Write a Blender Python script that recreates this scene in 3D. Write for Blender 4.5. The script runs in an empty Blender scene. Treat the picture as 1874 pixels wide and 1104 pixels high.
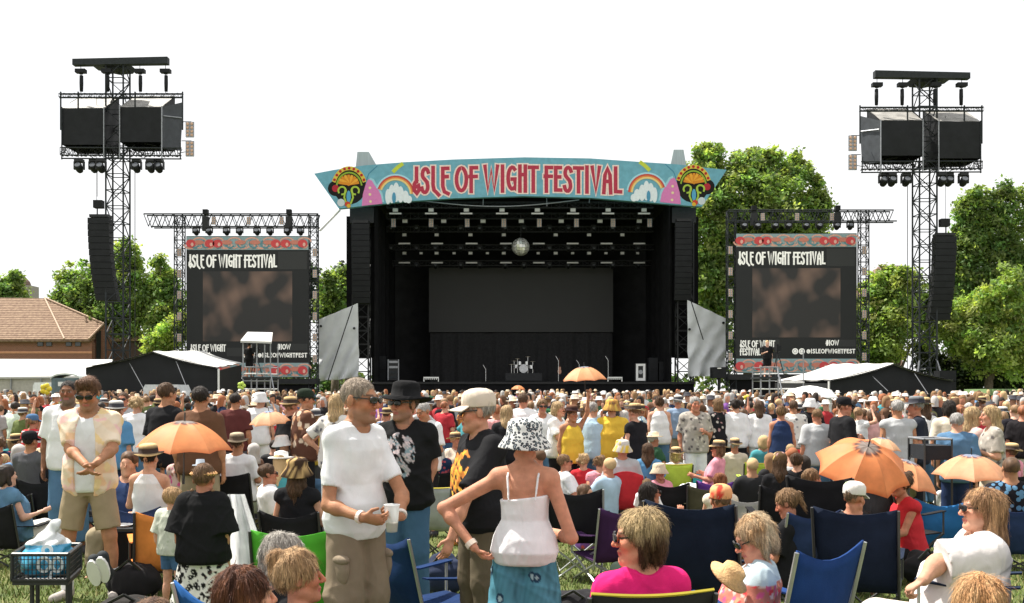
import bpy, math, random
import numpy as np
from mathutils import Vector, Matrix
random.seed(7)
RNG = np.random.default_rng(7)
SC = bpy.context.scene
C = SC.collection
R = math.radians
# ------------------------------------------------------------------ camera, sky, sun, exposure
F, CX, CY, CH = 1822.0, 937.0, 722.0, 1.65
cam = bpy.data.cameras.new('camera'); cam.lens = 35; cam.sensor_width = 36
cam.shift_y = 170/1874; cam.clip_end = 3000; cam.clip_start = 0.1
co = bpy.data.objects.new('camera', cam); co.location = (0, 0, CH); co.rotation_euler = (R(90), 0, 0)
C.objects.link(co); SC.camera = co
SUN_EL, SUN_AZ = 60, -60          # azimuth from the view direction, negative = left
sd = Vector((math.sin(R(SUN_AZ))*math.cos(R(SUN_EL)), math.cos(R(SUN_AZ))*math.cos(R(SUN_EL)), math.sin(R(SUN_EL))))
w = bpy.data.worlds.new('World'); SC.world = w; w.use_nodes = True
nt = w.node_tree; nt.nodes.clear()
out = nt.nodes.new('ShaderNodeOutputWorld')
sky = nt.nodes.new('ShaderNodeTexSky'); sky.sky_type = 'NISHITA'; sky.sun_disc = False
sky.sun_elevation = R(SUN_EL); sky.sun_rotation = R(SUN_AZ); sky.dust_density = 2.5
b1 = nt.nodes.new('ShaderNodeBackground'); b1.inputs[1].default_value = 0.12
b2 = nt.nodes.new('ShaderNodeBackground'); b2.inputs[0].default_value = (1, 1, 1, 1); b2.inputs[1].default_value = 0.66
tc = nt.nodes.new('ShaderNodeTexCoord'); mp = nt.nodes.new('ShaderNodeMapping'); mp.inputs['Scale'].default_value = (1, 1, 2.6)
nz = nt.nodes.new('ShaderNodeTexNoise'); nz.inputs['Scale'].default_value = 5.0; nz.inputs['Detail'].default_value = 6
rp = nt.nodes.new('ShaderNodeValToRGB')
rp.color_ramp.elements[0].position = .30; rp.color_ramp.elements[0].color = (.90, .90, .90, 1)
rp.color_ramp.elements[1].position = .55; rp.color_ramp.elements[1].color = (.99, .99, .99, 1)
mx = nt.nodes.new('ShaderNodeMixShader')
L = nt.links.new
L(tc.outputs['Generated'], mp.inputs[0]); L(mp.outputs[0], nz.inputs['Vector']); L(nz.outputs[0], rp.inputs[0])
L(rp.outputs[0], mx.inputs[0]); L(sky.outputs[0], b1.inputs[0]); L(b1.outputs[0], mx.inputs[1]); L(b2.outputs[0], mx.inputs[2])
L(mx.outputs[0], out.inputs[0])
sun = bpy.data.lights.new('sun', 'SUN'); sun.energy = 5.0; sun.angle = R(0.6); sun.color = (1, .95, .86)
so = bpy.data.objects.new('sun', sun); so.rotation_euler = (-sd).to_track_quat('-Z', 'Y').to_euler(); C.objects.link(so)
vs = SC.view_settings; vs.view_transform = 'Standard'; vs.look = 'None'; vs.gamma = 1; vs.exposure = 0.82; vs.use_curve_mapping = False
SC.cycles.max_bounces = 6; SC.cycles.diffuse_bounces = 3; SC.cycles.transparent_max_bounces = 6

# ------------------------------------------------------------------ helpers
def W(px, py, Y): return Vector(((px-CX)/F*Y, Y, CH+(CY-py)/F*Y))
def sstep(a, b, x):
    t = np.clip((x-a)/(b-a), 0, 1); return t*t*(3-2*t)
def gz(X, Y):
    return float(-0.34*sstep(6.5, 14, Y) + 0.24*sstep(19, 34, Y) + 0.22*sstep(36, 62, Y) + .02*math.sin(X*.7+Y*.5))
def lin(h):
    h = h.lstrip('#'); r = []
    for i in (0, 2, 4):
        c = int(h[i:i+2], 16)/255; r.append(c/12.92 if c <= .04045 else ((c+.055)/1.055)**2.4)
    return tuple(r)

def nodes(name):
    m = bpy.data.materials.new(name); m.use_nodes = True
    n = m.node_tree.nodes; b = n['Principled BSDF']
    return m, m.node_tree, b
def mat(name, col=(.5, .5, .5), rough=.8, var=.15, vscale=6, bump=0, bscale=60, metal=0, spec=.3, src=None, stretch=None, emit=None, est=0, grime=0):
    """procedural material; src: None (col), 'obj' (object colour), 'vcol' (colour attribute)"""
    m, t, b = nodes(name)
    N = t.nodes; l = t.links.new
    b.inputs['Roughness'].default_value = rough; b.inputs['Metallic'].default_value = metal
    b.inputs['Specular IOR Level'].default_value = spec
    tc = N.new('ShaderNodeTexCoord'); vec = tc.outputs['Object']
    if stretch:
        mp = N.new('ShaderNodeMapping'); mp.inputs['Scale'].default_value = stretch; l(vec, mp.inputs[0]); vec = mp.outputs[0]
    nz = N.new('ShaderNodeTexNoise'); nz.inputs['Scale'].default_value = vscale; nz.inputs['Detail'].default_value = 5; l(vec, nz.inputs['Vector'])
    mr = N.new('ShaderNodeMapRange'); mr.inputs[1].default_value = .3; mr.inputs[2].default_value = .7
    mr.inputs[3].default_value = 1-var; mr.inputs[4].default_value = 1+var; l(nz.outputs[0], mr.inputs[0])
    if src == 'obj': s = N.new('ShaderNodeObjectInfo').outputs['Color']
    elif src == 'vcol':
        a = N.new('ShaderNodeAttribute'); a.attribute_name = 'Col'; s = a.outputs['Color']
    else:
        c = N.new('ShaderNodeRGB'); c.outputs[0].default_value = (*col, 1); s = c.outputs[0]
    mu = N.new('ShaderNodeVectorMath'); mu.operation = 'SCALE'; l(s, mu.inputs[0]); l(mr.outputs[0], mu.inputs['Scale'])
    l(mu.outputs[0], b.inputs['Base Color'])
    if bump:
        n2 = N.new('ShaderNodeTexNoise'); n2.inputs['Scale'].default_value = bscale; n2.inputs['Detail'].default_value = 4; l(vec, n2.inputs['Vector'])
        bp = N.new('ShaderNodeBump'); bp.inputs['Strength'].default_value = bump; bp.inputs['Distance'].default_value = .02
        l(n2.outputs[0], bp.inputs['Height']); l(bp.outputs[0], b.inputs['Normal'])
    if emit:
        b.inputs['Emission Color'].default_value = (*emit, 1); b.inputs['Emission Strength'].default_value = est
    return m
_pm = {}
def paint(hexs, rough=.7, var=.12, **k):
    key = (hexs, rough, var, tuple(sorted(k.items())))
    if key not in _pm: _pm[key] = mat('paint_'+hexs.strip('#'), lin(hexs), rough, var, **k)
    return _pm[key]

class MB:
    def __init__(s): s.v = []; s.f = []; s.m = []; s.cur = 0
    def add(s, vs, fs):
        o = len(s.v); s.v += [tuple(v) for v in vs]
        for f in fs: s.f.append([i+o for i in f]); s.m.append(s.cur)
        return s
    def box(s, c, size, rot=None):
        x, y, z = size[0]/2, size[1]/2, size[2]/2
        vs = [Vector(p) for p in ((-x,-y,-z),(x,-y,-z),(x,y,-z),(-x,y,-z),(-x,-y,z),(x,-y,z),(x,y,z),(-x,y,z))]
        if rot is not None:
            M = rot if isinstance(rot, Matrix) else Matrix.Rotation(rot, 3, 'Z'); vs = [M @ v for v in vs]
        c = Vector(c)
        return s.add([v+c for v in vs], [(3,2,1,0),(4,5,6,7),(0,1,5,4),(1,2,6,5),(2,3,7,6),(3,0,4,7)])
    def bar(s, p, q, r, n=4, r2=None, caps=True):
        p, q = Vector(p), Vector(q); d = q-p
        if d.length < 1e-6: return s
        d.normalize(); a = d.cross(Vector((0, 0, 1)) if abs(d.z) < .9 else Vector((1, 0, 0))).normalized(); b = d.cross(a)
        r2 = r if r2 is None else r2; vs = []
        for (c, rr) in ((p, r), (q, r2)):
            for i in range(n):
                t = 2*math.pi*(i+.5)/n; vs.append(c+(a*math.cos(t)+b*math.sin(t))*rr)
        fs = [(i, i+n, (i+1) % n+n, (i+1) % n) for i in range(n)]
        if caps: fs += [tuple(range(n)), tuple(range(2*n-1, n-1, -1))]
        return s.add(vs, fs)
    def path(s, pts, r, n=6):
        for a, b in zip(pts[:-1], pts[1:]): s.bar(a, b, r, n)
        return s
    def loft(s, rings, cap=True, closed=True):
        n = len(rings[0]); vs = [p for r in rings for p in r]; fs = []
        for k in range(len(rings)-1):
            for i in range(n if closed else n-1):
                j = (i+1) % n; fs.append((k*n+i, k*n+j, (k+1)*n+j, (k+1)*n+i))
        if cap: fs += [tuple(range(n-1, -1, -1)), tuple(range((len(rings)-1)*n, len(rings)*n))]
        return s.add(vs, fs)
    def lathe(s, prof, n=16, c=(0, 0, 0), M=None, sx=1, sy=1):
        c = Vector(c); rings = []
        for (r, z) in prof:
            ring = []
            for i in range(n):
                t = 2*math.pi*i/n; p = Vector((r*math.cos(t)*sx, r*math.sin(t)*sy, z))
                ring.append((M @ p if M is not None else p)+c)
            rings.append(ring)
        return s.loft(rings)
    def plate(s, front, back):
        """closed plate from two matching outlines (front ccw seen from the camera)"""
        n = len(front)
        return s.add(list(front)+list(back), [tuple(range(n-1, -1, -1)), tuple(range(n, 2*n))]+[(i, (i+1) % n, (i+1) % n+n, i+n) for i in range(n)])
    def build(s, name, m, parent=None, smooth=False, kind=None, local=False):
        me = bpy.data.meshes.new(name)
        off = Vector(parent.location) if parent is not None and not local else Vector((0, 0, 0))
        if parent is not None and parent.parent is not None and not local: off = off+Vector(parent.parent.location)
        me.from_pydata([tuple(Vector(v)-off) for v in s.v] if off.length else s.v, [], s.f)
        ms = m if isinstance(m, (list, tuple)) else [m]
        for x in ms: me.materials.append(x)
        if len(ms) > 1: me.polygons.foreach_set('material_index', s.m)
        me.validate()
        o = bpy.data.objects.new(name, me); C.objects.link(o)
        if smooth: me.shade_smooth()
        if parent is not None: o.parent = parent
        if kind: o['kind'] = kind
        return o
def thing(name, label, cat, loc=(0, 0, 0), rz=0, group=None):
    o = bpy.data.objects.new(name, None); C.objects.link(o); o.empty_display_size = .1
    o.location = loc; o.rotation_euler = (0, 0, rz); return tag(o, label, cat, group)
def tag(o, label, cat, group=None):
    o['label'] = label; o['category'] = cat
    if group: o['group'] = group
    return o
KIDS = {}
def copy_tree(root, loc, rz, label, group=None, scale=None):
    r = root.copy(); C.objects.link(r); r.location = loc; r.rotation_euler = (0, 0, rz)
    if scale: r.scale = (scale,)*3
    r['label'] = label
    if group: r['group'] = group
    for ch in list(root.children):
        c = ch.copy(); C.objects.link(c); c.parent = r
        for g in ch.children:
            d = g.copy(); C.objects.link(d); d.parent = c
    return r
def mesh_np(name, V, Q, mats, midx=None, smooth=True):
    me = bpy.data.meshes.new(name)
    V = np.ascontiguousarray(V, np.float32); Q = np.ascontiguousarray(Q, np.int32); n = Q.shape[1]
    me.vertices.add(len(V)); me.vertices.foreach_set('co', V.ravel())
    me.loops.add(Q.size); me.loops.foreach_set('vertex_index', Q.ravel())
    me.polygons.add(len(Q)); me.polygons.foreach_set('loop_start', np.arange(0, Q.size, n, dtype=np.int32))
    if midx is not None: me.polygons.foreach_set('material_index', np.ascontiguousarray(midx, np.int32))
    me.polygons.foreach_set('use_smooth', np.full(len(Q), smooth, bool))
    for m in mats: me.materials.append(m)
    me.update(calc_edges=True)
    return me
def set_col(me, cols):
    a = me.color_attributes.new('Col', 'FLOAT_COLOR', 'POINT')
    c = np.ones((len(me.vertices), 4), np.float32); c[:, :3] = cols; a.data.foreach_set('color', c.ravel())
# ------------------------------------------------------------------ ground
def struct(o): o['kind'] = 'structure'; return o
def build_ground():
    xs = np.concatenate([np.linspace(-1500, -70, 14), np.linspace(-64, 64, 129), np.linspace(70, 1500, 14)])
    ys = np.concatenate([np.linspace(-200, -8, 8), np.linspace(-4, 12, 65), np.linspace(13, 110, 98), np.linspace(130, 2000, 20)])
    V = np.array([(x, y, gz(x, y)) for y in ys for x in xs]); n = len(xs); m = len(ys)
    i = np.arange(m-1)[:, None]*n+np.arange(n-1)[None]; Q = np.stack([i, i+1, i+n+1, i+n], -1).reshape(-1, 4)
    M, t, b = nodes('grass_ground'); N = t.nodes; l = t.links.new
    tc = N.new('ShaderNodeTexCoord'); a = N.new('ShaderNodeTexNoise'); a.inputs['Scale'].default_value = 1.1; a.inputs['Detail'].default_value = 8; a.inputs['Roughness'].default_value = .7
    c = N.new('ShaderNodeTexNoise'); c.inputs['Scale'].default_value = 60; c.inputs['Detail'].default_value = 3
    l(tc.outputs['Object'], a.inputs['Vector']); l(tc.outputs['Object'], c.inputs['Vector'])
    r = N.new('ShaderNodeValToRGB'); e = r.color_ramp.elements
    e[0].position = .35; e[0].color = (.055, .085, .018, 1); e[1].position = .68; e[1].color = (.19, .185, .062, 1)
    k = r.color_ramp.elements.new(.52); k.color = (.115, .15, .03, 1)
    l(a.outputs[0], r.inputs[0]); mx = N.new('ShaderNodeMix'); mx.data_type = 'RGBA'; mx.blend_type = 'MULTIPLY'; mx.inputs[0].default_value = .75
    l(r.outputs[0], mx.inputs[6]); r2 = N.new('ShaderNodeMapRange'); r2.inputs[1].default_value = .25; r2.inputs[2].default_value = .75; r2.inputs[3].default_value = .3; r2.inputs[4].default_value = 1.5
    l(c.outputs[0], r2.inputs[0]); l(r2.outputs[0], mx.inputs[7]); l(mx.outputs[2], b.inputs['Base Color']); b.inputs['Roughness'].default_value = .95
    bp = N.new('ShaderNodeBump'); bp.inputs['Strength'].default_value = .8; bp.inputs['Distance'].default_value = .04; l(c.outputs[0], bp.inputs['Height']); l(bp.outputs[0], b.inputs['Normal'])
    o = bpy.data.objects.new('ground', mesh_np('ground', V, Q, [M])); C.objects.link(o); struct(o)
    # blades in the near field
    rg = np.random.default_rng(3); K = 70000
    Y = 3+11*rg.random(K)**1.25; X = (rg.random(K)*2-1)*(Y*.56+.4)
    Z = np.array([gz(x, y) for x, y in zip(X, Y)]); hgt = rg.uniform(.025, .07, K); a = rg.uniform(0, 6.28, K); wd = rg.uniform(.003, .006, K)*(1+Y*.06)
    lx, ly = rg.normal(0, .022, K), rg.normal(0, .022, K)
    P = np.stack([np.stack([X-np.cos(a)*wd, Y-np.sin(a)*wd, Z-.004], 1), np.stack([X+np.cos(a)*wd, Y+np.sin(a)*wd, Z-.004], 1), np.stack([X+lx, Y+ly, Z+hgt], 1)], 1).reshape(-1, 3)
    me = mesh_np('grass', P, np.arange(3*K).reshape(-1, 3), [mat('grass_blade', src='vcol', rough=.7, var=.1)])
    base = np.array((.10, .15, .028))*(1+.35*rg.normal(0, 1, (K, 1))).clip(.4, 1.8); dry = rg.random(K) < .3; base[dry] = np.array((.27, .25, .10))*rg.uniform(.7, 1.2, (dry.sum(), 1))
    set_col(me, np.repeat(base, 3, 0)); g = bpy.data.objects.new('grass', me); C.objects.link(g); tag(g, 'short sunlit festival grass between the chairs', 'grass'); g['kind'] = 'stuff'
build_ground()

# ------------------------------------------------------------------ materials of the stage
BLK = mat('black_cloth', (.011, .011, .012), .95, .25, 1.2, spec=.08)
BLKM = mat('black_metal', (.02, .021, .023), .5, .2, 5, spec=.3)
STEEL = mat('grey_steel', (.30, .31, .33), .45, .15, 8, metal=.6)
DSTEEL = mat('dark_steel', (.028, .032, .036), .65, .2, 6, spec=.2)
WHITE = mat('white_paint', (.78, .78, .77), .6, .05)
TARP = mat('grey_tarpaulin', (.64, .66, .68), .7, .08, 1.2, bump=.5, bscale=2.2)
TENTW = mat('tent_roof', (.52, .515, .50), .75, .08, .8, bump=.2, bscale=2)
TENTB = mat('black_tent_wall', (.016, .017, .019), .8, .2, .9, bump=.3, bscale=2)
COVER = mat('black_cover', (.013, .014, .016), .6, .2, 2, bump=.5, bscale=2.5, spec=.2)
LENS = mat('lamp_lens', (.52, .51, .50), .3, .05, spec=.6)
PLASTIC = mat('black_plastic', (.012, .012, .013), .25, .1, spec=.5)
WARM = mat('warm_lamp', (.62, .40, .28), .35, .1, spec=.6)
def lattice(mb, p, q, wd, n, r, chords=True, cr=None):
    p, q = Vector(p), Vector(q); d = (q-p).normalized(); a = d.orthogonal() if abs(d.z) < .9 else Vector((1, 0, 0))
    if abs(d.z) < .9: a = Vector((0, 0, 1))
    b = d.cross(a).normalized(); a = b.cross(d).normalized(); hw = wd/2; co = [(a*i+b*j)*hw for i, j in ((-1, -1), (1, -1), (1, 1), (-1, 1))]
    for k in range(4):
        c0, c1 = co[k], co[(k+1) % 4]
        for i in range(n):
            s, e = p.lerp(q, i/n), p.lerp(q, (i+1)/n)
            if n > 6: mb.bar(s+c0, s+c1, r*.8, 4, caps=False)
            if (i+k) % 2: mb.bar(s+c0, e+c1, r*.8, 4, caps=False)
            else: mb.bar(s+c1, e+c0, r*.8, 4, caps=False)
    return [(p+c, q+c) for c in co]
def truss(name, label, p, q, wd, n, r=.035, m=None, parent=None, cat='truss', group=None, chord='chord'):
    t = parent or thing(name, label, cat, p, group=group); mb = MB(); ch = lattice(mb, p, q, wd, n, r)
    mb.build('lattice', m or DSTEEL, t, kind='stuff')
    for a, b in ch: MB().bar(a, b, r*1.35, 5).build(chord, m or DSTEEL, t)
    return t
def boxpx(mb, x0, y0, x1, y1, Y, dep):
    a, b = W(x0, y1, Y), W(x1, y0, Y); c = (a+b)/2; return mb.box((c.x, Y+dep/2, c.z), (b.x-a.x, dep, b.z-a.z))
def platepx(pts, Y, dep, mb=None, dx=0):
    mb = mb or MB(); f = [W(x, y, Y) for x, y in pts]; k = (Y+dep)/Y
    return mb.plate(f, [v+Vector((0, dep, 0)) for v in f])
# stroke lettering ------------------------------------------------
def arc(cx, cy, rx, ry, a0, a1, n=9): return [(cx+rx*math.cos(R(a0+(a1-a0)*i/n)), cy+ry*math.sin(R(a0+(a1-a0)*i/n))) for i in range(n+1)]
GL = {  # unit boxes, y up, (width, strokes)
 'I': (.22, [[(.11, 0), (.11, 1)]]),
 'i': (.30, [[(.18, 1), (.18, .45)], [(.18, .5), (.04, .36), (.04, .12), (.2, 0), (.34, .12), (.3, .3), (.16, .26)]]),
 'S': (.50, [arc(.27, .74, .19, .22, 20, 190, 8)+[(.12, .62), (.38, .42)]+arc(.23, .24, .19, .22, 40, -170, 9)]),
 'L': (.40, [[(.08, 1), (.08, .06), (.40, .06)]]),
 'l': (.42, [[(.08, 1), (.08, .3), (.14, .1), (.3, .0), (.44, -.1)]]),
 'E': (.42, [[(.38, .95), (.08, .95), (.08, .06), (.40, .06)], [(.08, .58), (.34, .58)]]),
 'e': (.42, [[(.42, .95), (.1, .95), (.1, .25), (.2, .02), (.44, -.06)], [(.1, .62), (.38, .62)]]),
 'O': (.72, [arc(.36, .5, .31, .45, 90, 450, 20)]),
 'F': (.42, [[(.42, .95), (.08, .95), (.08, 0)], [(.0, .6), (.40, .6)]]),
 'W': (.86, [[(.04, 1), (.22, .03), (.43, .85), (.62, .03), (.82, 1)]]),
 'G': (.56, [arc(.33, .52, .26, .43, 55, 300, 13)+[(.5, .12), (.5, .48), (.32, .48)]]),
 'H': (.50, [[(.08, 0), (.08, 1)], [(.42, 0), (.42, 1)], [(.08, .66), (.42, .66)]]),
 'T': (.50, [[(.0, .95), (.50, .95)], [(.25, .95), (.25, 0)]]),
 'V': (.56, [[(.05, 1), (.28, .03), (.5, 1)]]),
 'A': (.54, [[(.05, 0), (.12, .7), (.28, .96), (.44, .7), (.48, 0)], [(.1, .45), (.46, .45)]]),
 '#': (.55, [[(.15, 0), (.22, 1)], [(.36, 0), (.43, 1)], [(.03, .65), (.53, .65)], [(.0, .32), (.5, .32)]]),
 '@': (.75, [arc(.38, .45, .33, .42, -60, 270, 14), arc(.38, .45, .13, .18, 0, 360, 10), [(.51, .62), (.51, .35), (.66, .35), (.7, .5)]]),
 'f': (.42, [arc(.4, .7, .18, .24, 80, 180, 5)+[(.22, 0)], [(.06, .6), (.42, .6)]]),
 'ig': (.8, [arc(.4, .5, .4, .45, 0, 360, 16), arc(.4, .5, .14, .16, 0, 360, 10)]),
}
def ribbon(pts, w):
    """outline of a thick polyline in 2D as quads"""
    pts = [Vector(p) for p in pts]; Ls, Rs = [], []; n = len(pts); closed = (pts[0]-pts[-1]).length < 1e-4
    for i in range(n):
        a = pts[i-1] if i else (pts[-2] if closed else pts[0]); b = pts[i+1] if i < n-1 else (pts[1] if closed else pts[-1])
        d1 = (pts[i]-a); d2 = (b-pts[i]); d1 = d1.normalized() if d1.length > 1e-6 else d2.normalized(); d2 = d2.normalized() if d2.length > 1e-6 else d1
        n1 = Vector((-d1.y, d1.x)); n2 = Vector((-d2.y, d2.x)); m = (n1+n2); m = m.normalized() if m.length > .2 else n1
        k = min(1/max(m.dot(n1), .4), 1.8); Ls.append(pts[i]+m*w/2*k); Rs.append(pts[i]-m*w/2*k)
    return Ls, Rs
def stroke(mb, pts, w, Y, dep, ext=True):
    """pts in pixels on the plane at distance Y; w in pixels"""
    pts = [tuple(p) for p in pts]
    if ext and (Vector(pts[0])-Vector(pts[-1])).length > 1e-3:
        a, b = Vector(pts[0]), Vector(pts[1]); pts[0] = tuple(a+(a-b).normalized()*w*.45); a, b = Vector(pts[-1]), Vector(pts[-2]); pts[-1] = tuple(a+(a-b).normalized()*w*.45)
    Ls, Rs = ribbon(pts, w); rings = []
    for l, r in zip(Ls, Rs):
        Yk = Y-.0007*len(rings); a, b = W(l.x, l.y, Yk), W(r.x, r.y, Yk); d = Vector((0, dep, 0)); rings.append([a, b, b+d, a+d])
    return mb.loft(rings)
def text_px(txt, x0, x1, ytop, ybot, Y, mats, parent, ws=(3,), deps=(.02,), arch=None, gap=.12, each=False, name='letter', slant=0, stepY=.012):
    """lettering between x0..x1; arch(x) adds to y; one mesh per word group or per letter"""
    adv = []; x = 0
    for ch in txt.split('|'):
        if ch == ' ': x += .32; adv.append(None); continue
        adv.append((ch, x)); x += GL[ch][0]+gap
    tot = x-gap; sx = (x1-x0)/tot; h = ybot-ytop; obs = []
    for layer, (wd, m) in enumerate(zip(ws, mats)):
        mb = MB()
        for it in adv:
            if it is None: continue
            ch, gx = it
            if each: mb = MB()
            for si, st in enumerate(GL[ch][1]):
                pp = []
                for (u, v) in st:
                    px = x0+(gx+u)*sx; py = ybot-v*h+(arch(px) if arch else 0); pp.append((px, py))
                stroke(mb, pp, wd, Y-stepY*(layer+1)-.003*si, .010)
            if each: obs.append(mb.build(name, m, parent))
        if not each: obs.append(mb.build(name, m, parent))
    return obs
def disc(mb, cx, cy, r, Y, dep=.012, n=20, ry=None, a0=0, a1=360):
    pts = [(cx+r*math.cos(R(a0+(a1-a0)*i/n)), cy-(ry or r)*math.sin(R(a0+(a1-a0)*i/n))) for i in range(n if a1-a0 == 360 else n+1)]
    return platepx(pts[::-1], Y, dep, mb)
def flat(name, hexc, parent, fn):
    mb = MB(); fn(mb); return mb.build(name, paint(hexc, .75, .06), parent)

# ------------------------------------------------------------------ the main stage
YS = 79.0
ST = thing('festival_stage', 'large black main stage under an arched blue festival banner', 'stage', (0, YS, .2))
def build_stage():
    b = MB(); boxpx(b, 640, 699, 1272, 703, YS, 15); b.build('stage_deck', mat('stage_deck', (.02, .02, .021), .6), ST)
    b = MB(); boxpx(b, 642, 703.3, 1270, 752, YS+.1, .3); b.build('stage_skirt', BLK, ST)
    boxpx(MB(), 640, 365, 1272, 372, YS+.8, 15.5).build('roof', BLK, ST) if False else None
    rb = MB(); rings = []
    for i in range(17):
        t = i/16; px = 640+632*t; py = 372-26*(1-(2*t-1)**2)
        p = W(px, py, YS+.8); q = W(px, 314-12*(1-(2*t-1)**2), YS+.8); rings.append([p, q, q+Vector((0, 15, 0)), p+Vector((0, 15, 0))])
    rb.loft(rings).build('roof', BLK, ST)
    b = MB(); a = W(630, 300, YS); e = W(1282, 760, YS); b.box(((a.x+e.x)/2, 94.6, (a.z)/2), (e.x-a.x, .3, a.z)); b.build('back_wall', BLK, ST)
    for (px, s) in ((683, 1), (1229, -1)):
        x = W(px, 0, YS).x; b = MB(); n = 46
        rings = []
        for i in range(n):
            y = YS+1+i*(13.2/n); dx = .13*math.sin(i*1.9)+.05*math.sin(i*.8)
            rings.append([(x+dx-.05, y, 2.2), (x+dx+.05, y, 2.2), (x+dx+.05, y, 17), (x+dx-.05, y, 17)])
        b.loft(rings).build('side_drape', BLK, ST)
    # rear screen and the drape under it
    k = 92.0
    b = MB(); boxpx(b, 785, 490, 1122, 608, k, .25); b.build('rear_screen', mat('rear_screen', (.030, .030, .029), .55, .05, .5, spec=.4), ST)
    b = MB(); rings = []; x0, x1 = W(787, 0, k+.1).x, W(1121, 0, k+.1).x; zt, zb = W(0, 609, k).z, W(0, 705, k).z
    for i in range(130):
        t = i/129; x = x0+(x1-x0)*t; dy = .10*math.sin(t*64)+.07*math.sin(t*23+1)+.05*math.sin(t*151)
        rings.append([(x, k+.2+dy*.5, zt), (x, k+.1+dy, zb), (x, k+.25+dy, zb), (x, k+.35+dy*.5, zt)])
    b.loft(rings).build('rear_drape', mat('drape', (.026, .026, .027), .9, .2), ST, smooth=False)
    for x0, x1 in ((634, 690), (1224, 1278)): b = MB(); boxpx(b, x0, 396, x1, 655, YS+3.4, .15); b.build('side_sheet', BLK, ST)
    # leg towers either side
    for px in (662, 1252):
        p = W(px, 0, YS+1.5); n = MB()
        ch = lattice(n, (p.x, YS+1.5, .2), (p.x, YS+1.5, 15.6), 1.25, 14, .05); n.build('lattice', BLKM, ST, kind='stuff')
        for a, c in ch: MB().bar(a, c, .07, 5).build('leg', BLKM, ST)
        boxpx(MB(), px-22, 380, px+22, 408, YS+.9, 2).build('header_block', BLKM, ST)
    for pts in ([(654, 278), (675, 278), (691, 306), (651, 306)], [(1233, 274), (1251, 274), (1256, 303), (1227, 303)]):
        o = platepx(pts, YS+2.2, 1.6).build('roof_cap', mat('cap_sheet', (.42, .47, .48), .7, .1, 2, stretch=(6, 1, .3)), ST)
    # grey wind sheets beside the stage
    for pts, ln in (([(583, 585), (655, 555), (657, 690), (584, 698)], ((645, 560), (600, 697))), ([(1258, 549), (1328, 583), (1328, 686), (1272, 691), (1259, 668)], ((1265, 552), (1287, 622)))):
        P = [W(x, y, YS-.4) for x, y in pts]; n = len(P); b = MB(); G = 18; grid = []
        tl, tr = P[0], P[1]; br, bl = (P[2], P[3]) if n == 4 else (P[2], P[3])
        if n == 5: bl = W(1259, 690, YS-.4)
        for j in range(G+1):
            row = []
            for i in range(G+1):
                u, v = i/G, j/G; q = tl.lerp(tr, u).lerp(bl.lerp(br, u), v)
                wv = (.12+max(0, v-.45))*(.5*math.sin((u+v*.8)*17)+.3*math.sin((u*.6+v)*31)); row.append(q+Vector((0, wv, .10*math.sin(u*9)*max(0, v-.8)*2)))
            grid.append(row)
        vs = [p for r in grid for p in r]; vs2 = [p+Vector((0, .05, 0)) for p in vs]; m = G+1
        fs = [(j*m+i, (j+1)*m+i, (j+1)*m+i+1, j*m+i+1) for j in range(G) for i in range(G)]
        b.add(vs, fs); b.add(vs2, [f[::-1] for f in fs]); o = b.build('wind_sheet', TARP, ST, smooth=True)
        b = MB(); b.bar(W(*ln[0], YS-1.2), W(*ln[1], YS-1.2), .045, 5); b.build('guy_rope', BLKM, ST)
        x0 = pts[0][0] if pts[0][0] < 900 else 1258
        for (hx, hy) in ((pts[0][0]+4, 597), (648, 601)) if x0 < 900 else ((1262, 603), (1324, 591)):
            disc(MB(), hx, hy, 2.4, YS-.6, .08, 10).build('eyelet', BLKM, ST)
    # brace to the left screen tower and arched pipe under the banner
    MB().bar(W(622, 384, YS), W(585, 422, YS-.5), .11, 6).build('brace', WHITE, ST)
    pts = [W(760+300*i/14, 366+12*math.sin(math.pi*min(1, i/14*1.0)), YS+.5) for i in range(15)]
    MB().path(pts, .05, 5).build('arched_pipe', STEEL, ST)
    for k_, (x0, y0, x1, y1) in enumerate(((1080, 360, 1078, 372), (1000, 352, 1001, 378), (885, 352, 884, 376))): MB().bar(W(x0, y0, YS+.5), W(x1, y1, YS+.5), .03, 4).build('hanger', STEEL, ST)
build_stage()
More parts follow.
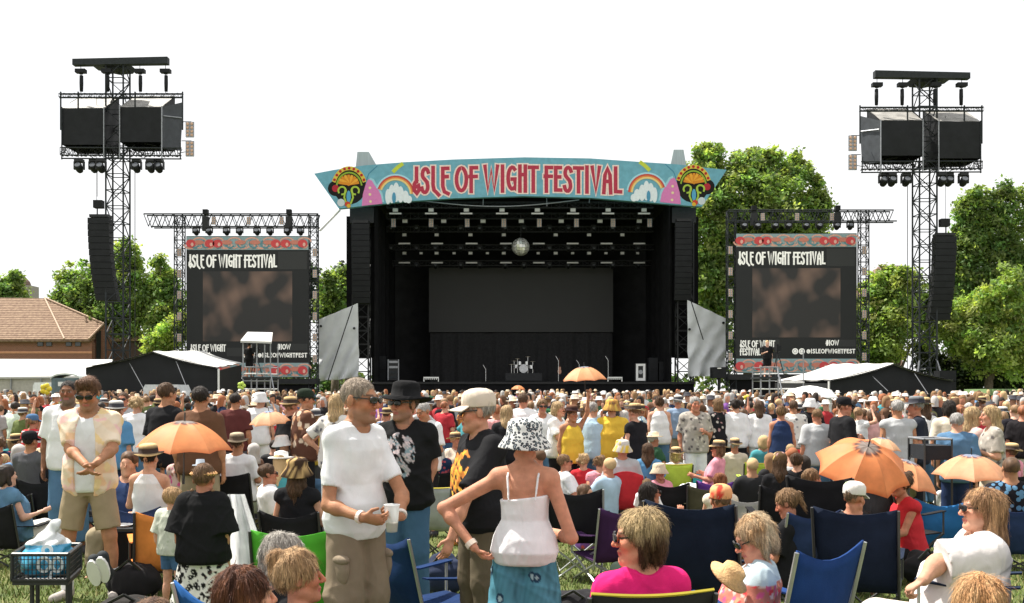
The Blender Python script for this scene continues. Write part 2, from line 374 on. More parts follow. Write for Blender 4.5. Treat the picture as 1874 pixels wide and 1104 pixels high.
# banner ------------------------------------------------------------
YB = 78.2
def build_banner():
    top = [(575, 318), (612, 311), (665, 303), (740, 297), (830, 292), (960, 288), (1080, 290), (1165, 296), (1240, 301), (1290, 307), (1330, 311)]
    bot = [(620, 382), (640, 380), (665, 377), (740, 369), (830, 363), (960, 359), (1080, 362), (1165, 369), (1240, 375), (1262, 377), (1285, 378)]
    b = MB(); rings = []
    for (x, y), (u, v) in zip(top, bot):
        p, q = W(x, y, YB), W(u, v, YB); d = Vector((0, .5, 0)); rings.append([p, q, q+d, p+d])
    ban = b.loft(rings).build('banner', mat('banner_sheet', lin('#6fa9bd'), .75, .12, 2.5), ST)
    arch = lambda x: (x-948)**2*1.12e-4-1
    T = 'i|S|l|e| |O|F| |W|I|G|H|T| |f|E|S|T|I|V|A|L'.replace('f', 'F')
    text_px(T, 757, 1136, 305, 351, YB, [paint('#f0d9d0', .7), paint('#b3384f', .7)], ban, ws=(12, 6.8), arch=arch, gap=.17, each=True)
    for sg in (1, -1):
        X = (lambda x: x) if sg == 1 else (lambda x: 1894-x+14)
        ro = -3 if sg == -1 else 0
        def cir(name, col, x, y, r, lay, ry=None, a0=0, a1=360):
            def fn(mb): 
                if sg == 1: disc(mb, X(x), y+ro, r, YB-.012*lay, .01, 22, ry, a0, a1)
                else: disc(mb, X(x), y+ro, r, YB-.012*lay, .01, 22, ry, 180-a1, 180-a0)
            return flat(name, col, ban, fn)
        def st(name, col, pts, w_, lay): return flat(name, col, ban, lambda mb: stroke(mb, [(X(x), y+ro) for x, y in pts], w_, YB-.012*lay, .01))
        # fan motif
        cir('fan_motif', '#141312', 640, 341, 30, 1, 33); cir('fan_motif', '#141312', 614, 345, 14, 1.3)
        st('fan_band', '#d9c04c', arc(639, 342, 29, -34, 20, 160, 14), 7, 2); st('fan_band', '#8fae3a', arc(639, 343, 23, -27, 10, 170, 14), 3, 2)
        for k in range(9):
            a = R(22+17*k); cir('dot', '#b3262c', 639+29*math.cos(a), 342-34*math.sin(a), 2.6, 3.2)
        for k in range(9):
            a = R(10+20*k); st('fan_blade', '#e9a93a' if k % 2 else '#d98b2a', [(638, 337), (638+17*math.cos(a), 337-15*math.sin(a))], 5, 3+.02*k)
        for q in (-1, 1):
            st('green_scroll', '#a8c34a', arc(638+q*12, 349, 7, 7, 90 if q > 0 else 90, 90+q*300, 12), 3.2, 3); st('green_scroll', '#a8c34a', [(638+q*4, 372), (638+q*8, 362), (638+q*6, 348)], 3.2, 3.3)
        cir('blue_leaf', '#5aa4c8', 638, 360, 4, 3, 11); cir('red_flower', '#b02a3a', 614, 345, 6.5, 3)
        cir('red_flower', '#c8452f', 636, 374, 5, 3.4); cir('yellow_flower', '#d9b23a', 638, 377, 3.6, 3.8); cir('pale_flower', '#c9d3d8', 624, 371, 7, 3)
        # pink mountain, rainbow, wings
        P = [(662, 377), (664, 356), (669, 338), (674, 328), (681, 331), (686, 340), (692, 347), (697, 357), (700, 373)]
        flat('pink_hill_edge', '#9ccbd9', ban, lambda mb: platepx([(X(x+(3 if x > 668 else 0)), y-3+ro) for x, y in P][::(-1 if sg == 1 else 1)], YB-.010, .009, mb))
        flat('pink_hill', '#d67fb8', ban, lambda mb: platepx([(X(x), y+ro) for x, y in P][::(-1 if sg == 1 else 1)], YB-.022, .009, mb))
        for q, (x, y) in enumerate(((677, 344), (677, 356), (678, 369))): cir('cream_dot', '#e8d9a8', x, y, 2.4, 3)
        for q, (col, r) in enumerate((('#a9d8e6', 36), ('#c44f45', 33), ('#e08a4a', 30), ('#e8cf8a', 27.5))):
            st('rainbow_band', col, arc(724, 356, r, -r, 5 if q else 10, 160, 16), 3.2, 1+.35*q)
        for q, (x, y, rx, ry) in enumerate(((710, 360, 5, 14), (717, 355, 6, 17), (725, 352, 6, 18), (733, 356, 6, 15), (742, 360, 6, 11), (748, 365, 6, 7))):
            cir('white_plume', '#dfe8ee', x, y, rx, 3+.3*q, ry)
        cir('blue_gap', '#4f93b5', 721, 362, 3.5, 5.6, 10)
        st('yellow_comet', '#c5d04a', [(721, 313), (728, 306), (735, 301)], 7, 1.2)
        st('crease_shade', '#3e7f9c', [(664, 377), (665, 345), (675, 318), (690, 304)], 1.4, .7)  # banner stays flat; the fold's shade is drawn as a darker stroke
build_banner()
# hung lights --------------------------------------------------------
def strip_light():
    t = thing('strip_light', '', 'stage light'); MB().box((0, .05, 0), (1.02, .10, .13)).build('housing', BLKM, t, local=True); MB().box((0, -.02, 0), (.96, .04, .12)).build('lens', LENS, t, local=True); return t
def flood():
    t = thing('flood_light', '', 'stage light'); MB().box((0, .15, 0), (.5, .3, .36)).build('housing', BLKM, t, local=True); MB().box((0, -.01, 0), (.42, .03, .28)).build('lens', LENS, t, local=True)
    MB().bar((0, .15, .18), (0, .15, .5), .03, 4).build('bracket', BLKM, t, local=True); return t
def blinder():
    t = thing('blinder_light', '', 'stage light'); MB().box((0, .06, 0), (.52, .10, .96)).build('housing', STEEL, t, local=True); b = MB()
    for i in (-1, 1):
        for j in range(4): b.lathe([(.01, -.05), (.07, -.045), (.095, .0), (.1, .02)], 8, (i*.13, 0, -.345+.23*j), Matrix.Rotation(R(-90), 3, 'X').to_3x3())
    o = b.build('lamp', WARM, t, local=True, kind='stuff'); return t
def mover():
    t = thing('moving_head_light', '', 'stage light')
    MB().box((0, 0, -.07), (.42, .36, .14)).build('base', BLKM, t, local=True)
    b = MB()
    for s in (-1, 1): b.box((s*.24, 0, -.33), (.07, .16, .42))
    b.box((0, 0, -.16), (.55, .17, .05)); b.build('yoke', BLKM, t, local=True)
    M = Matrix.Rotation(R(55), 3, 'X')
    MB().lathe([(.02, -.24), (.14, -.23), (.19, -.1), (.20, .12), (.21, .2), (.18, .24), (.02, .24)], 14, (0, -.02, -.47), M).build('head', COVER, t, local=True, smooth=True)
    MB().lathe([(.01, .0), (.15, .0), (.15, .03), (.01, .05)], 14, Vector((0, -.02, -.47))+M @ Vector((0, 0, .235)), M).build('lens', mat('dark_lens', (.16, .17, .19), .12, .05, spec=.8), t, local=True); return t
PROT = {}
def place_light(kind, px, py, Y, label, group, rz=0, scale=1):
    loc = W(px, py, Y)
    if kind not in PROT:
        PROT[kind] = {'strip': strip_light, 'flood': flood, 'blinder': blinder, 'mover': mover}[kind]()
        t = PROT[kind]; t.location = loc; t.rotation_euler = (0, 0, rz); t['label'] = label; t['group'] = group; t.scale = (scale,)*3; return t
    return copy_tree(PROT[kind], loc, rz, label, group, scale)
ORD = ['first', 'second', 'third', 'fourth', 'fifth', 'sixth', 'seventh', 'eighth', 'ninth', 'tenth', 'eleventh', 'twelfth', 'thirteenth']
def build_stage_lights():
    for k, (py, Y) in enumerate(((380, 80.2), (400, 82.5), (424, 85), (457, 88), (486, 90.2))):
        p, q = W(708, py-4, Y), W(1196, py-4, Y); truss('lighting_truss', ['frontmost black lighting truss just under the stage roof', 'second black lighting truss from the front of the stage roof', 'third black lighting truss, halfway back in the stage', 'fourth black lighting truss, hung low towards the back', 'rearmost black lighting truss above the rear screen'][k], p, q, .45, 34, .022, BLKM, chord='chord')
    X1 = (723.6, 788.8, 853.5, 918.7, 983.5, 1048.7, 1113, 1178.6)
    rows = ['front row just below the banner']
    for i, x in enumerate(X1):
        place_light('flood', x, 384.5, 80, f'{ORD[i]} white flood light from the left in the top row under the banner', 'white flood lights in the top row', scale=.95)
        place_light('strip', x, 391, 80, f'{ORD[i]} white strip light from the left in the top row under the banner', 'white strip lights in the top row', scale=1.0)
    for i, x in enumerate((720, 789, 855, 922, 987, 1055, 1122, 1189)):
        place_light('blinder', x, 408, 82, f'{ORD[i]} eight lamp blinder from the left hanging in the stage', 'blinders in the stage roof', scale=.72)
    for i, x in enumerate((741, 812, 884, 954, 1027, 1098, 1170)):
        place_light('flood', x, 405, 82.4, f'{ORD[i]} white flood light from the left between the blinders', 'white flood lights between the blinders', scale=.95)
    for r, (y, Y, nm) in enumerate(((446, 85, 'upper'), (481, 88, 'lower'))):
        for i, x in enumerate((740, 800, 863, 926, 986, 1048, 1110, 1170)):
            place_light('strip', x, y, Y, f'{ORD[i]} strip light from the left in the {nm} row deep in the stage', f'strip lights in the {nm} row deep in the stage', scale=1.04)
    for r, (y, Y, nm) in enumerate(((430, 84.6, 'upper'), (463.5, 87.6, 'lower'))):
        for i, x in enumerate((740, 770.5, 799, 831, 861, 892, 922, 985, 1017, 1048, 1078, 1109, 1139, 1167)):
            if i % 2 == 0 or r == 1: place_light('flood', x, y, Y, f'{"dim" if i % 2 else "bright"} small flood light, {ORD[i//2]} of its kind in the {nm} row deep in the stage', f'small flood lights in the {nm} row', scale=.62 if i % 2 else .78)
    for r, (y, Y, nm) in enumerate(((412, 84.9, 'upper'), (449, 88, 'middle'), (480, 90.2, 'lower'))):
        for i in range(12):
            place_light('mover', 716+40.5*i+6*(i % 2), y, Y, f'{ORD[i]} dark moving head light from the left in the {nm} row of the stage', f'moving heads in the {nm} stage row', scale=.85)
    t = thing('mirror_ball', 'large mirrored disco ball hanging in the middle of the stage', 'mirror ball', W(953, 452, 83))
    n, r = 18, .74; vs = []
    b = MB()
    rg = random.Random(4)
    for j in range(n//2):
        a0, a1 = -math.pi/2+math.pi*j/(n//2), -math.pi/2+math.pi*(j+1)/(n//2)
        for i in range(n):
            t0, t1 = 2*math.pi*i/n, 2*math.pi*(i+1)/n; tl = Vector((rg.uniform(-.02, .02), rg.uniform(-.02, .02), rg.uniform(-.02, .02)))
            qs = [Vector((math.cos(a)*math.cos(t_), math.cos(a)*math.sin(t_), math.sin(a)))*r for a, t_ in ((a0, t0), (a0, t1), (a1, t1), (a1, t0))]
            cc = sum(qs, Vector())/4; nn = cc.normalized(); qs = [cc+(q-cc)*.94+nn*(.0+.02*((i*7+j*3) % 3-1)*(1 if k < 2 else -1)) for k, q in enumerate(qs)]; b.add(qs, [(0, 1, 2, 3)])
    b.build('mirror_tile', mat('mirror', (.82, .80, .77), .3, .1, metal=.45), t, local=True, kind='stuff')
    MB().lathe([(.02, -.72), (.38, -.6), (.62, -.36), (.71, 0), (.62, .36), (.38, .6), (.02, .72)], 18).build('core', BLKM, t, local=True)
    MB().bar((0, 0, .7), (0, 0, 2.6), .03, 4).build('chain', BLKM, t, local=True)
build_stage_lights()
def build_stage_gear():
    def amp(px, py0, py1, wpx, Y, label, m1=STEEL):
        t = thing('amplifier_rack', label, 'equipment rack', W(px, py1, Y)); b = MB(); boxpx(b, px-wpx/2, py0, px+wpx/2, py1, Y, .7); b.build('case', BLKM, t)
        for i in range(4):
            y = py0+(py1-py0)*(i+.5)/4; b = MB(); boxpx(b, px-wpx*.42, y-2.2, px+wpx*.42, y+1.8, Y-.04, .05); b.build('unit', m1 if i < 2 else DSTEEL, t)
        for s in (-1, 1): b = MB(); boxpx(b, px+s*wpx*.5-1, py0, px+s*wpx*.5+.6, py1, Y-.05, .06); b.build('frame', STEEL, t)
    amp(720, 658, 696, 19, 81, 'tall rack of grey amplifiers at the left edge of the stage')
    t = thing('road_case', 'white framed road case standing at the right of the stage', 'road case', W(1172, 699, 80)); b = MB(); boxpx(b, 1163, 665, 1183, 698, 80, .8); b.build('case', BLKM, t)
    for (x0, y0, x1, y1) in ((1164, 666, 1168, 697), (1177, 666, 1181, 697), (1168.1, 666, 1176.9, 670), (1168.1, 692, 1176.9, 697)): b = MB(); boxpx(b, x0, y0, x1, y1, 79.95, .05); b.build('edge', WHITE, t)
    b = MB(); disc(b, 1172.5, 681, 4, 79.93, .05, 14); b.build('panel', STEEL, t)
    for i, (x0, y0, x1, y1) in enumerate(((1187, 655, 1204, 697), (1206, 662, 1219, 697), (690, 652, 706, 697))):
        t = thing('speaker_stack', ['tall black speaker stack right of the white framed road case', 'low black speaker stack at the right wing of the stage', 'black speaker stack at the left wing of the stage'][i], 'speaker', W((x0+x1)/2, y1, 82)); b = MB(); boxpx(b, x0, y0, x1, (y0+y1)/2-.4, 82, .8); b.build('cabinet', COVER, t); b = MB(); boxpx(b, x0, (y0+y1)/2, x1, y1, 82, .8); b.build('cabinet', COVER, t)
    # front fence pieces like white combs
    for i, (x0, x1) in enumerate(((775, 803), (1112, 1139))):
        t = thing('monitor_rail', ['white comb shaped rail on the stage edge, left of the drums', 'white comb shaped rail on the stage edge behind the orange parasol'][i], 'rail', W((x0+x1)/2, 698, YS-.2)); b = MB(); boxpx(b, x0, 690, x1, 692.5, YS-.2, .12); b.build('bar', WHITE, t); n = 8
        for k in range(n): b = MB(); boxpx(b, x0+(x1-x0-1.5)*k/(n-1), 692.6, x0+(x1-x0-1.5)*k/(n-1)+1.5, 698.5 if k in (0, n-1) else 695, YS-.19, .1); b.build('tooth', WHITE, t)
    # drum kit
    t = thing('drum_kit', 'drum kit with white bass drum on a riser in mid stage', 'drum kit', W(958, 690, 88)); Y = 88
    X = Matrix.Rotation(R(90), 3, 'X'); b = MB(); boxpx(b, 925, 683, 992, 697, Y-.8, 2.6); b.build('riser', BLKM, t)
    chrome = mat('chrome', (.6, .6, .6), .2, .05, metal=1); brass = mat('cymbal', (.62, .56, .42), .3, .1, metal=.8)
    b = MB(); c = W(958, 675, Y-.3); b.lathe([(.02, 0), (.36, 0), (.38, .02), (.38, .4), (.02, .4)], 18, c, X); b.build('bass_drum', mat('drum_head', (.75, .75, .76), .5), t)
    for x, y, r in ((945, 671, .2), (951, 665, .17), (964, 665, .17), (972, 672, .22)): MB().lathe([(.02, 0), (r, 0), (r, .3), (.02, .3)], 12, W(x, y+3, Y)).build('drum', chrome, t)
    for x, y, h in ((941, 661, 1), (947, 657, 2), (966, 653, 3), (975, 662, 4), (936, 667, 1)):
        MB().lathe([(.02, .03), (.24, 0), (.24, -.012), (.02, .01)], 12, W(x, y, Y)).build('cymbal', brass, t); MB().bar(W(x, y, Y), W(x, 684, Y), .02, 4).build('stand', chrome, t)
    for i, (x, y0, lb) in enumerate(((1022, 652, 'microphone stand right of the drum kit'), (1113, 652, 'microphone stand near the right end of the rear drape'), (889, 668, 'low microphone stand left of the drum kit'), (1060, 659, 'microphone stand between drum kit and right wing'))):
        t = thing('microphone_stand', 'thin '+lb, 'microphone stand', W(x, 698, 84)); MB().bar(W(x, 698, 84), W(x, y0+8, 84), .02, 4).build('pole', chrome, t); MB().bar(W(x, y0+8, 84), W(x-5, y0, 84), .018, 4).build('boom', chrome, t); MB().lathe([(.01, -.05), (.2, -.04), (.2, 0), (.01, .02)], 10, W(x, 698, 84)).build('base', BLKM, t)
    t = thing('guitar', 'reddish electric guitar on a stand right of the drums', 'guitar', W(1024, 696, 85)); b = MB(); disc(b, 1024, 680, 3.6, 85, .06, 14, 5); disc(b, 1024, 674, 2.8, 85.01, .05, 14, 3); b.build('body', paint('#b98a72', .3), t); MB().bar(W(1024, 672, 85.02), W(1023.4, 655, 85.02), .03, 4).build('neck', paint('#5a3a2a'), t)
    MB().bar(W(1024, 684, 85.15), W(1024, 697, 85.3), .03, 4).build('stand', BLKM, t)
build_stage_gear()
# line arrays --------------------------------------------------------
def line_array(label, x0, x1, y0, y1, Y, n=12, curve=0, hoist=True, cant=0):
    t = thing('line_array_speaker', label, 'speaker array', W((x0+x1)/2, y0, Y))
    hh = (y1-y0)/n
    for i in range(n):
        f = i/(n-1); dx = curve*f*f; ya = y0+hh*i+.35; yb = y0+hh*(i+1)-.35; b = MB(); a, c = W(x0+dx, yb, Y), W(x1+dx, ya, Y); tilt = .35*f*f
        P = [Vector((a.x, Y+tilt, c.z)), Vector((c.x, Y+tilt, c.z)), Vector((c.x, Y+tilt*1.25, a.z)), Vector((a.x, Y+tilt*1.25, a.z))]
        s = .10; Bk = [p+Vector((s*(1 if k in (0, 3) else -1), .95, 0)) for k, p in enumerate(P)]
        b.plate([P[0], P[3], P[2], P[1]][::1], [Bk[0], Bk[3], Bk[2], Bk[1]][::1]); b.build('speaker_cabinet', COVER, t)
    b = MB(); boxpx(b, x0+3, y0-6, x1-2, y0-1, Y+.1, .9); b.build('flying_frame', BLKM, t)
    if hoist:
        b = MB(); boxpx(b, x0+10, y0-32, x0+26, y0-18, Y+.3, .5); b.build('hoist', COVER, t); MB().bar(W(x0+18, y0-18, Y+.5), W(x0+18, y0-6, Y+.5), .05, 4).build('chain', BLKM, t); MB().bar(W(x0+17, y0-32, Y+.5), W(x0+17, y0-220, Y+.5), .018, 4).build('hoist_cable', BLKM, t)
    return t
line_array('black line array hanging at the left edge of the stage', 643, 676, 409, 554, 78.4, 14, hoist=False)
line_array('black line array hanging at the right edge of the stage', 1236, 1267, 406, 549, 78.4, 14, hoist=False)
line_array('curved black line array hanging from the left delay tower', 160, 199, 398, 549, 71, 13, 10)
line_array('curved black line array hanging from the right delay tower', 1713, 1751, 432, 585, 71, 13, -7)
# video screens -------------------------------------------------------
def screen(label, x0, x1, y0, y1, Y, side):
    t = thing('video_screen', label, 'video screen', W((x0+x1)/2, y1, Y)); dk = mat('led_panel', (.011, .012, .013), .5, .08, 1, spec=.35)
    b = MB(); boxpx(b, x0, y0, x1, y1, Y, .35); pan = b.build('screen_panel', dk, t)
    hs = y1-y0; W_ = x1-x0
    for k, (ya, yb) in enumerate(((y0+1, y0+hs*.098), (y1-hs*.103, y1-1))):
        b = MB(); boxpx(b, x0+.5, ya, x1-.5, yb, Y-.02, .019); st_ = b.build('art_strip', paint('#8fa6ab', .6, .08), t); q = (ya+yb)/2; h2 = (yb-ya)/2
        rgx = random.Random(11+k)
        b = MB()
        for s in range(14):
            cx = x0+W_*(s+.5)/14; stroke(b, arc(cx, q+h2*.2*(-1)**s, W_*.055, h2*.62, 0, 180*(-1)**s, 7), 2.6, Y-.032-.002*(s % 3), .01, ext=False)
            stroke(b, arc(cx, q, W_*.03, h2*.75, 200, 20, 6), 2.0, Y-.042-.002*(s % 3), .01, ext=False)
        b.build('swirl', paint('#dba796', .6), t, kind='stuff')
        b = MB()
        for s in range(10):
            cx = x0+W_*(s+.7)/10.4; stroke(b, arc(cx, q+h2*.1, W_*.035, h2*.6, 30, 240, 6), 3.0, Y-.05-.002*(s % 3), .01, ext=False)
        b.build('teal_swirl', paint('#5f8a94', .6), t, kind='stuff')
        for u in (.10, .33, .44, .56, .67, .89):
            flat('salmon_petal', '#c98272', t, lambda mb: disc(mb, x0+W_*u, q-h2*.12, W_*.045, Y-.07, .01, 14, h2*.34))
        for u in (.035, .19, .255, .73, .81, .95):
            flat('red_petal', '#cf4f52', t, lambda mb: disc(mb, x0+W_*u, q+h2*.05, W_*.04, Y-.076, .01, 14, h2*.62))
            flat('pale_petal', '#e2b3a6', t, lambda mb: disc(mb, x0+W_*(u+.012), q+h2*.2, W_*.012, Y-.09, .01, 8, h2*.3))
    wm = paint('#e8e6e0', .5, emit=(.9, .9, .88), est=.15)
    yt = y0+hs*.135; text_px('i|S|l|e| |O|F| |W|I|G|H|T| |F|E|S|T|I|V|A|L', x0+W_*.022, x0+W_*.735, yt, yt+22, Y, [wm], t, ws=(3.1,), gap=.14, name='lettering')
    # blurred year on the screen
    m, nt_, bs = nodes('blurred_year'); N = nt_.nodes; l = nt_.links.new; tc = N.new('ShaderNodeTexCoord'); gr = N.new('ShaderNodeTexGradient'); gr.gradient_type = 'SPHERICAL'; mp = N.new('ShaderNodeMapping'); mp.inputs['Location'].default_value = (-1, -1, -.5); mp.inputs['Scale'].default_value = (2, 2, 1)
    cr = N.new('ShaderNodeValToRGB'); cr.color_ramp.elements[0].color = (.022, .023, .024, 1); cr.color_ramp.elements[1].color = (.30, .29, .28, 1); cr.color_ramp.elements[1].position = .9
    wv = N.new('ShaderNodeTexNoise'); wv.inputs['Scale'].default_value = 3; mm = N.new('ShaderNodeMath'); mm.operation = 'MULTIPLY'
    l(tc.outputs['Generated'], mp.inputs[0]); l(mp.outputs[0], gr.inputs[0]); l(tc.outputs['Object'], wv.inputs[0]); l(gr.outputs[1], mm.inputs[0]); l(wv.outputs[0], mm.inputs[1]); mm.inputs[1].default_value = .8; l(mm.outputs[0], cr.inputs[0]); l(cr.outputs[0], bs.inputs['Base Color']); bs.inputs['Roughness'].default_value = .6
    for (u0, u1, v0, v1) in ((.75, .985, .11, .235), (.845, .99, .762, .81), (.33, .5, .79, .85) if side == 'L' else (.22, .36, .76, .85)):
        b = MB(); boxpx(b, x0+W_*u0, y0+hs*v0, x0+W_*u1, y0+hs*v1, Y-.012, .011); b.build('blurred_year', m, t)
    # moving picture
    mv, nt_, bs = nodes('video_picture'); N = nt_.nodes; l = nt_.links.new; tc = N.new('ShaderNodeTexCoord'); mp = N.new('ShaderNodeMapping'); mp.inputs['Scale'].default_value = (1.25, 1, 1.0); mp.inputs['Rotation'].default_value = (0, R(25), 0); mp.inputs['Location'].default_value = (1.3, 0, .1)
    n1 = N.new('ShaderNodeTexNoise'); n1.inputs['Scale'].default_value = .42; n1.inputs['Detail'].default_value = 1.5; cr = N.new('ShaderNodeValToRGB'); e = cr.color_ramp.elements
    e[0].position = .46; e[0].color = (.010, .009, .009, 1); e[1].position = .74; e[1].color = (.14, .085, .062, 1)
    l(tc.outputs['Object'], mp.inputs[0]); l(mp.outputs[0], n1.inputs['Vector']); l(n1.outputs[0], cr.inputs[0]); l(cr.outputs[0], bs.inputs['Base Color']); l(cr.outputs[0], bs.inputs['Emission Color']); bs.inputs['Emission Strength'].default_value = .2; bs.inputs['Roughness'].default_value = .5
    b = MB(); boxpx(b, x0+W_*.135, y0+hs*.25, x0+W_*.865, y0+hs*.745, Y-.014, .013); b.build('video_picture', mv, t)
    yb = y0+hs*.768
    text_px('i|S|l|e| |O|F| |W|I|G|H|T', x0+W_*.035, x0+W_*.32, yb, yb+12, Y, [wm], t, ws=(1.9,), gap=.14, name='lettering'); text_px('F|E|S|T|I|V|A|L', x0+W_*.035, x0+W_*.20, yb+14.5, yb+26.5, Y, [wm], t, ws=(1.9,), gap=.14, name='lettering')
    text_px('#|I|O|W', x0+W_*.745, x0+W_*.85, yb-.5, yb+8.5, Y, [wm], t, ws=(1.7,), gap=.14, name='lettering')
    text_px('@|I|S|L|E|O|F|W|I|G|H|T|F|E|S|T', x0+W_*.585, x0+W_*.985, yb+15.5, yb+23, Y, [wm], t, ws=(1.5,), gap=.16, name='lettering')
    text_px('ig|ig', x0+W_*.47, x0+W_*.565, yb+14.5, yb+24.5, Y, [wm], t, ws=(2.2,), gap=.3, name='icon')
    b = MB(); boxpx(b, x0-14, y1+2, x1+14, y1+12, Y+.1, 1.5); b.build('base_truss', BLKM, t); b = MB(); boxpx(b, x0-10, y1+12.3, x1+10, 744, Y+.3, .3); b.build('skirt', BLK, t)
    return t
screen('left video screen with art strips and festival lettering', 341, 565, 432, 691, 75, 'L')
screen('right video screen with art strips and festival lettering', 1347, 1568, 427, 683, 75, 'R')
def screen_frame(side):
    Y = 75.6
    xs = (329, 574) if side == 'L' else (1338, 1580); tx = (266, 584) if side == 'L' else (1331, 1632); yt, yb = (393, 416) if side == 'L' else (386, 406)
    zg = .2
    t = thing('screen_gantry', f'dark truss gantry holding the {"left" if side == "L" else "right"} video screen', 'gantry', (W(xs[0], 0, Y).x, Y, zg))
    for x in xs:
        p = W(x, yt, Y); truss('', '', (p.x, Y, zg), (p.x, Y, p.z-.05), .62, 24, .035, DSTEEL, parent=t, chord='leg')
    # top girder with sloped end
    a, b = W(tx[0] if side == 'L' else tx[0], yt+11.5, Y), W(tx[1] if side == 'R' else tx[1], yt+11.5, Y); mb = MB(); zu, zl = W(0, yt, Y).z, W(0, yb, Y).z
    n = 18; L0 = a.x; L1 = b.x
    for dy in (-.35, .35):
        off = .55
        MB().bar((L0, Y+dy, zu), (L1, Y+dy, zu), .055, 5).build('chord', DSTEEL, t); MB().bar((L0+(off if side == 'L' else 0), Y+dy, zl), (L1-(0 if side == 'L' else -.25), Y+dy, zl), .055, 5).build('chord', DSTEEL, t)
        for i in range(n):
            x0, x1 = L0+(L1-L0)*i/n, L0+(L1-L0)*(i+1)/n; xm = (x0+x1)/2
            mb.bar((x0, Y+dy, zu), (xm, Y+dy, zl), .035, 4); mb.bar((xm, Y+dy, zl), (x1, Y+dy, zu), .035, 4)
    mb.build('lattice', DSTEEL, t, kind='stuff')
    sd_ = 'left' if side == 'L' else 'right'
    x0, x1 = (357, 552) if side == 'L' else (1360, 1558)
    for i in range(8): place_light('mover', x0+(x1-x0)*i/7+((-1)**i)*2, yb-2, Y-.6, f'{ORD[i]} moving head light from the left above the {sd_} screen', f'moving heads above the {sd_} screen', scale=1.0)
    for j, x in enumerate(xs):
        for i in range(6):
            place_light('blinder', x+(2 if j else -1), 462+39*i-(0 if side == 'L' else 4), Y-.45, f'{ORD[i]} blinder light from the top on the {["left", "right"][j]} leg of the {sd_} screen', f'blinders on the legs of the {sd_} screen', scale=.62)
    for i, x in enumerate((375, 528) if side == 'L' else (1381, 1534)):
        t = thing('chain_hoist', f'{["left", "right"][i]} chain hoist clamped to the girder over the {sd_} screen', 'hoist', W(x, yt, Y-.5)); b = MB(); boxpx(b, x-4.5, yt-10, x+4.5, yt-1, Y-.6, .4); b.build('motor', COVER, t); b = MB(); boxpx(b, x-5.5, yt+3, x+5.5, yb+6, Y-.6, .4); b.build('cradle', BLKM, t); MB().bar(W(x, yt-1, Y-.4), W(x, yt+3, Y-.4), .09, 5).build('hook', BLKM, t)
    for i, x in enumerate((391, 455, 515) if side == 'L' else (1396, 1459, 1523)):
        place_light('blinder', x, yt+11, Y-.45, f'{ORD[i]} blinder light from the left on the girder over the {sd_} screen', f'blinders on the girder over the {sd_} screen', scale=.6)
screen_frame('L'); screen_frame('R')
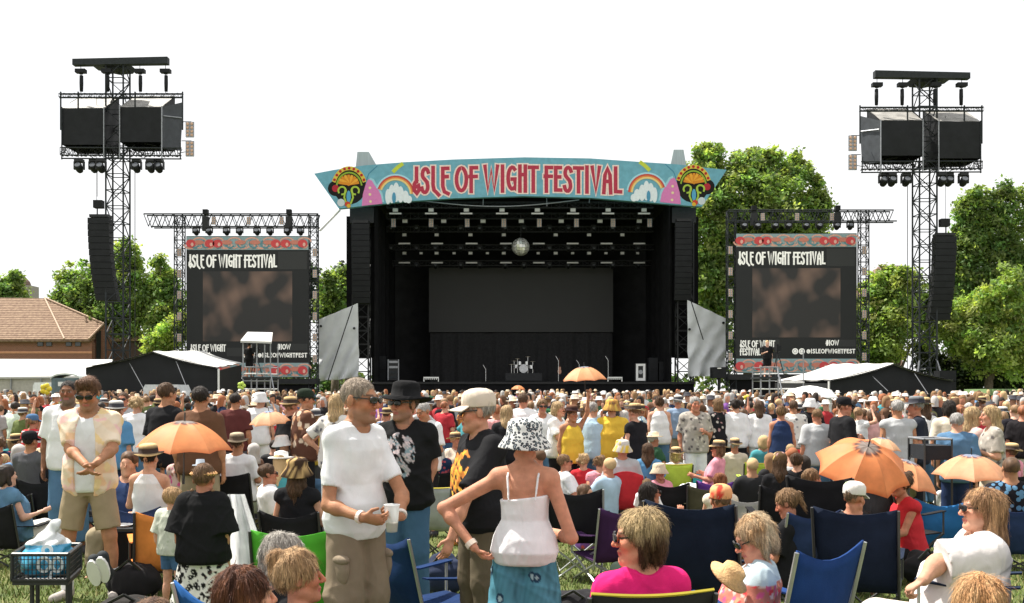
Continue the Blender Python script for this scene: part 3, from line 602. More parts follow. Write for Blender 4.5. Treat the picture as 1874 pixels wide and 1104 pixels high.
# delay towers -----------------------------------------------------------
def delay_tower(side):
    Y = 72.0; m = (lambda x: x) if side == 'L' else (lambda x: 1908-x)
    dy = 0 if side == 'L' else 25; sd_ = 'left' if side == 'L' else 'right'
    cx = m(216); p = W(cx, 0, Y)
    t = thing('delay_tower', f'tall dark lattice delay tower on the {sd_} with covered lighting cradles', 'tower', (p.x, Y, .25))
    ztop = W(0, 118+dy, Y).z
    truss('', '', (p.x, Y, .25), (p.x, Y, ztop), 1.25, 22, .05, DSTEEL, parent=t, chord='leg')
    def bx(x0, y0, x1, y1, Yf, dep, name, mm):
        a, b = sorted((m(x0), m(x1))); q = MB(); boxpx(q, a, y0+dy, b, y1+dy, Yf, dep); return q.build(name, mm, t)
    # head beam
    a0, a1 = (132, 303); zs = (118.5, 113)
    q = MB(); P = [W(m(132), 107.5+dy, Y-.8), W(m(306), 103.5+dy, Y-.8), W(m(306), 116+dy, Y-.8), W(m(132), 118.5+dy, Y-.8)]
    if side == 'L': P = P[::-1]
    q.plate(P, [v+Vector((0, .5, 0)) for v in P]).build('head_beam', DSTEEL, t)
    q = MB(); P = [W(m(165), 117.6+dy, Y-.25), W(m(236), 116.2+dy, Y-.25), W(m(230), 124+dy, Y-.25), W(m(205), 126+dy, Y-.25)]
    if side == 'L': P = P[::-1]
    q.plate(P, [v+Vector((0, 1.4, 0)) for v in P]).build('head_bracket', DSTEEL, t)
    for x in (148, 196, 256, 303):
        MB().bar(W(m(x), 117+dy, Y-.55), W(m(x), 170+dy, Y-.55), .025, 4).build('chain', BLKM, t)
        q = MB(); c = W(m(x), 130.5+dy, Y-.55); q.box(c, (.72, .42, .26)); q.lathe([(.01, -.2), (.16, -.2), (.16, -.12), (.01, -.12)], 8, c); q.build('hoist', COVER, t)
        MB().lathe([(.02, 0), (.12, .02), (.14, .6), (.13, 1.15), (.02, 1.2)], 10, W(m(x+1), 168+dy, Y-.55)).build('chain_bag', COVER, t, smooth=True)
    for Yk in (Y-1.2, Y+1.4):
        b = MB(); lattice(b, W(m(109), 175+dy, Yk), W(m(335), 175+dy, Yk), .28, 24, .02); b.build('upper_rail', DSTEEL, t, kind='stuff')
        for yy in (172, 178.5): MB().bar(W(m(109), yy+dy, Yk), W(m(335), yy+dy, Yk), .07, 5).build('rail_tube', DSTEEL, t)
        for x in (111, 143, 247, 334): MB().bar(W(m(x), 168+dy, Yk), W(m(x), (238 if x in (111, 334) else 200)+dy, Yk), .06, 5).build('post', DSTEEL, t)
        for yy in (270, 284, 290): MB().bar(W(m(112), yy+dy, Yk), W(m(332), (yy+1)+dy, Yk), .055, 5).build('rail_tube', DSTEEL, t)
        for x in (113, 190, 219, 296, 330): MB().bar(W(m(x), 262+dy, Yk), W(m(x), 292+dy, Yk), .05, 5).build('post', STEEL if x in (190, 219, 296) else DSTEEL, t)
    b = MB(); lattice(b, W(m(113), 278+dy, Y), W(m(331), 279+dy, Y), .55, 26, .03); b.build('lower_rail', BLKM, t, kind='stuff')
    b = MB()
    rg = random.Random(5)
    for i in range(44):
        x = rg.uniform(120, 325); b.bar(W(m(x), rg.uniform(262, 284)+dy, Y-.7), W(m(x+rg.uniform(-22, 22)), rg.uniform(266, 290)+dy, Y-.4), .03, 4)
    b.build('cable_loom', BLKM, t, kind='stuff')
    # covered cradles: front sheet, sloping top, side
    for (x0, x1, y0, y1, sidef) in ((113, 190, 198, 265, False), (219, 296, 196, 260, True)):
        f = Y-1.25; bk = Y+1.5
        A_, B_, C_, D_ = W(m(x0), y0+dy, f), W(m(x1), y0+dy, f), W(m(x1), y1+dy, f), W(m(x0), y1+dy, f)
        def sheet(c4, name, n=10, sag=.05, mm=COVER):
            q = MB(); vs = []
            for j in range(n+1):
                for i in range(n+1):
                    u, v = i/n, j/n; pnt = c4[0].lerp(c4[1], u).lerp(c4[3].lerp(c4[2], u), v); nn = (c4[1]-c4[0]).cross(c4[3]-c4[0]).normalized()
                    vs.append(pnt+nn*sag*(math.sin(u*math.pi)*math.sin(v*math.pi)+.35*math.sin(u*11+v*5)))
            vs2 = [v+(c4[1]-c4[0]).cross(c4[3]-c4[0]).normalized()*.03 for v in vs]; fs = [(j*(n+1)+i, j*(n+1)+i+1, (j+1)*(n+1)+i+1, (j+1)*(n+1)+i) for j in range(n) for i in range(n)]
            q.add(vs, fs); q.add(vs2, [g[::-1] for g in fs]); return q.build(name, mm, t, smooth=True)
        sheet([A_, B_, C_, D_], 'front_cover')
        d = Vector((0, bk-f, 1.6)); sheet([A_+d*Vector((1, 1, 1)).x if False else A_+d, B_+d, B_, A_], 'top_cover', mm=mat('sunlit_top_sheet', (.30, .29, .27), .6, .3, 1.5))  # top sheet coloured paler than the black front to paint the sun on it
        sheet([A_+d, A_, D_, D_+Vector((0, bk-f, 0))], 'side_cover'); sheet([B_, B_+d, C_+Vector((0, bk-f, 0)), C_], 'side_cover'); sheet([A_+d, B_+d, C_+Vector((0, bk-f, 0)), D_+Vector((0, bk-f, 0))], 'rear_cover')
        for x in (x0, x1): MB().bar(W(m(x), y0-2+dy, f-.06), W(m(x), 290+dy, f-.06), .045, 5).build('edge_tube', STEEL if (x in (190, 219, 296)) else DSTEEL, t)
    # outer angled wing cover
    P = [W(m(297), 196+dy, Y-1.2), W(m(335), 187+dy, Y+.6), W(m(330), 276+dy, Y+.6), W(m(297), 272+dy, Y-1.2)]
    if side == 'R': P = P[::-1]
    MB().plate(P[::-1], [v+Vector((0, .06, 0)) for v in P[::-1]]).build('wing_cover', mat('side_sheet', (.05, .056, .065), .5, .2, 2, bump=.4, bscale=2), t)
    P = [W(m(297), 195+dy, Y-1.2), W(m(335), 186+dy, Y+.6), W(m(262), 188+dy, Y+1.0)]
    MB().bar(W(m(299), 212+dy, Y-1.25), W(m(334), 216+dy, Y+.5), .05, 5).build('strap', STEEL, t)
    for i, (x, y) in enumerate(((347, 237), (347, 272))):
        place_light('blinder', m(x), y+dy, Y-.6, f'{["upper", "lower"][i]} blinder light on an outrigger of the {sd_} delay tower', f'blinders on the {sd_} delay tower', scale=1.15)
        MB().bar(W(m(333), y-14+dy, Y), W(m(350), y-14+dy, Y-.5), .035, 4).build('outrigger', DSTEEL, t)
    for i, x in enumerate((145, 172, 185, 250, 276, 291)):
        place_light('mover', m(x), 292+dy, Y-(.9 if i % 2 else 1.2), f'{ORD[i]} moving head light from the tower edge hung under the {sd_} delay tower cradle', f'moving heads under the {sd_} delay tower', scale=1.35)
    for x in (247, 178): MB().bar(W(m(x), 292+dy, Y-.6), W(m(x), 360+dy if x == 178 else 700, Y-.6), .028 if x == 247 else .016, 4).build('hanging_cable', BLKM, t)
    # legs' spread base
    for s in (-1, 1):
        for k in (-1, 1): MB().bar((p.x+s*.6, Y+k*.6, 4.2), (p.x+s*1.5, Y+k*1.5, .25), .06, 5).build('stay', STEEL, t)
    b = MB(); b.box((p.x, Y, .55), (3.4, 3.4, .6)); b.build('ballast', BLKM, t)
    return t
delay_tower('L'); delay_tower('R')
# ------------------------------------------------------------------ trees
LEAF, _t, _b = nodes('leaves')
_a = _t.nodes.new('ShaderNodeAttribute'); _a.attribute_name = 'Col'; _t.links.new(_a.outputs[0], _b.inputs['Base Color']); _b.inputs['Roughness'].default_value = .55; _b.inputs['Specular IOR Level'].default_value = .25
_tr = _t.nodes.new('ShaderNodeBsdfTranslucent'); _sc = _t.nodes.new('ShaderNodeVectorMath'); _sc.operation = 'MULTIPLY'; _sc.inputs[1].default_value = (1.5, 1.6, .7); _t.links.new(_a.outputs[0], _sc.inputs[0]); _t.links.new(_sc.outputs[0], _tr.inputs[0])
_mx = _t.nodes.new('ShaderNodeMixShader'); _mx.inputs[0].default_value = .5; _t.links.new(_b.outputs[0], _mx.inputs[1]); _t.links.new(_tr.outputs[0], _mx.inputs[2]); _t.links.new(_mx.outputs[0], _t.nodes['Material Output'].inputs[0])
BARK = mat('bark', (.12, .095, .07), .9, .3, 6, bump=.6, bscale=14)
def leaves(cen, rad, nclump, nleaf, size, base, seed, up=.0):
    """leaf faces in clumps over the shells of several lobes (cen, rad arrays of metres)"""
    rg = np.random.default_rng(seed); cen, rad = np.array(cen, float), np.array(rad, float)
    vol = (rad[:, 0]*rad[:, 2]); li = rg.choice(len(cen), nclump, p=vol/vol.sum())
    d = rg.normal(0, 1, (nclump, 3)); d /= np.linalg.norm(d, axis=1)[:, None]; rr = rg.uniform(.12, 1.22, nclump)**.55
    cc = cen[li]+d*rad[li]*rr[:, None]+rg.normal(0, .12, (nclump, 3))*rad[li]*.5
    cs = rg.uniform(.4, 1.3, nclump)*.085*np.mean(rad[li][:, [0, 2]], 1)+.22
    k = np.repeat(np.arange(nclump), nleaf); N = len(k)
    p = cc[k]+rg.normal(0, 1, (N, 3))*cs[k][:, None]*np.array((1, 1, .8))
    n = rg.normal(0, 1, (N, 3))+d[k]*.9+np.array((0, 0, .6)); n /= np.linalg.norm(n, axis=1)[:, None]
    a = np.cross(n, rg.normal(0, 1, (N, 3))); a /= np.linalg.norm(a, axis=1)[:, None]; b = np.cross(n, a)
    s = (size*rg.uniform(.6, 1.4, N))[:, None]
    V = np.stack([p-a*s, p-b*s*.55, p+a*s, p+b*s*.55], 1).reshape(-1, 3)
    tint = rg.uniform(.5, 1.45, nclump)[k]*rg.uniform(.75, 1.25, N); c = np.array(base)[None]*tint[:, None]; c[:, 0] *= rg.uniform(.75, 1.15, nclump)[k]
    return V, np.arange(4*N).reshape(-1, 4), np.repeat(c, 4, 0)
def tree(name, label, lobes, Y, base, trunk_px, seed, nclump=260, nleaf=34, size=.30, group=None, cat='tree', depth=.8):
    """lobes: (px, py, rx px, ry px, dY)"""
    cen, rad = [], []
    for (x, y, rx, ry, dY) in lobes:
        c = W(x, y, Y+dY); s = (Y+dY)/F; cen.append(c); rad.append((rx*s, rx*s*depth, ry*s))
    rl = random.Random(seed*5+1)
    for (x, y, rx, ry, dY) in lobes:
        for q in range(4 if rx > 14 else 2):
            a = R(rl.uniform(20, 160)); k = rl.uniform(.85, 1.12); x2, y2 = x+rx*k*math.cos(a), y-ry*k*math.sin(a); c = W(x2, y2, Y+dY+rl.uniform(-1, 1)); s = (Y+dY)/F; f = rl.uniform(.16, .34); cen.append(c); rad.append((rx*s*f, rx*s*f, ry*s*f*1.5))
    b = W(trunk_px, 0, Y); z0 = gz(b.x, min(Y, 100)); t = thing(name, label, cat, (b.x, Y, z0), group=group)
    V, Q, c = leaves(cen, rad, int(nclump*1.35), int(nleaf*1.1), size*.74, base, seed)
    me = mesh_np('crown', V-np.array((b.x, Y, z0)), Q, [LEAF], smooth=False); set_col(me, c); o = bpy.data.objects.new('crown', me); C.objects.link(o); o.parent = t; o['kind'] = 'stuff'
    top = max(cen, key=lambda v: v.z); mb = MB(); h = top.z-z0; p = [Vector((b.x, Y, z0-.1)), Vector((b.x+.1, Y, z0+h*.3)), Vector((b.x*.6+top.x*.4, Y+.1, z0+h*.6)), Vector((top.x, top.y, top.z))]
    r = [.05*h**.75+.12, .035*h**.75+.08, .02*h**.75+.05, .04]
    for i in range(3): mb.bar(p[i], p[i+1], r[i], 8, r[i+1])
    mb.build('trunk', BARK, t, smooth=True)
    rg = random.Random(seed)
    for c_ in cen[:min(10, len(lobes))]:
        f = rg.uniform(.25, .6); q = p[0].lerp(p[2], f); m = q.lerp(Vector(c_), .5)+Vector((0, 0, .4)); mb = MB(); mb.bar(q, m, .16, 6, .1); mb.bar(m, Vector(c_), .1, 6, .03); mb.build('limb', BARK, t)
    return t
GA, GB, GC, GD = (.235, .30, .10), (.185, .25, .085), (.275, .335, .105), (.06, .085, .045)
def build_trees():
    tree('poplar_tree', 'tall light green tree behind the left delay tower, highest of its row', [(228, 480, 20, 38, 0), (215, 520, 30, 45, 1), (240, 540, 32, 50, -1), (205, 570, 34, 50, 0), (238, 600, 34, 44, 0), (190, 520, 18, 42, 1)], 96, GA, 220, 1, 300, 40, .26)
    tree('poplar_tree', 'slim green tree left of the delay tower above the brick house', [(150, 512, 16, 26, 0), (125, 520, 16, 26, 1), (140, 550, 28, 36, 0), (172, 540, 24, 46, -1), (115, 560, 18, 30, 0), (150, 590, 40, 40, 0)], 98, GB, 146, 2, 240, 40, .26)
    tree('poplar_tree', 'slim green tree close beside the left video screen', [(290, 510, 16, 32, 0), (300, 550, 22, 44, 0), (275, 560, 20, 44, 1), (298, 600, 28, 40, -1), (315, 580, 22, 60, 0)], 95, GA, 294, 3, 240, 40, .26)
    tree('bush', 'pale yellow green bush under the left video screen gantry', [(300, 625, 26, 22, 0), (322, 610, 20, 26, 0), (285, 635, 18, 14, 0)], 88, GC, 303, 4, 110, 40, .22, cat='bush')
    tree('tree', 'bright green tree between left screen and stage', [(612, 540, 22, 36, 0), (600, 570, 22, 30, 0), (632, 520, 22, 28, 2)], 100, GB, 612, 5, 140, 36, .28)
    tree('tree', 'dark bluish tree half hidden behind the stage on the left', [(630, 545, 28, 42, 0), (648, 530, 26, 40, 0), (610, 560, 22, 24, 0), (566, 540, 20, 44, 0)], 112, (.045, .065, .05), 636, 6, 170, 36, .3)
    big = [(1298, 300, 26, 28, 0), (1275, 325, 26, 40, 0), (1330, 320, 30, 36, 0), (1385, 305, 34, 28, 0), (1420, 320, 30, 34, 0), (1455, 330, 26, 36, 0), (1490, 360, 26, 36, 0), (1505, 385, 16, 30, 0), (1300, 380, 50, 60, -2), (1360, 370, 50, 60, -2), (1420, 390, 55, 60, -2), (1475, 420, 40, 60, 0), (1290, 460, 46, 70, -1), (1300, 530, 46, 70, -1), (1340, 470, 50, 70, 0), (1310, 600, 50, 60, 0), (1420, 480, 60, 80, 0), (1480, 510, 40, 80, 0)]
    tree('oak_tree', 'huge green tree behind the right end of the banner and right screen', big, 104, GA, 1370, 7, 1150, 46, .30)
    tree('tree', 'round bright green tree between right screen and right tower', [(1640, 535, 40, 36, 0), (1610, 560, 34, 48, 0), (1665, 560, 34, 48, 0), (1630, 610, 46, 50, -1), (1600, 640, 30, 40, 0), (1690, 590, 30, 50, 0), (1570, 620, 24, 60, 0)], 94, GC, 1640, 8, 420, 42, .26)
    tree('poplar_tree', 'tallest tree at the right edge beside the hanging speakers', [(1770, 390, 18, 30, 0), (1805, 380, 22, 34, 0), (1835, 375, 22, 36, 0), (1775, 430, 26, 50, 0), (1815, 440, 34, 60, 0), (1860, 440, 34, 70, 0), (1775, 500, 34, 60, 0), (1820, 520, 44, 60, 0), (1870, 540, 40, 80, 0), (1757, 470, 24, 50, 0), (1742, 545, 28, 60, 0), (1790, 365, 12, 24, 0), (1758, 405, 10, 24, 0)], 99, GB, 1815, 9, 640, 42, .27)
    tree('tree', 'broad bright green tree low at the right edge', [(1800, 580, 44, 40, 0), (1840, 560, 40, 50, 0), (1770, 620, 34, 40, 0), (1815, 640, 50, 40, -1), (1870, 630, 40, 60, 0), (1735, 600, 24, 50, 0)], 92, GC, 1808, 10, 420, 42, .25)
    tree('tree', 'low tree with leaves darkened for shade behind the right delay tower', [(1740, 680, 40, 34, 0), (1800, 695, 40, 30, 0), (1860, 690, 40, 34, 0), (1700, 660, 30, 30, 0)], 97, (.04, .055, .025), 1780, 11, 220, 40, .28)  # leaf colour darkened to hold the shade low under the trees
    tree('tree', 'green tree at the far left edge beyond the brick house', [(20, 560, 30, 50, 0), (-10, 590, 40, 60, 0)], 108, GB, 5, 12, 160, 36, .3)
    # far wood closing the horizon
    cen, rad = [], []; rg = random.Random(8)
    for i in range(46):
        x = -170+340*i/45; h = rg.uniform(4.5, 8); cen.append((x, 190+rg.uniform(-8, 8), h*.55)); rad.append((7, 5, h*.6))
    V, Q, c = leaves(cen, rad, 1300, 22, .6, (.07, .10, .04), 20); me = mesh_np('woodland', V, Q, [LEAF], smooth=False); set_col(me, c); o = bpy.data.objects.new('woodland', me); C.objects.link(o); tag(o, 'far low woodland closing the field behind the stage', 'woodland'); o['kind'] = 'stuff'
build_trees()

# ------------------------------------------------------------------ buildings, tents, cabins
def build_places():
    # brick house
    Y = 92.0; t = thing('brick_house', 'brick house with hipped brown tile roof at the left edge', 'house', (W(110, 0, Y).x, Y, .2))
    m, nt_, bs = nodes('brick_wall'); N = nt_.nodes; l = nt_.links.new; tc = N.new('ShaderNodeTexCoord'); br = N.new('ShaderNodeTexBrick'); br.inputs['Color1'].default_value = (.27, .105, .065, 1); br.inputs['Color2'].default_value = (.22, .09, .058, 1); br.inputs['Mortar'].default_value = (.30, .22, .17, 1); br.inputs['Scale'].default_value = 2.2
    mp = N.new('ShaderNodeMapping'); mp.inputs['Rotation'].default_value = (R(90), 0, 0); l(tc.outputs['Object'], mp.inputs[0]); l(mp.outputs[0], br.inputs[0]); l(br.outputs[0], bs.inputs['Base Color']); bs.inputs['Roughness'].default_value = .9
    b = MB(); boxpx(b, -30, 619, 168, 760, Y, 12); b.build('wall', m, t)
    b = MB(); P = [W(166, 640, Y), W(166, 760, Y), W(206, 760, Y+3), W(206, 600, Y+3), W(190, 596, Y+1.8)]; b.plate(P, [v+Vector((-1.5, 8, 0)) for v in P]); b.build('gable_wall', m, t)
    P = [W(176, 612, Y+.6), W(176, 700, Y+.6), W(182, 700, Y+1.0), W(182, 606, Y+1.0)]; MB().plate([v+Vector((.05, -.1, 0)) for v in P], [v+Vector((.1, .1, 0)) for v in P]).build('recess_shade', BLKM, t)  # flat dark plate on the wall stands in for the shade of a recess
    tm, nt_, bs = nodes('roof_tiles'); N = nt_.nodes; l = nt_.links.new; tc = N.new('ShaderNodeTexCoord'); wv = N.new('ShaderNodeTexWave'); wv.bands_direction = 'Z'; wv.inputs['Scale'].default_value = 1.7; wv.inputs['Distortion'].default_value = .4; n1 = N.new('ShaderNodeTexNoise'); n1.inputs['Scale'].default_value = 4; n1.inputs['Detail'].default_value = 6
    cr = N.new('ShaderNodeValToRGB'); e = cr.color_ramp.elements; e[0].color = (.15, .085, .055, 1); e[0].position = .3; e[1].color = (.29, .195, .125, 1); e[1].position = .7; l(tc.outputs['Object'], wv.inputs[0]); l(tc.outputs['Object'], n1.inputs[0]); l(n1.outputs[0], cr.inputs[0]); l(cr.outputs[0], bs.inputs['Base Color']); bs.inputs['Roughness'].default_value = .9
    bp = N.new('ShaderNodeBump'); bp.inputs['Strength'].default_value = .6; bp.inputs['Distance'].default_value = .1; l(wv.outputs[0], bp.inputs['Height']); l(bp.outputs[0], bs.inputs['Normal'])
    E = [W(-34, 621, Y-.5), W(118, 621, Y-.5), W(163, 621, Y-.4)]; ap0, ap1 = W(-34, 545, Y+5), W(82, 546, Y+5); hip = W(190, 593, Y+1.8); e2 = W(207, 603, Y+3.4)
    b = MB(); vs = [E[0], E[1], ap1, ap0]; b.add(vs, [(0, 1, 2, 3)]); b.add([E[1], E[2], hip, ap1], [(0, 1, 2, 3)]); b.add([E[2], e2, hip], [(0, 1, 2)]); b.add([hip, e2, e2+Vector((0, 8, 0)), ap1+Vector((1, 4, 0)), ap1], [(0, 1, 2, 3, 4)])
    lo = [v-Vector((0, 0, .25)) for v in (E[0], E[1], E[2], e2)]; b.add([E[0], E[1], E[2], e2]+lo, [(0, 4, 5, 1), (1, 5, 6, 2), (2, 6, 7, 3)]); b.build('roof', tm, t)
    for a, c in ((ap1, E[1]), (hip, E[2]), (ap1, hip)): MB().bar(a+Vector((0, -.05, .04)), c+Vector((0, -.05, .04)), .09, 5).build('hip_tile', paint('#b59a84'), t)
    for x in (68, 84, 120, 137):
        b = MB(); boxpx(b, x, 624, x+11, 634, Y-.06, .1); f = b.build('window', paint('#4d4741'), t); b = MB(); boxpx(b, x+1, 625, x+10, 633, Y-.09, .04); b.build('pane', mat('pane', (.05, .055, .06), .1, spec=.6), t)
    b = MB(); boxpx(b, -30, 643, 168, 647, Y-.05, .06); b.build('brick_band', paint('#c78f70'), t)
    # low wing
    t = thing('annex_roof', 'low dark annex with brown roof right of the brick house', 'annex', (W(230, 0, 95).x, 95, .2)); b = MB(); boxpx(b, 204, 621, 256, 760, 95, 6); b.build('wall', paint('#4a3a32'), t)
    P = [W(201, 622, 94.6), W(258, 620, 94.6), W(230, 596, 98), W(205, 594, 98)]; MB().plate(P[::-1], [v+Vector((0, .1, -.2)) for v in P[::-1]]).build('roof', tm, t)
    t = thing('distant_tower', 'small grey turret far off at the left edge', 'turret', (W(46, 0, 150).x, 150, .3)); b = MB(); boxpx(b, 34, 522, 54, 760, 150, 3); b.build('wall', paint('#8f8a84'), t); q = W(44, 522, 151.5); MB().lathe([(1.1, 0), (.9, .5), (.05, 1.4)], 6, q).build('roof', paint('#6d5a50'), t)
    t = thing('distant_house', 'pinkish rooftops far off beyond the right screen', 'house', (W(1625, 0, 150).x, 150, .3)); b = MB(); boxpx(b, 1592, 520, 1622, 760, 150, 6); boxpx(b, 1622.3, 500, 1652, 760, 151, 5); b.build('wall', paint('#a98a80'), t)
    q = W(1607, 521, 152); MB().lathe([(1.75, 0), (1.0, 1.5), (.35, 2.0), (.3, 2.4), (.02, 2.8)], 8, q).build('cone_roof', paint('#8d6f66'), t); b = MB(); boxpx(b, 1621, 486, 1653, 499.7, 150.8, 5.4); b.build('roof', paint('#9a8078'), t)
    # white marquee, far left
    t = thing('white_marquee', 'long low white marquee in front of the brick house', 'marquee', (W(110, 0, 66).x, 66, .2))
    P = [W(-40, 690, 64), W(198, 688, 64), W(206, 658, 69), W(-40, 657, 69)]; MB().plate(P[::-1], [v+Vector((0, 0, -.12)) for v in P[::-1]]).build('roof', TENTW, t)
    b = MB(); boxpx(b, -40, 691, 160, 766, 64.2, .1); b.build('side_wall', paint('#a9a59c', .8), t)
    for x in (20, 75, 130): MB().bar(W(x, 691, 64.1), W(x, 752, 64.1), .05, 5).build('pole', STEEL, t)
    # portable toilet
    def cabin(x0, x1, y0, Y, label, col):
        t = thing('portable_toilet', label, 'toilet cabin', (W((x0+x1)/2, 0, Y).x, Y, .0)); b = MB(); boxpx(b, x0, y0+10, x1, 770, Y, 1.2); b.build('wall', paint(col, .5), t); k = []
        for i in range(9):
            a = math.pi*i/8; x = (x0+x1)/2-(x1-x0)*.54*math.cos(a); z = y0+10-9*math.sin(a); p = W(x, z, Y-.1); k.append([p, p+Vector((0, 1.4, 0)), p+Vector((0, 1.4, -.08)), p+Vector((0, 0, -.08))])
        MB().loft(k).build('roof', paint('#c9cfcd', .5), t)
        b = MB(); boxpx(b, x0+6, y0+13, x1-8, 765, Y-.05, .06); d = b.build('door', paint('#5d6b70', .5), t); b = MB(); boxpx(b, x0+12, y0+17, x1-16, y0+25, Y-.09, .05); b.build('sign', WHITE, t)
    cabin(94, 144, 682, 52, 'grey green portable toilet with arched pale roof', '#66767c')
    # black gable tents
    def gable(label, pts_front, back_ridge, back_eave, Y, Yb, left_eave=None, posts=(), side=1):
        """pts_front: eave L, apex, eave R (pixels at Y)"""
        eL, ap, eR = [W(x, y, Y) for x, y in pts_front]; t = thing('black_marquee', label, 'marquee', (ap.x, Y, .1))
        g = [Vector((eL.x, Y, .1)), Vector((eR.x, Y, .1)), eR, ap, eL]; MB().plate(g[::-1][::-1][::-1], [v+Vector((0, .08, 0)) for v in g[::-1]]).build('gable_wall', TENTB, t)
        d = Vector((0, Yb-Y, 0)); bR, bE = W(*back_ridge, Yb), W(*back_eave, Yb)
        e = eR if side == 1 else eL; oth = eL if side == 1 else eR; bo = bR+(oth-ap)
        o = Vector((0, -.25, .05)); N = 10; q = MB()
        def sl(a, b, c, dd, nm):
            q = MB(); vs = []
            for j in range(N+1):
                for i in range(N+1):
                    u, v = i/N, j/N; vs.append(a.lerp(b, u).lerp(dd.lerp(c, u), v)+Vector((0, 0, -.10*math.sin(u*math.pi)*(1 if nm else 1)+.03*math.sin(v*19))))
            fs = [(j*(N+1)+i, j*(N+1)+i+1, (j+1)*(N+1)+i+1, (j+1)*(N+1)+i) for j in range(N) for i in range(N)]
            q.add(vs, fs); q.add([v-Vector((0, 0, .06)) for v in vs], [f[::-1] for f in fs]); q.build('roof_slope', TENTW, t, smooth=True)
        sl(ap+o, e+o, bE, bR, 1); sl(ap+o, oth+o, bo, bR, 0)
        sw = [Vector((e.x, Y, .1)), Vector((bE.x, bE.y, .1)), bE-Vector((0, 0, .15)), e-Vector((0, 0, .15))]; MB().plate(sw, [v+Vector((-.08*side, 0, 0)) for v in sw]).build('side_wall', TENTB, t)
        for x, y0, y1, Yp in posts: MB().bar(W(x, y0, Yp), W(x, y1, Yp), .06, 6).build('pole', WHITE, t)
        for x0, y0, x1, y1 in ((pts_front[0][0]+80, pts_front[0][1]-8, pts_front[0][0]+108, 716), (pts_front[1][0]+40, pts_front[1][1]+16, pts_front[1][0]+63, 718)): MB().bar(W(x0, y0, Y-.2), W(x1, y1, Y-1.5), .02, 4).build('guy_rope', STEEL, t)
    gable('black walled marquee with pale roof in front of the left screen', [(157, 673), (282, 645), (400, 674)], (372, 642), (442, 664), 58, 66, posts=((400, 675, 738, 57.8),), side=1)
    gable('black walled marquee with pale roof in front of the right screen', [(1517, 697), (1633, 667), (1742, 698)], (1524, 666), (1418, 697), 56, 66, posts=((1517, 698, 745, 55.8),), side=-1)
    # camera risers
    def riser(x0, x1, yt, Y, label, canopy, cat='platform'):
        t = thing('camera_riser', label, cat, (W((x0+x1)/2, 0, Y).x, Y, .1))
        for x in (x0, (x0+x1)/2, x1):
            for dd in (0, 1.6): MB().bar((W(x, 0, Y).x, Y+dd, .1), W(x, yt if canopy else 672, Y)+Vector((0, dd, 0)), .035, 5).build('upright', STEEL, t)
        for y in (672, 684, 697, 712, 725): 
            for dd in (0, 1.6): MB().bar(W(x0, y, Y)+Vector((0, dd, 0)), W(x1, y, Y)+Vector((0, dd, 0)), .03, 5).build('rail', WHITE if y in (684, 712) else STEEL, t)
        b = MB(); boxpx(b, x0-2, 690, x1+2, 693, Y-.1, 1.8); b.build('platform', DSTEEL, t)
        MB().bar(W(x1+12, 742, Y-.8), W(x1-2, 672, Y), .03, 5).build('brace', STEEL, t)
        if canopy:
            P = [W(x0-5, 627, Y-.3), W(x1+2, 629, Y-.3), W(x1+4, 612, Y+1.9), W(x0+8, 611, Y+1.9)]; MB().plate(P[::-1], [v+Vector((0, 0, .10)) for v in P[::-1]][::1]).build('canopy', TENTW, t)
    riser(445, 495, 628, 50, 'scaffold camera riser with a white canopy before the left screen', True)
    riser(1392, 1424, 660, 48, 'silver scaffold camera riser before the right screen', False)
    t = thing('lifeguard_chair_stand', 'second silver scaffold stand with white steps right of the camera riser', 'platform', (W(1440, 0, 50).x, 50, .1))
    for x in (1428, 1470): MB().bar((W(x, 0, 50).x, 50, .1), W(x, 640 if x == 1470 else 690, 50), .03, 5).build('upright', STEEL, t)
    for y in (700, 712, 722): MB().bar(W(1426, y, 50), W(1472, y, 50), .04, 5).build('rail', WHITE, t)
    t = thing('market_umbrella', 'plain white parasol in front of the right black marquee', 'parasol', (W(1482, 0, 46).x, 46, .1)); MB().lathe([(1.3, -.3), (1.29, -.26), (1.0, .08), (.3, .25), (.02, .28), (.02, .2), (.95, -.0), (1.27, -.31)], 8, W(1482, 717, 46)).build('canopy', WHITE, t); MB().bar(W(1482, 716, 46), (W(1482, 0, 46).x, 46, .1), .03, 5).build('pole', STEEL, t)
    # white vans and barriers
    def van(x0, x1, y0, Y, label, c='#e4e6e8'):
        t = thing('parked_van', label, 'van', (W((x0+x1)/2, 0, Y).x, Y, .2)); s = Y/F; L = (x1-x0)*s; X0 = W(x0, 0, Y).x; zt = W(0, y0, Y).z; zg = .25; h = zt-zg
        prof = [(0, .12), (0, .9), (.04, 1), (.72, 1), (.84, .62), (.97, .52), (1, .4), (1, .12)]
        f = [Vector((X0+u*L, Y, zg+v*h)) for u, v in prof]; MB().plate(f[::-1], [v+Vector((0, 1.9, 0)) for v in f[::-1]]).build('body', paint(c, .3), t)
        w_ = [(.5, .62), (.5, .92), (.71, .92), (.79, .62)]; f = [Vector((X0+u*L, Y-.02, zg+v*h)) for u, v in w_]; MB().plate(f[::-1], [v+Vector((0, .02, 0)) for v in f[::-1]]).build('side_window', PLASTIC, t)
        for u in (.2, .8): MB().lathe([(.02, 0), (.33, 0), (.33, .22), (.02, .22)], 14, (X0+u*L, Y+.1, zg+.1), Matrix.Rotation(R(90), 3, 'X')).build('wheel', PLASTIC, t)
    van(1548, 1620, 728, 48, 'white van parked in front of the right marquee'); van(262, 348, 704, 53, 'silver white van parked before the left black marquee', '#cfd3d6')
    van(60, 130, 700, 60, 'small white van beside the portable toilet')
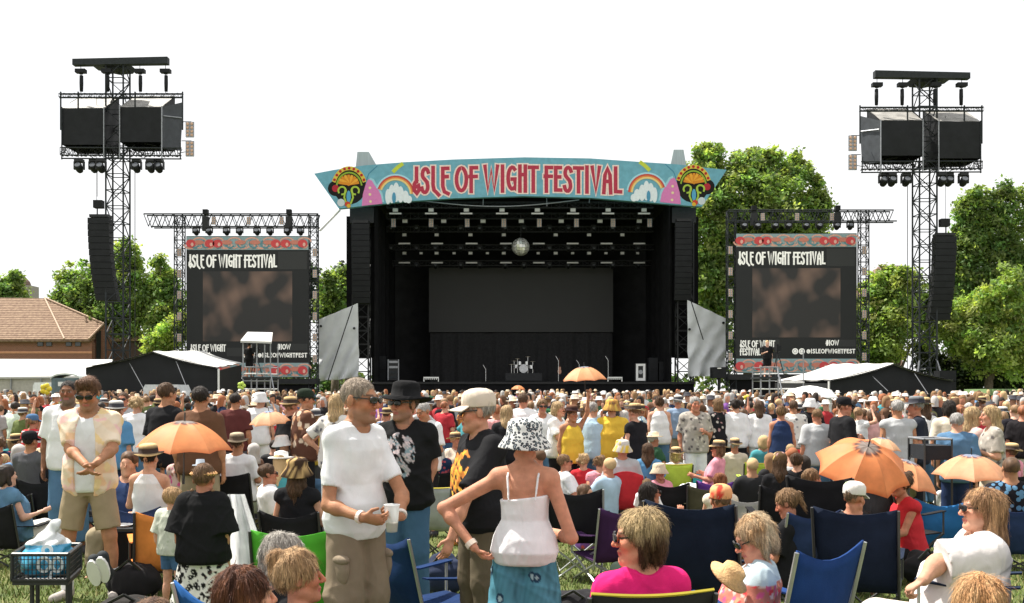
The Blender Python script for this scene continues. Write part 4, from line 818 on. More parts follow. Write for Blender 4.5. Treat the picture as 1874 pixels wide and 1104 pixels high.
    t = thing('green_container', 'green metal container at the right edge behind the blue barrier', 'container', (W(1840, 0, 60).x, 60, .1)); b = MB(); boxpx(b, 1806, 712, 1870, 770, 60, 3); b.build('box', paint('#7f9a6a', .6), t)
    for k in range(7): b = MB(); boxpx(b, 1808+9*k, 713, 1811+9*k, 769, 59.93, .06); b.build('rib', paint('#93ad7d', .6), t)
    for k, (x0, x1) in enumerate(((1640, 1700), (1702, 1762), (1764, 1828), (1830, 1880))):
        t = thing('crowd_barrier', ['leftmost blue barrier right of the white van', 'blue barrier in front of the right delay tower', 'blue barrier beneath the tall right hand tree', 'rightmost blue barrier in front of the green container'][k], 'barrier', (W((x0+x1)/2, 0, 52).x, 52, .1), group='blue barriers at the right'); b = MB(); boxpx(b, x0, 734, x1, 772, 52, .1); b.build('panel', paint('#2f6f9f', .6), t); b = MB(); boxpx(b, x0, 731.5, x1, 733.8, 52, .12); b.build('rail', paint('#7fb0cf', .5), t)
        for x in (x0+3, x1-3): MB().bar(W(x, 748, 52), (W(x, 0, 52).x, 52.3, .1), .04, 4).build('foot', STEEL, t)
    t = thing('pit_barrier', 'long black crowd barrier across the front of the stage', 'barrier', (0, 76.5, .2)); b = MB(); boxpx(b, 600, 726, 1320, 752, 76, .1); b.build('panel', BLK, t); MB().bar(W(600, 725.5, 76), W(1320, 725.5, 76), .05, 5).build('rail', STEEL, t)
    t = thing('monitor_box', 'black box on a stand before the right wind sheet', 'equipment box', (W(1317, 0, 74).x, 74, .2)); b = MB(); boxpx(b, 1304, 672, 1328, 692, 74, 1); b.build('case', COVER, t); b = MB(); boxpx(b, 1313, 673, 1320, 675, 73.95, .05); b.build('latch', WHITE, t); MB().bar(W(1316, 692, 74.5), (W(1316, 0, 74.5).x, 74.5, .2), .12, 6).build('stand', BLKM, t)
    for sx, lb in ((1735, 'dark speaker stack at the foot of the right delay tower'), (195, 'dark equipment rack at the foot of the left delay tower')):
        t = thing('ground_stack', lb, 'speaker', (W(sx, 0, 69).x, 69, .2)); 
        for j in range(3): b = MB(); boxpx(b, sx-15, 678+20*j+.4 if sx > 900 else 700+16*j, sx+15, 697+20*j if sx > 900 else 715+16*j, 69, 1); b.build('cabinet', COVER, t)
build_places()
# ------------------------------------------------------------------ figure engine: signed distance fields meshed by surface nets
class Pr:
    __slots__ = ('f', 'lo', 'hi', 'k', 'op')
    def __init__(s, f, lo, hi, k, op='u'): s.f, s.lo, s.hi, s.k, s.op = f, np.array(lo, float), np.array(hi, float), k, op
def A3(v): return np.array(tuple(v), float)
def cap(a, b, r1, r2, k=.02, op='u', flat=None, cut=False):
    a, b = A3(a), A3(b); ba = b-a; L2 = max(ba @ ba, 1e-9); rm = max(r1, r2)
    n = None
    if flat is not None:
        n = A3(flat[0]); n = n/np.linalg.norm(n); ff = flat[1]
    def f(x, y, z):
        px, py, pz = x-a[0], y-a[1], z-a[2]
        t = np.clip((px*ba[0]+py*ba[1]+pz*ba[2])/L2, 0, 1)
        px = px-t*ba[0]; py = py-t*ba[1]; pz = pz-t*ba[2]
        d2 = px*px+py*py+pz*pz
        if n is not None:
            q = px*n[0]+py*n[1]+pz*n[2]; d2 = d2+q*q*(1/ff**2-1)
            return (np.sqrt(d2)-(r1+(r2-r1)*t))*(ff*.5+.5)
        d = np.sqrt(d2)-(r1+(r2-r1)*t)
        if cut: d = np.maximum(d, ((x-b[0])*ba[0]+(y-b[1])*ba[1]+(z-b[2])*ba[2])/math.sqrt(L2))
        return d
    return Pr(f, np.minimum(a, b)-rm, np.maximum(a, b)+rm, k, op)
def ell(c, r, k=.02, op='u', M=None):
    c, r = A3(c), A3(r); Mi = None if M is None else np.array(M.transposed())
    def f(x, y, z):
        px, py, pz = x-c[0], y-c[1], z-c[2]
        if Mi is not None:
            px, py, pz = (Mi[0, 0]*px+Mi[0, 1]*py+Mi[0, 2]*pz, Mi[1, 0]*px+Mi[1, 1]*py+Mi[1, 2]*pz, Mi[2, 0]*px+Mi[2, 1]*py+Mi[2, 2]*pz)
        px, py, pz = px/r[0], py/r[1], pz/r[2]
        k0 = np.sqrt(px*px+py*py+pz*pz); k1 = np.sqrt((px/r[0])**2+(py/r[1])**2+(pz/r[2])**2)+1e-6
        return k0*(k0-1)/k1
    rm = r.max() if M is not None else r
    return Pr(f, c-rm, c+rm, k, op)
def torso(o, Mx, ts, wx, wy, cy, k=.03, op='u', sq=2.3):
    """lofted trunk: o origin, Mx 3x3 frame (columns side, back, up), tables over height"""
    o = A3(o); Mi = np.array(Mx.transposed()); ts = np.array(ts, float); wx = np.array(wx, float); wy = np.array(wy, float); cy = np.array(cy, float)
    def f(x, y, z):
        px, py, pz = x-o[0], y-o[1], z-o[2]
        u = Mi[0, 0]*px+Mi[0, 1]*py+Mi[0, 2]*pz; v = Mi[1, 0]*px+Mi[1, 1]*py+Mi[1, 2]*pz; t = Mi[2, 0]*px+Mi[2, 1]*py+Mi[2, 2]*pz
        a = np.interp(t, ts, wx); b = np.interp(t, ts, wy); c = np.interp(t, ts, cy)
        q = (np.abs(u/a)**sq+np.abs((v-c)/b)**sq)**(1/sq)
        d = (q-1)*np.minimum(a, b)*.9
        e = np.maximum(ts[0]-t, t-ts[-1])
        return np.maximum(d, e)
    R_ = max(wx.max(), wy.max())*1.2
    p0 = o+np.array(Mx)[:, 2]*ts[0]; p1 = o+np.array(Mx)[:, 2]*ts[-1]
    return Pr(f, np.minimum(p0, p1)-R_, np.maximum(p0, p1)+R_, k, op)
def clip(o, n, k=.004):
    """keep the side where (p-o).n < 0"""
    o, n = A3(o), A3(n); n = n/np.linalg.norm(n)
    return Pr(lambda x, y, z: (x-o[0])*n[0]+(y-o[1])*n[1]+(z-o[2])*n[2], (-9,)*3, (9,)*3, k, 'i')
def folds(amp, seed, fr=22, zr=1.0, lo=(-9,)*3, hi=(9,)*3, sharp=False):
    rg = np.random.default_rng(seed); ks = rg.normal(0, fr, (6, 3)); ks[:, 2] *= zr; ph = rg.uniform(0, 6.28, 6)
    if sharp:      # creases: narrow ridges running mostly across the garment
        ks = rg.normal(0, 6, (8, 3)); ks[:, 2] = rg.choice((-1, 1), 8)*rg.uniform(9, 20, 8); ph = rg.uniform(0, 6.28, 8)
        def f(x, y, z):
            d = 0
            for i in range(0, 8, 2):
                wz = np.sin(ks[i+1, 0]*x*1.2+ks[i+1, 1]*y+ks[i+1, 2]*z*.3+ph[i+1]); r = 1-np.abs(np.sin(ks[i, 0]*x+ks[i, 1]*y+ks[i, 2]*z*.7+ph[i]+1.5*wz))
                d = d-r*r*r*np.clip(wz+.35, 0, 1)
            return amp*d
    else:
        def f(x, y, z):
            d = 0
            for i in range(0, 6, 2):
                d = d+np.sin(ks[i, 0]*x+ks[i, 1]*y+ks[i, 2]*z+ph[i]+1.6*np.sin(ks[i+1, 0]*x*.5+ks[i+1, 1]*y*.5+ks[i+1, 2]*z*.5+ph[i+1]))
            return amp*d*.5
    return Pr(f, lo, hi, 0, 'd')
def field(prims, lo, hi, h):
    lo, hi = np.array(lo, float), np.array(hi, float)
    n = np.maximum(np.ceil((hi-lo)/h).astype(int)+1, 3)
    ax = [lo[i]+h*np.arange(n[i]) for i in range(3)]
    G = np.full(n, .2, np.float32)
    for p in prims:
        pad = p.k+2.5*h+.012
        i0 = np.clip(np.floor((p.lo-pad-lo)/h).astype(int), 0, n); i1 = np.clip(np.ceil((p.hi+pad-lo)/h).astype(int)+1, 0, n)
        if (i1 <= i0).any(): continue
        sl = tuple(slice(i0[i], i1[i]) for i in range(3))
        d = p.f(ax[0][sl[0]][:, None, None], ax[1][sl[1]][None, :, None], ax[2][sl[2]][None, None, :]).astype(np.float32)
        g = G[sl]
        if p.op == 'd': G[sl] = g+d; continue
        k = max(p.k, 1e-5)
        if p.op == 'u':
            m = np.maximum(k-np.abs(g-d), 0)/k; G[sl] = np.minimum(g, d)-m*m*k*.25
        elif p.op == 's':
            d = -d; m = np.maximum(k-np.abs(g-d), 0)/k; G[sl] = np.maximum(g, d)+m*m*k*.25
        elif p.op == 'i':
            G[sl] = np.maximum(g, d)
    return G, lo
_E = [(0,1),(2,3),(4,5),(6,7),(0,2),(1,3),(4,6),(5,7),(0,4),(1,5),(2,6),(3,7)]
_O = np.array([[(c >> 2) & 1, (c >> 1) & 1, c & 1] for c in range(8)])
def surfnet(G, lo, h):
    ins = G < 0
    s = sum(ins[o[0]:ins.shape[0]-1+o[0], o[1]:ins.shape[1]-1+o[1], o[2]:ins.shape[2]-1+o[2]].astype(np.int8) for o in _O)
    mask = (s > 0) & (s < 8); idx = np.argwhere(mask)
    if len(idx) == 0: return np.zeros((0, 3)), np.zeros((0, 4), int)
    cv = np.stack([G[idx[:, 0]+o[0], idx[:, 1]+o[1], idx[:, 2]+o[2]] for o in _O], 1)
    P = np.zeros((len(idx), 3)); cn = np.zeros(len(idx))
    for a, b in _E:
        fa, fb = cv[:, a], cv[:, b]; x = (fa < 0) != (fb < 0); t = np.where(x, fa/np.where(x, fa-fb, 1), 0)
        P += np.where(x[:, None], _O[a]+(t[:, None])*(_O[b]-_O[a]), 0); cn += x
    V = (idx+P/cn[:, None])*h+lo
    num = np.full(mask.shape, -1, np.int64); num[mask] = np.arange(len(idx)); Q = []
    for axis in range(3):
        a = [slice(None)]*3; b = [slice(None)]*3; a[axis] = slice(0, -1); b[axis] = slice(1, None)
        ia, ib = ins[tuple(a)], ins[tuple(b)]; e = np.argwhere(ia != ib)
        u, v = (axis+1) % 3, (axis+2) % 3
        e = e[(e[:, u] > 0) & (e[:, v] > 0) & (e[:, u] < G.shape[u]-1) & (e[:, v] < G.shape[v]-1)]
        if len(e) == 0: continue
        def nn(du, dv):
            q = e.copy(); q[:, u] -= du; q[:, v] -= dv; return num[q[:, 0], q[:, 1], q[:, 2]]
        q = np.stack([nn(1, 1), nn(0, 1), nn(0, 0), nn(1, 0)], 1)
        fl = ~ia[e[:, 0], e[:, 1], e[:, 2]]
        q[fl] = q[fl][:, ::-1]; Q.append(q)
    Q = np.concatenate(Q); Q = Q[(Q >= 0).all(1)]
    return V, Q
def bounds(prims):
    u = [p for p in prims if p.op == 'u']
    return np.min([p.lo for p in u], 0)-.03, np.max([p.hi for p in u], 0)+.03
def mesh_sdf(prims, h, fine=()):
    """fine: [(lo, hi, h)] boxes meshed finer with the same field"""
    lo, hi = bounds(prims); V, Q = surfnet(*field(prims, lo, hi, h), h)
    for (bl, bh, fh) in fine:
        if fh >= h: continue
        bl, bh = np.array(bl, float), np.array(bh, float)
        cen = V[Q].mean(1); keep = ~((cen > bl).all(1) & (cen < bh).all(1)); Q = Q[keep]
        G, l2 = field(prims, bl-fh*2, bh+fh*2, fh); v2, q2 = surfnet(G, l2, fh)
        if len(q2):
            c2 = v2[q2].mean(1); q2 = q2[((c2 > bl-h*.6) & (c2 < bh+h*.6)).all(1)]
            Q = np.concatenate([Q, q2+len(V)]); V = np.concatenate([V, v2])
    us = np.unique(Q); rm = np.full(len(V), -1, np.int64); rm[us] = np.arange(len(us))
    return V[us], rm[Q]

# ------------------------------------------------------------------ skeleton, in metres for a 1.75 m adult facing -Y; +X is the figure's left
def frame(up, fwd=(0, -1, 0)):
    u = Vector(up).normalized(); f = Vector(fwd); f = (f-u*f.dot(u)).normalized(); s = u.cross(f)*-1   # side = +X for fwd -Y
    s = (-f).cross(u)*1.0
    return Matrix((s, -f, u)).transposed()
def skeleton(pose='stand', sex='m', lean=0.0, side=0.0, twist=0.0, head=(0, 0, 0), arms=('down', 'down'), kneel=0, seat=.40, back=.22, width=1.0, stance=.1):
    J = {}; sw = (.178 if sex == 'm' else .158)*width
    if pose == 'stand': pel = Vector((0, 0, .95)); up = Vector((side, lean, 1))
    elif pose == 'sit': pel = Vector((0, 0, seat+.09)); up = Vector((side, back, 1))
    else: pel = Vector((0, 0, .11)); up = Vector((side, .12+lean, 1))
    M = frame(up, (math.sin(twist), -math.cos(twist), 0)); up = M.col[2].copy(); sx = M.col[0].copy(); bk = M.col[1].copy()
    J['pel'], J['M'] = pel, M; J['neck'] = pel+up*.535; J['sex'] = sex
    hM = M @ Matrix.Rotation(head[0], 3, 'Z') @ Matrix.Rotation(head[1], 3, 'X') @ Matrix.Rotation(head[2], 3, 'Y')
    if pose != 'stand': hM = Matrix.Rotation(back*.7 if pose == 'sit' else .0, 3, 'X').to_3x3() @ hM
    J['hM'] = hM; J['head'] = J['neck']+up*.075-bk*.012+hM.col[2]*.075-hM.col[1]*.012
    for i, sgn in enumerate((-1, 1)):        # 0 right (-X), 1 left (+X)
        k = 'RL'[i]; sh = pel+up*.462+sx*sgn*sw+bk*.012; J['sh'+k] = sh
        hip = pel+Matrix.Rotation(twist, 3, 'Z') @ Vector((sgn*.088*width, 0, -.03)); J['hip'+k] = hip
        if pose == 'stand':
            J['kn'+k] = Vector((sgn*stance*1.02, -.015-kneel*.1, .50)); J['an'+k] = Vector((sgn*stance*1.15, .025, .085)); J['to'+k] = Vector((sgn*(stance*1.15+.045), -.15, .035))
        elif pose == 'sit':
            J['kn'+k] = Vector((sgn*.125, -.43, seat+.10)); J['an'+k] = Vector((sgn*.13, -.50, .085)); J['to'+k] = Vector((sgn*.15, -.67, .035))
        else:
            J['kn'+k] = Vector((sgn*.16, -.36, .40)); J['an'+k] = Vector((sgn*.13, -.58, .085)); J['to'+k] = Vector((sgn*.14, -.74, .04))
        a = arms[i]; f = -bk; S = sx*sgn
        def rel(o, s, b, u_): return o+S*s+f*b+up*u_
        if isinstance(a, tuple): el, wr = Vector(a[0]), Vector(a[1])
        elif a == 'down': el = rel(sh, .055, -.03, -.285); wr = rel(el, .0, .07, -.25)
        elif a == 'hip': el = rel(sh, .21, -.07, -.19); wr = pel+S*.19+f*.05+up*.07
        elif a == 'front': el = rel(sh, .06, .0, -.28); wr = rel(el, -.13, .2, .07)
        elif a == 'cross': el = rel(sh, .05, .03, -.27); wr = rel(el, -.20, .15, .05)
        elif a == 'phone': el = rel(sh, .05, .12, -.25); wr = rel(el, -.08, .15, .18)
        elif a == 'face': el = rel(sh, .06, .14, -.24); wr = rel(el, -.10, .08, .22)
        elif a == 'up': el = rel(sh, .10, .08, .24); wr = rel(el, -.02, .06, .25)
        elif a == 'shade': el = rel(sh, .17, .14, .06); wr = rel(el, -.12, .10, .20)
        elif a == 'lap': el = rel(sh, .07, .03, -.27); wr = el+f*.22-S*.09+Vector((0, 0, -.05))
        elif a == 'rest': el = rel(sh, .09, .0, -.27); wr = el+f*.25+Vector((0, 0, .01))
        elif a == 'knee': el = rel(sh, .04, .16, -.23); wr = rel(el, -.03, .24, -.03)
        J['el'+k], J['wr'+k] = el, wr
    return J
TS = [-.13, -.07, 0, .09, .2, .3, .4, .46, .50, .545]
def trunk(J, inf=0, fat=0, sex='m', t0=None, t1=None, k=.03, loose=0, skirt=0):
    m = sex == 'm'
    wx = [.105, .15, .166, .158, .142, .15, .166, .163, .125, .062] if m else [.11, .158, .175, .152, .122, .134, .147, .142, .105, .05]
    wy = [.075, .105, .115, .108, .10, .108, .115, .10, .075, .055] if m else [.075, .108, .122, .108, .092, .102, .112, .092, .066, .048]
    cy = [0, .005, .008, 0, -.005, -.008, 0, .006, .01, .014] if m else [0, .008, .014, .004, -.002, -.008, -.004, .006, .01, .014]
    fp = np.array([.2, .5, .8, 1, 1, .7, .4, .3, .15, 0])*fat
    wx = np.array(wx)+fp*.6; wy = np.array(wy)+fp*.8; cy = np.array(cy)-fp*.4
    wx = wx+inf; wy = wy+inf
    for i in range(0, 4): wx[i] += skirt; wy[i] += skirt
    if loose:   # straighten the garment below the chest
        for i in range(1, 6): wx[i] += (max(wx[2], wx[6])-wx[i])*loose; wy[i] += (max(wy[2], wy[6])-wy[i])*loose
    return torso(J['pel'], J['M'], TS, wx, wy, cy, k=k)
def limb(J, names, rs, k=.025):
    return [cap(J[names[i]], J[names[i+1]], rs[i], rs[i+1], k) for i in range(len(names)-1)]
def body_prims(J, sex='m', fat=0, armr=1.0, child=False, hands=None, feet=True, headscale=1.0, ears=True):
    P = [trunk(J, -.006, fat, sex)]
    th = 1+fat*2.5; ar = (1.0 if sex == 'm' else .88)*armr
    for k in 'RL':
        P += [cap(J['hip'+k], J['kn'+k], .084*th, .056*th, .03), cap(J['kn'+k], J['an'+k], .053*th, .036*th, .02)]
        c = J['kn'+k].lerp(J['an'+k], .33); bkv = (J['kn'+k]-J['an'+k]).normalized()
        P.append(ell(c+Vector((0, .018, 0)), (.045*th, .045*th, .10), .03))
        if feet: P += [cap(J['an'+k]+Vector((0, .025, -.045)), J['to'+k], .034, .026, .03)]
        P += [ell(J['sh'+k], (.058*ar,)*3, .05), cap(J['sh'+k], J['el'+k], .051*ar, .041*ar, .03), cap(J['el'+k], J['wr'+k], .041*ar, .028*ar, .02)]
        c = J['el'+k].lerp(J['wr'+k], .25); P.append(ell(c, (.044*ar,)*3, .03))
    u = J['M'].col[2]; hM, hc, s = J['hM'], J['head'], headscale
    nk = .056 if sex == 'm' else .046
    P += [cap(J['neck']-u*.03, hc+hM @ Vector((0, .012, -.07))*s, nk*1.08, nk*.94*s, .035)]
    for sg in (-1, 1):
        P.append(cap(J['neck']-u*.005+J['M'].col[0]*sg*.045, J['sh'+('R' if sg < 0 else 'L')]+u*.03, .04, .034, .05))
    P += head_prims(hc, hM, s, sex, ears)
    for i, k in enumerate('RL'): P += hand_prims(J, k, (hands or {}).get(k))
    return P
def head_prims(hc, hM, s=1, sex='m', ears=True):
    def h(x, y, z): return hc+hM @ Vector((x, y, z))*s
    j = 1.0 if sex == 'm' else .9
    P = [ell(h(0, .014, .034), (.075*s, .094*s, .085*s), .02, M=hM), ell(h(0, -.034, -.045), (.058*s*j, .055*s, .074*s), .03, M=hM),
         cap(h(-.05*j, .0, -.062), h(-.016, -.066, -.098), .02*s, .018*s, .025), cap(h(.05*j, .0, -.062), h(.016, -.066, -.098), .02*s, .018*s, .025),
         ell(h(0, -.076, -.098), (.02*s*j, .017*s, .018*s), .02, M=hM),
         cap(h(-.032, -.078, .026), h(.032, -.078, .026), .013*s, .013*s, .02),
         ell(h(-.04, -.06, -.02), (.0235*s,)*3, .025), ell(h(.04, -.06, -.02), (.0235*s,)*3, .025)]
    for sg in (-1, 1): P.append(ell(h(sg*.032, -.098, .006), (.016*s, .015*s, .011*s), .012, 's', M=hM))
    P += [cap(h(0, -.088, .016), h(0, -.112, -.026), .008*s, .0125*s, .008), ell(h(-.012, -.098, -.03), (.009*s,)*3, .006), ell(h(.012, -.098, -.03), (.009*s,)*3, .006),
          ell(h(0, -.089, -.057), (.022*s, .011*s, .007*s), .006, M=hM), ell(h(0, -.086, -.069), (.019*s, .011*s, .007*s), .006, M=hM)]
    if ears:
        for sg in (-1, 1): P.append(ell(h(sg*.078, .012, .0), (.009*s, .02*s, .031*s), .008, M=hM))
    return P
def hand_prims(J, k, spec=None):
    """spec: dict(dir, palm (normal out of the palm), curl 0..1) in world; default relaxed"""
    wr, el = J['wr'+k], J['el'+k]; sg = -1 if k == 'R' else 1
    d = Vector(spec['dir']).normalized() if spec and 'dir' in spec else (wr-el).normalized()
    pn = Vector(spec['palm']) if spec and 'palm' in spec else Vector((-sg, -.25, 0))
    pn = (pn-d*pn.dot(d)); pn = pn.normalized() if pn.length > 1e-3 else d.orthogonal().normalized()
    cu = spec.get('curl', .35) if spec else .35; sc = spec.get('s', 1) if spec else 1
    th_side = spec.get('thumb') if spec else None
    s = d.cross(pn)
    fw = Vector(th_side) if th_side is not None else Vector((0, -1, .2))
    if s.dot(fw) < 0: s = -s            # s points to the thumb side
    P = [cap(wr, wr+d*.075*sc, .030*sc, .038*sc, .012, flat=(pn, .48))]
    for i, (o, ln) in enumerate(((.029, .074), (.0095, .083), (-.0105, .077), (-.029, .060))):
        b = wr+d*.078*sc+s*o*sc+pn*.002; a = cu*(.9+.12*i); q = b; ang = a*.5+.05
        for j, fr in enumerate((.45, .32, .25)):
            v = d*math.cos(ang)+pn*math.sin(ang)+s*(o*1.4); e = q+v.normalized()*ln*fr*sc
            P.append(cap(q, e, (.0092-.0009*j)*sc, (.0085-.0009*j)*sc, .004)); q = e; ang += a*1.1
    b = wr+d*.022*sc+s*.022*sc; v = (s*.75+d*.75+pn*.35*(1+cu)).normalized(); m_ = b+v*.042*sc; e = m_+(d*.85+pn*.4*(.5+cu)+s*.2).normalized()*.033*sc
    P += [cap(b, m_, .014*sc, .0105*sc, .01), cap(m_, e, .0105*sc, .0085*sc, .004)]
    return P
def shirt_prims(J, sex='m', fat=0, sleeve=.62, hem=-.07, inf=.016, loose=.55, amp=.0035, seed=1, neckr=.075, armr=1.0, flare=.014, skirt=.026, vneck=0, strap=False, open_=False):
    P = [trunk(J, inf, fat, sex, k=.03, loose=loose, skirt=skirt)]; u = J['M'].col[2]; b = J['M'].col[1]
    ar = (1.0 if sex == 'm' else .9)*armr
    if sleeve > 0:
        for k in 'RL':
            sh, el, wr = J['sh'+k], J['el'+k], J['wr'+k]
            P.append(ell(sh, (.056*ar+inf*.6,)*3, .05))
            e = sh.lerp(el, min(sleeve, 1.0)); P.append(cap(sh, e, .052*ar+inf*.8, .044*ar+inf+flare*min(sleeve, 1), .035, cut=sleeve <= 1))
            if sleeve > 1: P.append(cap(el, el.lerp(wr, sleeve-1), .045*ar+inf, .032*ar+inf*.8, .02, cut=True))
    for sg in (-1, 1):
        if sleeve > 0: P.append(cap(J['neck']-u*.01+J['M'].col[0]*sg*.05, J['sh'+('R' if sg < 0 else 'L')]+u*.03, .036+inf*.6, .03+inf*.6, .05))
    P += [folds(amp*.4, seed), folds(amp*1.3, seed+31, sharp=True)]
    P.append(clip(J['pel']+u*hem, -u))
    nk = J['neck']+u*.02
    P.append(cap(J['neck']-u*.005-b*(.02+vneck), J['neck']+u*.2-b*.02, neckr, neckr*1.1, .006, 's'))
    return P
def pants_prims(J, sex='m', fat=0, length=1.9, inf=.014, wide=.0, amp=.003, seed=2, waist=.06, taper=1.0):
    """length: 0..1 along the thigh, 1..2 along the shin"""
    P = [trunk(J, inf*.8, fat, sex, k=.03)]; u = J['M'].col[2]; th = 1+fat*2.5
    for k in 'RL':
        hip, kn, an = J['hip'+k], J['kn'+k], J['an'+k]
        e = hip.lerp(kn, min(length, 1)); P.append(cap(hip, e, .088*th+inf, .062*th+inf+wide*min(length, 1), .03, cut=length <= 1))
        if length > 1: P.append(cap(kn, kn.lerp(an, length-1), .058*th+inf+wide, .044*th*taper+inf+wide*1.3, .02, cut=True))
    P += [folds(amp*.5, seed, 24, .8), folds(amp*1.3, seed+17, sharp=True), clip(J['pel']+u*waist, u)]
    return P
def hair_prims(J, style='short', s=1.0, seed=3):
    hM, hc = J['hM'], J['head']
    def h(x, y, z): return hc+hM @ Vector((x, y, z))*s
    P = []
    if style == 'crop':
        P = [ell(h(0, .018, .040), (.0785*s, .0965*s, .0845*s), .01, M=hM)]; am = .0012
    elif style in ('short', 'quiff'):
        P = [ell(h(0, .02, .046), (.084*s, .102*s, .089*s), .01, M=hM)]; am = .005
        if style == 'quiff': P.append(cap(h(-.035, -.07, .11), h(.04, -.065, .115), .03*s, .028*s, .03))
    else:
        P = [ell(h(0, .022, .045), (.09*s, .106*s, .092*s), .01, M=hM)]; am = .006
    if style == 'bob': P += [cap(h(-.072, .02, .0), h(-.068, .015, -.085), .028*s, .022*s, .03), cap(h(.072, .02, .0), h(.068, .015, -.085), .028*s, .022*s, .03), ell(h(0, .075, -.03), (.08*s, .045*s, .08*s), .03, M=hM)]
    if style in ('long', 'straight'):
        u = Vector((0, 0, -1)); bk = hM.col[1]
        for sg in (-1, 1):
            P += [cap(h(sg*.07, .02, 0), h(sg*.075, .03, -.13), .03*s, .028*s, .03), cap(h(sg*.075, .03, -.13), h(sg*.07, .06, -.24), .028*s, .016*s, .03)]
        P += [cap(h(0, .07, 0), h(0, .085, -.16), .062*s, .062*s, .04), cap(h(0, .085, -.16), h(0, .095, -.29), .06*s, .03*s, .04)]
    if style == 'curly':
        rg = np.random.default_rng(seed)
        for i in range(26):
            a = rg.uniform(0, 6.28); e = rg.uniform(-.75, 1.0); r = math.cos(e)
            y = .03+.10*r*math.sin(a)
            if y < -.045 and e < .55: continue
            P.append(ell(h(.092*r*math.cos(a), y, .03+.10*math.sin(e)), (rg.uniform(.02, .034)*s,)*3, .012))
    if style == 'bun': P.append(ell(h(0, .09, .10), (.042*s,)*3, .01))
    if style == 'pony': P += [ell(h(0, .115, .05), (.025*s,)*3, .01), cap(h(0, .125, .045), h(0, .14, -.12), .028*s, .014*s, .02)]
    P.append(folds(am, seed, 60, .35))
    hi, Mi = A3(hc), np.array(hM.transposed()); ph = seed*.7
    def strands(x, y, z):
        u = Mi[0, 0]*(x-hi[0])+Mi[0, 1]*(y-hi[1])+Mi[0, 2]*(z-hi[2]); v = Mi[1, 0]*(x-hi[0])+Mi[1, 1]*(y-hi[1])+Mi[1, 2]*(z-hi[2]); t = Mi[2, 0]*(x-hi[0])+Mi[2, 1]*(y-hi[1])+Mi[2, 2]*(z-hi[2])
        a = np.arctan2(u, v)+.25*np.sin(t*22+ph)
        return (np.sin(a*19+ph+2*np.sin(t*9+ph))+.6*np.sin(a*33+t*14))*(.0018 if style not in ('crop', 'short') else .0008)
    P.append(Pr(strands, (-9,)*3, (9,)*3, 0, 'd'))
    # keep the face, ears and nape free
    P.append(ell(h(0, -.098, -.035), (.066*s, .082*s, .098*s), .012, 's', M=hM))
    if style in ('crop', 'short', 'quiff', 'bun', 'pony'):
        P.append(cap(h(-.11, -.06, -.10), h(.11, -.06, -.10), .085*s, .085*s, .012, 's'))
        P.append(cap(h(-.11, .06, -.165), h(.11, .06, -.165), .085*s, .085*s, .012, 's'))
    return P
def head_box(J, s=1.0):
    c = A3(J['head']); return (c-np.array([.13, .14, .135])*s, c+np.array([.13, .14, .15])*s)
def hand_box(J, k):
    d = (J['wr'+k]-J['el'+k]).normalized(); c = A3(J['wr'+k]+d*.07); return (c-.115, c+.115)
# ------------------------------------------------------------------ materials for figures
SKIN = mat('skin', src='vcol', rough=.6, var=.16, vscale=18, spec=.22, bump=.12, bscale=90)
CLOTH = mat('cloth', src='vcol', rough=.9, var=.08, vscale=9, bump=.12, bscale=160, spec=.12)
def creases(m, sc=4.2, st=.5, dist=.05):
    t = m.node_tree; N = t.nodes; l = t.links.new; b = N['Principled BSDF']; tc = N.new('ShaderNodeTexCoord'); mp = N.new('ShaderNodeMapping'); mp.inputs['Rotation'].default_value = (.3, .5, .4); mp.inputs['Scale'].default_value = (1.5, 1.5, .8)
    n = N.new('ShaderNodeTexNoise'); n.noise_type = 'RIDGED_MULTIFRACTAL'; n.inputs['Scale'].default_value = sc; n.inputs['Detail'].default_value = 3; n.inputs['Distortion'].default_value = 1.2; bp = N.new('ShaderNodeBump'); bp.inputs['Strength'].default_value = st; bp.inputs['Distance'].default_value = dist
    l(tc.outputs['Object'], mp.inputs[0]); l(mp.outputs[0], n.inputs['Vector']); l(n.outputs[0], bp.inputs['Height'])
    if b.inputs['Normal'].links: l(b.inputs['Normal'].links[0].from_socket, bp.inputs['Normal'])
    l(bp.outputs[0], b.inputs['Normal'])
creases(CLOTH, 7, .3, .03)
HAIR = mat('hair', src='vcol', rough=.6, var=.5, vscale=75, stretch=(1, 1, .10), bump=.9, bscale=110, spec=.25)
OSKIN = mat('skin_shared', src='obj', rough=.55, var=.12, vscale=14)
OCLOTH = mat('cloth_shared', src='obj', rough=.9, var=.16, vscale=7, spec=.15); creases(OCLOTH, 4.5, .6, .06)
OHAIR = mat('hair_shared', src='obj', rough=.6, var=.5, vscale=30, stretch=(1, 1, .15))
TONES = {'tan': (.40, .19, .105), 'red': (.45, .195, .12), 'fair': (.56, .30, .20), 'pale': (.62, .36, .26), 'brown': (.22, .10, .055), 'olive': (.42, .22, .13)}
def sm(d, a): return np.clip(1-np.abs(d)/a, 0, 1)
